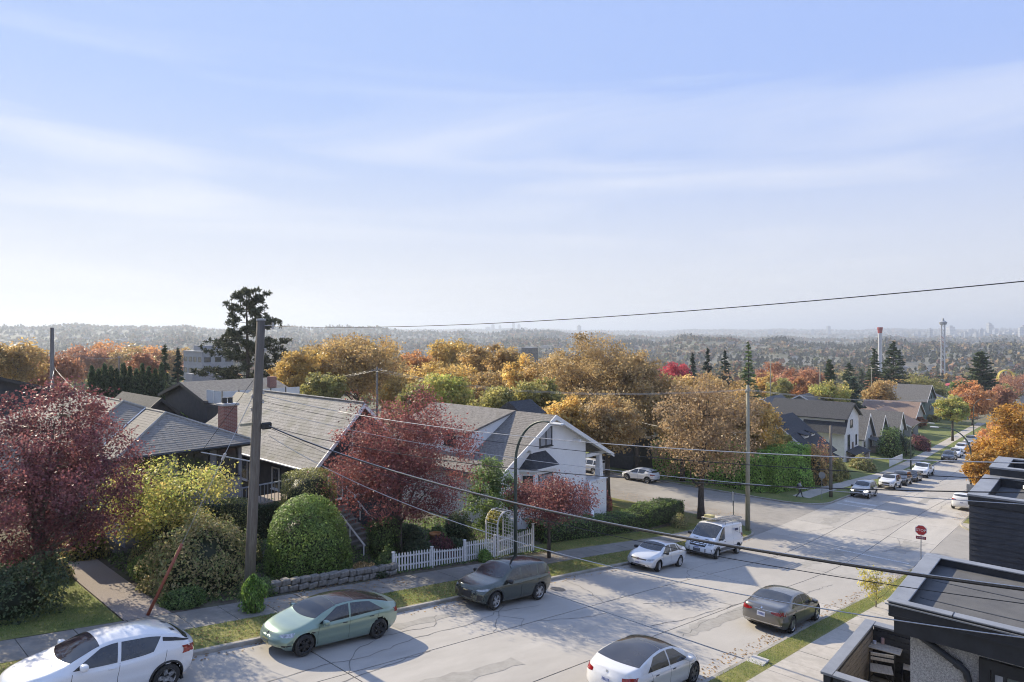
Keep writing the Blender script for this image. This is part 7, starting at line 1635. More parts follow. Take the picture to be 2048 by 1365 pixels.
# pine with open irregular tufts
def pine(px, ytop, hw, k, seed, label):
    r = np.random.default_rng(seed); s, t = place(px, k); z = G(s, t); H = CZ - k * (ytop - HOR) / FPX - z; Rc = 1.1 * hw * k / FPX
    o = thing('pine_tree', label, 'tree', (s, t, z)); b = MB().tube([(0, 0, 0), (.15, 0, H * .5), (-.1, 0, H * .97)], [.42, .3, .05], 9); Ps, Us = [], []
    zz = H * .13
    while zz < H * .99:
        f = 1 - zz / H; L0 = Rc * min(1, (.22 + 1.25 * f ** .72)) * (1 if f < .72 else .8)
        for i in range(int(4 + 3 * r.random())):
            a = r.uniform(0, 6.28); L = L0 * r.uniform(.45, 1.12); e = np.array([math.cos(a) * L, math.sin(a) * L, zz + L * r.uniform(.0, .35)]); st = np.array([0, 0, zz]); mid = (st + e) / 2 - [0, 0, .06 * L]
            b.tube([st, mid, e], [.09 * (.4 + f), .06 * (.4 + f), .02], 4, False)
            for q in range(int(4 + L * 1.6)):
                w = r.uniform(.35, 1.05); c = (st * (1 - w) + e * w) + r.normal(0, .22, 3) + [0, 0, .12]; m = 34; d = unit(r.normal(size=(m, 3)) + [0, 0, .35])
                Ps.append(c + d * .42 * r.uniform(.3, 1, (m, 1))); Us.append(d)
        zz += r.uniform(.55, 1.0)
    P = np.concatenate(Ps); u = unit(np.concatenate(Us)); n = len(P); v = unit(np.cross(u, r.normal(size=(n, 3)))); sz = .21 * r.uniform(.7, 1.3, (n, 1))
    b.build('trunk', BARKD, o, fix=False); quads_mesh('crown', P, u * sz, v * sz * .32, pal(r, n, PAL['pine']), NEEDLE, o)
pine(494, 583, 84, 96, 100, 'tall dark irregular pine towering behind the black house')
T('autumn_tree', 'great brown gold tree behind the broad grey roof', 715, 660, 105, 92, 'brown', 101, ybase=800, nleaf=20000, **big)
T('autumn_tree', 'yellow gold tree between the pine and the great brown one', 615, 690, 62, 86, 'gold', 102, ybase=790, nleaf=13000, **big)
T('autumn_tree', 'dark olive tree in front of the great brown one', 648, 742, 48, 80, 'olive', 103, ybase=810, nleaf=9000, **big)
T('autumn_tree', 'orange brown tree peeking between gold and yellow crowns', 825, 705, 42, 120, 'orange', 104, ybase=760, nleaf=6000, leaf=.25, trunk=.25, clumps=70)
T('autumn_tree', 'pale orange spreading tree behind the yellow green crown', 905, 682, 55, 130, 'gold', 105, ybase=760, nleaf=9000, leaf=.26, trunk=.25, clumps=90)
T('autumn_tree', 'dark brown twiggy tree with open crown above the white house', 952, 692, 40, 105, 'brown', 106, ybase=760, nleaf=6500, leaf=.19, trunk=.26, clumps=80, limbs=14)
T('autumn_tree', 'second dark brown twiggy tree next to the open crowned one', 1005, 688, 46, 102, 'brown', 107, ybase=765, nleaf=7500, leaf=.19, trunk=.26, clumps=80, limbs=14)
T('autumn_tree', 'bright yellow green tree just behind the white house roof', 895, 745, 62, 72, 'yellowgreen', 108, ybase=830, nleaf=14000, leaf=.15, trunk=.22, clumps=110, trunk_m=BARKD)
T('autumn_tree', 'low olive gold tree behind the white house ridge', 1000, 775, 58, 66, 'olive', 109, ybase=850, nleaf=12000, leaf=.14, trunk=.2, clumps=90)
T('autumn_tree', 'huge tan street tree with bare twig tips behind the white house gable', 1185, 655, 125, 74, 'ochre', 110, ybase=880, nleaf=30000, leaf=.14, trunk=.42, clumps=220, limbs=26, trunk_m=BARKD)
T('autumn_tree', 'lower tan tree leaning out by the white house eave', 1215, 780, 75, 66, 'ochre', 111, ybase=915, nleaf=14000, leaf=.13, trunk=.25, clumps=100, limbs=12)
T('autumn_tree', 'russet tree between the huge tan one and the corner tree', 1322, 745, 62, 84, 'brown', 112, ybase=900, nleaf=13000, leaf=.16, trunk=.26, clumps=100)
T('autumn_tree', 'copper brown tree behind the corner street tree', 1460, 765, 70, 76, 'brown', 113, ybase=905, nleaf=14000, leaf=.15, trunk=.26, clumps=110)
T('autumn_tree', 'golden leaved tree behind the pale corner pole', 1532, 815, 38, 74, 'gold', 114, ybase=920, nleaf=7000, leaf=.14, trunk=.2, clumps=70)
T('autumn_tree', 'dark brown crown filling the gap above the corner tree', 1395, 735, 62, 96, 'brown', 115, ybase=860, nleaf=12000, leaf=.18, trunk=.26, clumps=100)
T('autumn_tree', 'vivid pink red tree glowing among brown crowns', 1348, 722, 36, 140, 'pink', 116, ybase=790, nleaf=6500, leaf=.24, trunk=.2, clumps=70)
for i, (x, y, hw, k, lb) in enumerate(((1385, 705, 22, 150, 'slim dark spruce closest to the pink red tree'), (1415, 697, 24, 152, 'dark spruce second from the pink red tree'), (1450, 699, 28, 148, 'broad dark spruce beside the lighter green one'))): con_px('spruce_tree', lb, x, y, hw, k, 120 + i, pl='spruce', leaf=.38, whorl=.8, nper=30)
con_px('spruce_tree', 'lighter green layered spruce at the end of the spruce row', 1497, 686, 32, 146, 124, pl='green', leaf=.38, whorl=.95, nper=34)
con_px('cedar_tree', 'huge dark layered cedar below the white ride tower', 1787, 682, 42, 215, 125, pl='darkgreen', leaf=.6, whorl=1.0, nper=40, power=.7, up=.02)
con_px('cedar_tree', 'dark cedar leaning on the huge layered one', 1748, 698, 26, 210, 126, pl='darkgreen', leaf=.55, whorl=1.0, nper=34, power=.7)
con_px('cedar_tree', 'tall dense dark cedar beside the orange red tree', 1962, 702, 36, 200, 127, pl='darkgreen', leaf=.6, whorl=.7, nper=50, power=.5, up=.15)
con_px('cypress_tree', 'slim dark cypress in the middle distance', 1660, 722, 15, 165, 128, pl='darkgreen', leaf=.4, whorl=.6, power=.45, up=.4)
con_px('spruce_tree', 'blue green spruce with broad skirt behind the white house row', 1708, 752, 25, 150, 129, pl='spruce', leaf=.45, whorl=.8, power=.6)
con_px('spruce_tree', 'dark pointed spruce beside the slim cypress', 1698, 725, 24, 200, 130, pl='darkgreen', leaf=.5, whorl=.9, power=.65)
con_px('spruce_tree', 'slim pointed dark fir adjoining the cedar row', 330, 690, 20, 98, 131, pl='darkgreen', leaf=.3, whorl=.6, power=.8)
con_px('spruce_tree', 'broader fir with drooping skirts standing off the cedar row', 356, 696, 24, 96, 132, pl='spruce', leaf=.3, whorl=.6, power=.8)
for i, (x, y, hw, k, p, lb) in enumerate(((560, 712, 40, 108, 'gold', 'gold tree rising beside the pine trunk'), (660, 672, 72, 104, 'brown', 'brown crown behind the yellow gold flank tree'), (765, 690, 62, 98, 'brown', 'brown crown between the great brown tree and the lane pole'), (800, 735, 52, 84, 'gold', 'low golden crown between grey roof and lane pole'), (858, 722, 52, 100, 'gold', 'golden crown behind the lane pole'), (925, 722, 58, 92, 'gold', 'broad golden crown over the white house dormer'), (975, 735, 55, 84, 'brown', 'brown crown over the white house ridge'), (1045, 712, 52, 92, 'gold', 'gold crown between dark twiggy trees and the huge tan tree'), (1075, 752, 55, 76, 'olive', 'olive gold crown under the huge tan tree'), (1120, 700, 70, 86, 'ochre', 'tan crown between the huge tree and the white house ridge'), (1265, 700, 68, 84, 'ochre', 'tan crown between the huge tree and the pink red tree'), (1275, 762, 62, 72, 'brown', 'brown crown low behind the cross street'), (1365, 790, 58, 70, 'brown', 'brown crown just behind the corner street tree'), (1425, 752, 55, 84, 'ochre', 'tan crown above the corner pole wires'), (1505, 795, 44, 80, 'brown', 'brown crown beside the golden tree at the corner pole'), (840, 770, 48, 70, 'olive', 'olive crown peeking over the broad grey roof end'), (1130, 790, 60, 64, 'gold', 'golden crown just behind the white house ridge'))): T('autumn_tree', lb, x, y, hw, k, p, 400 + i, ybase=y + 110, nleaf=9500, leaf=.17, trunk=.24, clumps=95, limbs=11)
# clipped row of columnar cedars
for i in range(12):
    x = 184 + i * 12.6; k = 68 + .35 * i; s, t = place(x, k); z = G(s, t); H = CZ - k * (734 + 6 * math.sin(i * 2.1) - HOR) / FPX - z
    shrub('columnar_cedar', 'columnar dark cedar standing in a tight clipped row behind the bungalow', (s, t, z), .52 * random.uniform(.9, 1.15), .5, H, 'darkgreen', 140 + i, n=2600, leaf=.13, shape='column', amp=.3, depth=.25, group='columnar cedars in the row behind the bungalow', cat='cedar', core=.9)
T('autumn_tree', 'coral red tree behind the columnar cedars', 290, 700, 34, 118, 'rust', 160, ybase=775, nleaf=7000, leaf=.22, trunk=.2, clumps=80)
T('autumn_tree', 'rust orange tree behind the bare pole top', 100, 705, 60, 112, 'rust', 161, ybase=775, nleaf=11000, leaf=.2, trunk=.25, clumps=100)
T('autumn_tree', 'dark orange brown tree beyond the dark gabled bungalow', 25, 678, 58, 100, 'brown', 162, ybase=770, nleaf=11000, leaf=.19, trunk=.25, clumps=100)
for i, (x, y, hw, k, p, lb) in enumerate(((215, 688, 60, 240, 'orange', 'broad orange crown of a far row behind the columnar cedars'), (300, 690, 50, 250, 'orange', 'broad orange crown of the far row behind the dark fir pair'), (165, 692, 45, 230, 'rust', 'reddish crown at the start of the far orange row'), (262, 692, 44, 235, 'brown', 'brownish crown within the far orange row'), (395, 705, 30, 240, 'rust', 'coral crown beside the grey commercial building'), (355, 692, 36, 255, 'brown', 'brown crown at the end of the far orange row'))): T('autumn_tree', lb, x, y, hw, k, p, 165 + i, ybase=760, nleaf=7000, leaf=.42, trunk=.3, clumps=80)
T('shrub_tree', 'fresh green tree top between bungalow and dark blue roof', 368, 822, 34, 58, 'lime', 175, ybase=860, nleaf=5000, leaf=.13, trunk=.12, clumps=60)
# along the far street
T('street_tree', 'round clipped golden green street tree', 1905, 788, 38, 131, 'yellowgreen', 180, ybase=845, nleaf=10000, leaf=.2, trunk=.2, clumps=130, loose=.8)
T('street_tree', 'vivid orange red street tree behind the round golden one', 1945, 768, 42, 158, 'orange', 181, ybase=840, nleaf=9000, leaf=.25, trunk=.2, clumps=90)
T('street_tree', 'dark red brown tree beyond the dense cedar', 1998, 772, 34, 175, 'rust', 182, ybase=840, nleaf=6000, leaf=.28, trunk=.2, clumps=70)
PAL['ambers'] = [(.42, .24, .05), (.34, .18, .045), (.48, .30, .07), (.28, .16, .05)]
T('maple_tree', 'amber maple beside the stepped townhouse roof', 1998, 868, 62, 62, 'ambers', 183, ybase=985, nleaf=16000, leaf=.13, trunk=.2, clumps=110)
T('maple_tree', 'tall amber maple further along the sidewalk', 2040, 800, 60, 78, 'ambers', 184, ybase=940, nleaf=14000, leaf=.15, trunk=.22, clumps=100)
T('maple_tree', 'thin orange maple reaching over the far roadway', 2012, 840, 44, 100, 'orange', 185, ybase=930, nleaf=8000, leaf=.18, trunk=.2, clumps=80)
T('maple_tree', 'low amber maple crown just over the townhouse parapet', 1972, 905, 40, 58, 'ambers', 186, ybase=985, nleaf=9000, leaf=.12, trunk=.15, clumps=80)
for i, (x, y, hw, k, p, lb) in enumerate(((1655, 763, 42, 150, 'yellowgreen', 'bright lime yellow tree behind the tall white house'), (1600, 757, 26, 160, 'orange', 'small round orange tree behind the grey roof'), (1530, 742, 22, 165, 'gold', 'golden tree past the end of the spruce row'), (1575, 735, 40, 185, 'rust', 'deep red tree bank beyond the corner'), (1625, 728, 34, 200, 'rust', 'deep red tree beside the dark cypress'), (1545, 722, 34, 195, 'rust', 'dull red tree behind the golden one'), (1760, 757, 34, 165, 'brown', 'rounded tan green tree under the huge cedar'),
                                         (1840, 745, 40, 240, 'olive', 'olive tree bank before the wooden coaster'), (1870, 772, 26, 210, 'olive', 'small olive tree over the big blue grey house'), (1500, 760, 20, 150, 'gold', 'small golden tree by the grey roofs'), (1562, 755, 28, 158, 'olive', 'olive shrub tree between golden crowns'), (1630, 742, 26, 210, 'orange', 'orange tree beside the dark pointed spruce'), (2030, 745, 40, 300, 'rust', 'reddish tree near the yellow ride loop'), (1735, 832, 17, 122, 'green', 'small green garden tree beside the tall white house'), (1772, 842, 15, 128, 'olive', 'small olive garden tree by the sharp white gable'), (1800, 838, 15, 141, 'gold', 'small gold garden tree between the old gables'), (1836, 836, 15, 152, 'rust', 'small red garden tree near the brown roofed bungalow'), (1862, 832, 16, 166, 'olive', 'small olive tree beyond the brown roofed bungalow'), (1882, 842, 14, 172, 'green', 'small green tree before the teal gabled house'), (1555, 862, 26, 88, 'olive', 'olive tree at the laurel hedge back end'))): T('autumn_tree', lb, x, y, hw, k, p, 190 + i, nleaf=6500, leaf=.27, trunk=.2, clumps=80)
# valley trees, one by one, from a few kinds
PROTO = []
for i, (p, nm, lb) in enumerate((('orange', 'autumn_tree', 'rounded orange valley tree beyond the houses'), ('brown', 'autumn_tree', 'rounded brown valley tree beyond the houses'), ('olive', 'autumn_tree', 'rounded olive valley tree beyond the houses'), ('rust', 'autumn_tree', 'rounded red valley tree beyond the houses'), ('gold', 'autumn_tree', 'rounded golden valley tree beyond the houses'), ('green', 'valley_tree', 'rounded green valley tree beyond the houses'), ('mixed', 'autumn_tree', 'dull mottled valley tree beyond the houses'))):
    PROTO.append(tree(nm, lb, (0, 0, -500), 11, 4.6, 2.2, p, 300 + i, nleaf=2600, leaf=.55, trunk=.25, clumps=60, limbs=8, group=lb.replace('tree', 'trees')))
PROTO.append(conifer('spruce_tree', 'dark pointed valley conifer beyond the houses', (0, 0, -500), 15, 3.2, 310, 'darkgreen', leaf=.8, whorl=1.1, nper=18, group='dark pointed valley conifers'))
rv = np.random.default_rng(11); used = [False] * len(PROTO); cnt = 0
for tries in range(1500):
    k = 150 + 420 * rv.random() ** .8; px = rv.uniform(-60, 2120); p = at(px, HOR, k)
    if abs(p.y - 15) < 22 and p.x < 330: continue
    if 26 < p.y < 62 and 60 < p.x < 215: continue
    if math.hypot(p.x - 82, p.y - 190) < 17 or math.hypot(p.x - 214, p.y - 190) < 15: continue
    j = rv.choice(len(PROTO), p=[.17, .17, .17, .12, .1, .06, .13, .08]); sc_ = rv.uniform(.55, 1.1) * (1.0 if k > 220 else .75)
    z = G(p.x, p.y) - .2
    topy = HOR - (z + (11 if j < 7 else 15) * sc_ - CZ) / k * FPX
    if topy < 700: sc_ *= .75
    args = dict(loc=(p.x, p.y, z), rz=rv.uniform(0, 6.28), scale=(sc_, sc_, sc_ * rv.uniform(.85, 1.15)))
    if used[j]: copy_thing(PROTO[j], **args)
    else: o = PROTO[j]; o.location = args['loc']; o.rotation_euler = (0, 0, args['rz']); o.scale = args['scale']; used[j] = True
    cnt += 1
    if cnt >= 270: break
# the wooded slopes beyond: one mass
def far_woods():
    r = np.random.default_rng(21); Ps, Us, Vs, Cs = [], [], [], []
    P = np.array
    pals = [PAL[x] for x in ('brown', 'olive', 'orange', 'rust', 'darkgreen', 'green', 'gold', 'mixed', 'darkgreen')]; mute = P([.30, .30, .26])
    for (r0, r1, n, m, hgt, sz, lf) in ((430, 900, 4200, 40, 10, 4.2, 1.3), (900, 2000, 9000, 16, 12.5, 6.0, 2.6), (2000, 4200, 13000, 8, 17, 9, 5), (4200, 9500, 12000, 5, 18, 16, 9)):
        rr = np.sqrt(r.uniform(r0 ** 2, r1 ** 2, n)); az = R_(-3) + r.random(n) * R_(92); s, t = rr * np.cos(az), rr * np.sin(az)
        # clearings follow a broad noise so that woods and rooftops alternate
        q = np.sin(s * .011 + 2) * np.sin(t * .013) + .6 * np.sin(s * .027 + t * .021); keep = q > -.75 + .25 * r.random(n)
        s, t, rr = s[keep], t[keep], rr[keep]; n2 = len(s); z = gz(s, t)
        ci = r.choice(len(pals), n2, p=[.17, .22, .06, .04, .14, .13, .06, .13, .05]); gr = np.sin(s * .0061 + 1.3 * np.sin(t * .0043)) * np.sin(t * .0077 + 1.1 * np.sin(s * .0052)); dk = (gr > .30) & (r.random(n2) < .75); ci = np.where(dk, 4, ci); con = (ci == 4) | (ci == 8); h = hgt * r.uniform(.55, 1.15, n2) * np.where(con, 1.35, 1.)
        w = sz * r.uniform(.6, 1.1, n2) * np.where(con, .55, 1.)
        for k in range(m):
            d = unit(r.normal(size=(n2, 3))); d[:, 2] = np.abs(d[:, 2]) * 1.0 - .15
            f = r.random((n2, 1)) ** .4
            off = d * f * np.stack([w, w, h * .55], 1); zc = h * .45
            off[con, :2] *= np.clip(1.15 - (off[con, 2:3] + .1 * h[con, None]) / (h[con, None] * .6), .1, 1)
            c = np.stack([s, t, z + zc], 1) + off
            nr = unit(d + r.normal(0, .45, (n2, 3))); u = unit(np.cross(nr, r.normal(size=(n2, 3)))); v = np.cross(nr, u); g_ = lf * r.uniform(.6, 1.3, (n2, 1)) * (w / sz)[:, None] ** .5
            cc = np.zeros((n2, 3))
            for j, pp in enumerate(pals):
                q_ = ci == j
                if q_.any(): cc[q_] = P(pp)[r.integers(0, len(pp), q_.sum())]
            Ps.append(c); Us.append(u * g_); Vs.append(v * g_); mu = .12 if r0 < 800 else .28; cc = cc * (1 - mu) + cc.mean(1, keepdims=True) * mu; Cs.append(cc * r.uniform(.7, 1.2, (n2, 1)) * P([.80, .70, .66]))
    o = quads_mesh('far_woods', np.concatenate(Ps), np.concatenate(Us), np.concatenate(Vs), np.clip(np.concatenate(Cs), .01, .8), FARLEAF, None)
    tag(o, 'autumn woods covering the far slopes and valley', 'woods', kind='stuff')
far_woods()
def far_houses():
    r = np.random.default_rng(31); b = MB(); C = []
    for i in range(2800):
        rr = math.sqrt(r.uniform(330 ** 2, 4200 ** 2)); az = R_(-3) + r.random() * R_(92); s, t = rr * math.cos(az), rr * math.sin(az)
        if abs(t - 15) < 30 and s < 400: continue
        w, d, h = r.uniform(4, 7), r.uniform(4, 6), r.uniform(4.5, 7); z = G(s, t) - .5; rh = r.uniform(1.5, 3); n0 = len(b.v)
        b.add([(s - w, t - d, z), (s + w, t - d, z), (s + w, t + d, z), (s - w, t + d, z), (s - w, t - d, z + h), (s + w, t - d, z + h), (s + w, t + d, z + h), (s - w, t + d, z + h)], [(0, 1, 5, 4), (1, 2, 6, 5), (2, 3, 7, 6), (3, 0, 4, 7)])
        wc = [(.42, .41, .40), (.33, .31, .29), (.22, .22, .23), (.5, .49, .48), (.2, .18, .17)][r.integers(0, 5)]; C += [wc] * 8
        b.add([(s - w - .5, t - d - .5, z + h), (s + w + .5, t - d - .5, z + h), (s + w + .5, t + d + .5, z + h), (s - w - .5, t + d + .5, z + h), (s - w, t, z + h + rh), (s + w, t, z + h + rh)], [(0, 1, 5, 4), (2, 3, 4, 5), (0, 4, 3), (1, 2, 5)])
        rc = [(.08, .08, .085), (.13, .12, .115), (.15, .10, .08), (.2, .2, .2)][r.integers(0, 4)]; C += [rc] * 6
    o = b.build('far_houses', FARLEAF, None, False, False); ca = o.data.color_attributes.new('Col', 'FLOAT_COLOR', 'POINT'); ca.data.foreach_set('color', np.concatenate([np.array(C), np.ones((len(C), 1))], 1).astype(np.float32).ravel())
    tag(o, 'rooftops scattered through the wooded valley', 'houses', kind='stuff')
far_houses()
# skyline towers
mat('tower_pale', (.50, .50, .50), (.44, .44, .45), .7, .05); mat('tower_grey', (.30, .32, .35), (.26, .28, .31), .6, .05); mat('tower_glass', (.22, .27, .32), (.18, .22, .27), .25, .05)
rs = random.Random(3)
def tower(px, ytop, wpx, k, m, label, group):
    p = at(px, ytop, k); z = G(p.x, p.y) - 3; H = max(p.z - z, 12); w = wpx * k / FPX; d = w * rs.uniform(.7, 1.0)
    o = thing('tower_block', label, 'tower', (p.x, p.y, z), PHI - R_(90) + rs.uniform(-.4, .4), group)
    MB().box((-w / 2, -d / 2, 0), (w / 2, d / 2, H)).build('shaft', MATS[m], o)
    n = int(H / 9); b = MB()
    for i in range(n): zz = 6 + i * 9; b.box((-w / 2 - .3, -d / 2 - .3, zz), (w / 2 + .3, d / 2 + .3, zz + 2.6))
    if n: b.build('window_bands', MATS['tower_glass'], o)['kind'] = 'stuff'
    MB().box((-w / 4, -d / 4, H), (w / 4, d / 4, H + rs.uniform(4, 9))).build('plant_room', MATS['tower_grey'], o)
sk_ = [(1762, 668, 6), (1772, 674, 8), (1782, 670, 6), (1800, 676, 10), (1812, 672, 7), (1828, 668, 7), (1836, 664, 8), (1848, 672, 8), (1860, 659, 8), (1868, 672, 7), (1879, 660, 7), (1893, 664, 7), (1901, 654, 11), (1912, 670, 8), (1922, 668, 10), (1932, 664, 6), (1938, 661, 7), (1944, 659, 5), (1952, 668, 9), (1963, 659, 6), (1971, 666, 8), (1978, 647, 6), (1982, 651, 7), (1990, 660, 7), (2000, 668, 9), (2010, 664, 7), (2020, 662, 10), (2031, 666, 9), (2042, 656, 8), (2046, 652, 6), (1955, 674, 14), (1985, 672, 16), (2025, 674, 16), (1905, 674, 14), (1870, 676, 12), (1845, 678, 12)]
for i, (x, y, w) in enumerate(sk_): tower(x, y, w, 3700 + rs.uniform(-300, 500), rs.choice(['tower_pale', 'tower_grey', 'tower_pale']), 'hazy high-rise block on the skyline by the ride towers', 'hazy skyline towers beyond the amusement park')
for i, (x, y, w) in enumerate(((976, 655, 9), (986, 650, 6), (1000, 652, 5), (1027, 646, 5), (1038, 650, 5), (1012, 658, 14), (1050, 656, 8))): tower(x, y, w, 6300, 'tower_grey', 'distant tower in the small cluster above the gold trees', 'distant tower cluster on the ridge')
for (x, y, w, lb) in ((1158, 652, 7, 'lone far tower pair member over the tan tree'), (1540, 661, 8, 'domed far block on the ridge over the spruces'), (1625, 660, 5, 'slim far tower beside the taller lone one'), (1657, 653, 6, 'tall slim lone tower on the far ridge'), (1412, 664, 6, 'faint far block above the spruce row')): tower(x, y, w, 5200, 'tower_grey', lb, None)
# amusement park
mat('ride_white', (.62, .62, .62), (.55, .55, .55), .5, .5); mat('ride_red', (.35, .05, .05), None, .5); mat('ride_yellow', (.62, .50, .10), (.55, .44, .10), .5, .5); mat('timber_white', (.45, .43, .40), (.38, .36, .33), .8, .5)
p = at(1760, 655, 560); z = G(p.x, p.y); H = p.z - z; o = thing('drop_tower', 'white drop tower ride with flared red top', 'ride', (p.x, p.y, z)); MB().tube([(0, 0, 0), (0, 0, H - 2)], [1.7, 1.5], 8).build('mast', MATS['ride_white'], o); MB().lathe([(1.6, H - 5), (1.8, H - 3), (2.2, H - .8), (2.2, H), (0, H)], 10).build('tower_top', MATS['ride_red'], o)
for sx in (-1, 1): MB().box((sx * 2.2 - .3, -.3, 0), (sx * 2.2 + .3, .3, H - 5)).build('guide_rail', MATS['ride_white'], o)
p = at(1886, 640, 540); z = G(p.x, p.y); H = p.z - z; o = thing('lattice_tower', 'tall red and white lattice ride tower', 'ride', (p.x, p.y, z))
for sx in (-1.1, 1.1):
    for sy in (-1.1, 1.1): MB().tube([(sx, sy, 0), (sx, sy, H - 3)], .4, 5).build('mast_leg', MATS['ride_white'], o)
for i in range(int(H / 3.4)): zz = i * 3.4; MB().tube([(-1.1, -1.1, zz), (1.1, -1.1, zz + 3.2)], .22, 4).build('brace', MATS['ride_red' if (i // 3) % 2 else 'ride_white'], o); MB().tube([(-1.1, -1.1, zz), (-1.1, 1.1, zz + 3.2)], .22, 4).build('brace', MATS['ride_red' if (i // 3) % 2 else 'ride_white'], o)
MB().lathe([(2.4, H - 4), (3., H - 2), (1.2, H - 1), (.3, H + 1.5)], 8).build('tower_top', MATS['tower_grey'], o)
p = at(2012, 775, 330); z = G(p.x, p.y); o = thing('coaster_loop', 'yellow roller coaster loop beside a white dome', 'ride', (p.x, p.y, z), PHI - R_(90)); rl = 4.1; h0 = CZ - (741 - HOR) / FPX * 330 - z - rl
for dy in (-.5, .5): MB().tube([(-rl * .95, dy, 0), (-rl, dy, h0 * .6)] + [(rl * math.cos(a), dy, h0 + rl * math.sin(a)) for a in np.linspace(math.pi, 0, 24)] + [(rl, dy, h0 * .6), (rl * 1.1, dy, 0)], .32, 6).build('track', MATS['ride_yellow'], o)
for a in np.linspace(0, math.pi, 14): MB().tube([(rl * math.cos(a), -.5, h0 + rl * math.sin(a)), (rl * math.cos(a), .5, h0 + rl * math.sin(a))], .2, 4).build('cross_tie', MATS['ride_yellow'], o)
p = at(2044, 770, 320); z = G(p.x, p.y); o = thing('dome_tent', 'white fabric dome in the amusement park', 'dome', (p.x, p.y, z)); hd = CZ - (760 - HOR) / FPX * 320 - z; MB().lathe([(8 * math.cos(a), hd - 5 + 5 * math.sin(a)) for a in np.linspace(0, 1.5, 8)], 20).build('dome_skin', MATS['ride_white'], o, True); MB().lathe([(8, 0), (8, hd - 5)], 20).build('dome_wall', MATS['ride_white'], o)
p = at(1885, 790, 430); z = G(p.x, p.y); o = thing('wooden_coaster', 'pale timber roller coaster trestle below the lattice tower', 'ride', (p.x, p.y, z), PHI - R_(90))
tops = [CZ - ((757 + 12 * abs(math.sin(i * .55))) - HOR) / FPX * 430 - z for i in range(13)]
for i in range(13):
    x = -14 + i * 2.3; MB().tube([(x, 0, 0), (x, 0, tops[i])], .14, 4).build('trestle_post', MATS['timber_white'], o); MB().tube([(x, 2.5, 0), (x, 0, tops[i])], .12, 4).build('trestle_post', MATS['timber_white'], o)
    if i: MB().tube([(x - 2.3, 0, tops[i - 1]), (x, 0, tops[i])], .3, 5).build('track', MATS['timber_white'], o)
    for q in range(4):
        if i and q * 3 + 3 < min(tops[i], tops[i - 1]): MB().tube([(x - 2.3, 0, 1 + q * 3), (x, 0, 1 + q * 3)], .1, 4).build('ledger', MATS['timber_white'], o)
for i, (x, y, w, m, lb) in enumerate(((1900, 780, 22, 'ride_white', 'white fairground hut beside the red roof'), (1912, 786, 14, 'ride_red', 'small red fairground roof'), (1922, 776, 8, 'ride_yellow', 'narrow yellow fairground kiosk'))):
    p = at(x, y, 400); z = G(p.x, p.y); o = thing('fairground_hut', lb, 'hut', (p.x, p.y, z), PHI - R_(90)); hh = CZ - (y - 8 - HOR) / FPX * 400 - z; ww = w * 400 / FPX / 2
    MB().box((-ww, -2, 0), (ww, 2, hh)).build('wall', MATS[m], o); MB().prism([(-ww - .4, -2.4, hh), (ww + .4, -2.4, hh), (0, -2.4, hh + 1.6)], (0, 4.8, 0)).build('roof', MATS['ride_white' if m != 'ride_white' else 'ride_red'], o)
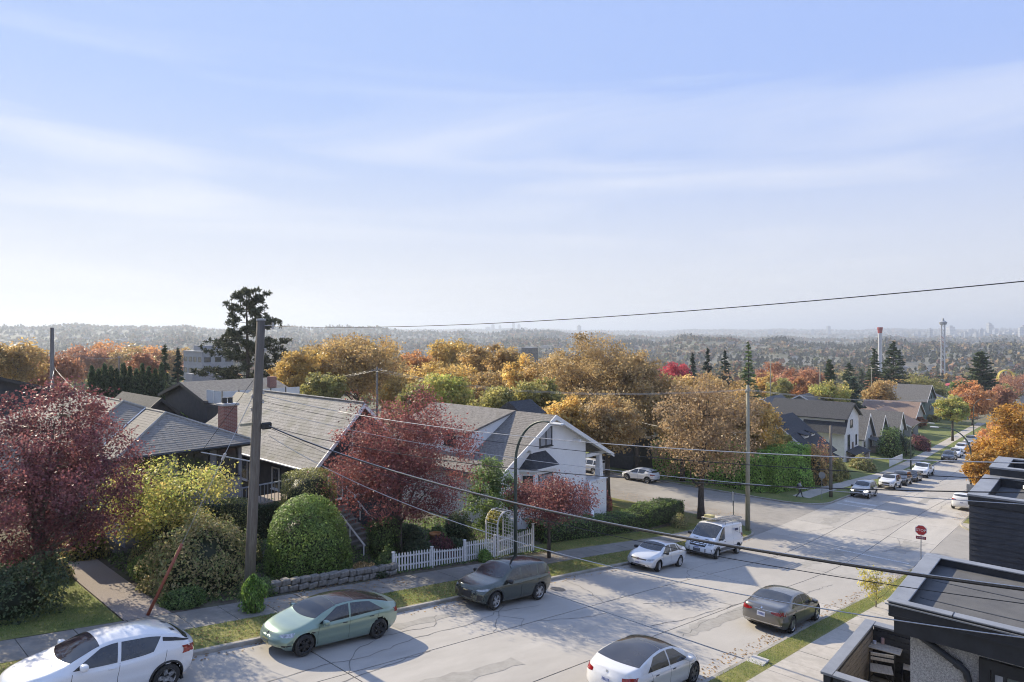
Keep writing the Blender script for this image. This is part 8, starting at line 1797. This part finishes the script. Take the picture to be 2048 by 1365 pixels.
# parked cars beyond the intersection
f1 = car(SUV_F, 'suv', 'faded silver suv with lit headlamps first past the laurel hedge', P_DULL); seat(f1, 78.2, VW_ + .92, -1)
for o in f1.children:
    if o.name.startswith('headlight'): o.material_slots[0].link = 'OBJECT'; o.material_slots[0].material = LAMPL
f2 = car(PICKUP, 'pickup_truck', 'white pickup truck parked fifth past the laurel hedge', P_WHITE, 'pickup'); seat(f2, 108.9, VW_ + 1.0, -1)
mp_ = {P_DULL: P_WHITE}
for (src, s, sw_, lb, cat, nm) in ((f1, 89.6, {P_DULL: P_WHITE2, LAMPL: LAMP}, 'white suv parked behind the faded silver one', 'suv', 'suv'), (f1, 95.4, {P_DULL: P_NAVY, LAMPL: LAMP}, 'charcoal suv squeezed behind the white suv', 'suv', 'suv'), (j_, 101.3, {P_SILVER: P_BLACK}, 'black sedan just before the white pickup', 'car', 'sedan'), (f1, 129.0, {P_DULL: P_NAVY, LAMPL: LAMP}, 'charcoal suv heading the second parked group', 'suv', 'suv'),
                              (j_, 135.2, {P_SILVER: P_WHITE}, 'white sedan behind the second charcoal suv', 'car', 'sedan'), (f1, 141, {P_DULL: P_WHITE, LAMPL: LAMP}, 'white suv in the middle of the second parked group', 'suv', 'suv'), (j_, 146.6, {P_SILVER: P_WHITE2}, 'pale sedan near the end of the second parked group', 'car', 'sedan'), (f2, 153.2, {P_WHITE: P_DULL}, 'silver pickup ending the second parked group', 'pickup', 'pickup_truck'), (j_, 186, {P_SILVER: P_NAVY}, 'dark sedan far down the street by the turning', 'car', 'sedan')):
    c = copy_thing(src, label=lb, swap=sw_); c.name = nm; c['category'] = cat; seat(c, s, VW_ + (.92 if src is f1 else .89 if src is j_ else 1.0), -1)
x1 = copy_thing(ch, label='white hatchback parked on the shaded cross street', swap={P_WHITE: P_WHITE2}); x1.name = 'hatchback'; seat(x1, 65.0, 39.3, R_(90))
x2 = copy_thing(f1, label='silver suv parked behind the white hatchback on the cross street', swap={P_DULL: P_SILVER, LAMPL: LAMP}); x2.name = 'suv'; seat(x2, 65.0, 46.5, R_(90))
x3 = copy_thing(a_, label='white suv half hidden by the stepped townhouse corner', swap={P_DKGREEN: P_WHITE}); x3.name = 'suv'; seat(x3, 80.5, 10.9, 1)
# the air
hz = bpy.data.materials.new('haze'); hz.use_nodes = True; n_ = hz.node_tree.nodes; l_ = hz.node_tree.links; n_.remove(n_['Principled BSDF'])
pv = n_.new('ShaderNodeVolumePrincipled'); pv.inputs['Color'].default_value = (.80, .88, 1, 1); pv.inputs['Density'].default_value = 2.3e-4; pv.inputs['Anisotropy'].default_value = .25; l_.new(pv.outputs[0], n_['Material Output'].inputs['Volume'])
zmin = CZ - 95; b = MB().box((-17000, -17000, zmin), (17000, 17000, CZ + 190)); ho = b.build('haze', hz); tag(ho, kind='stuff'); ho.visible_shadow = True
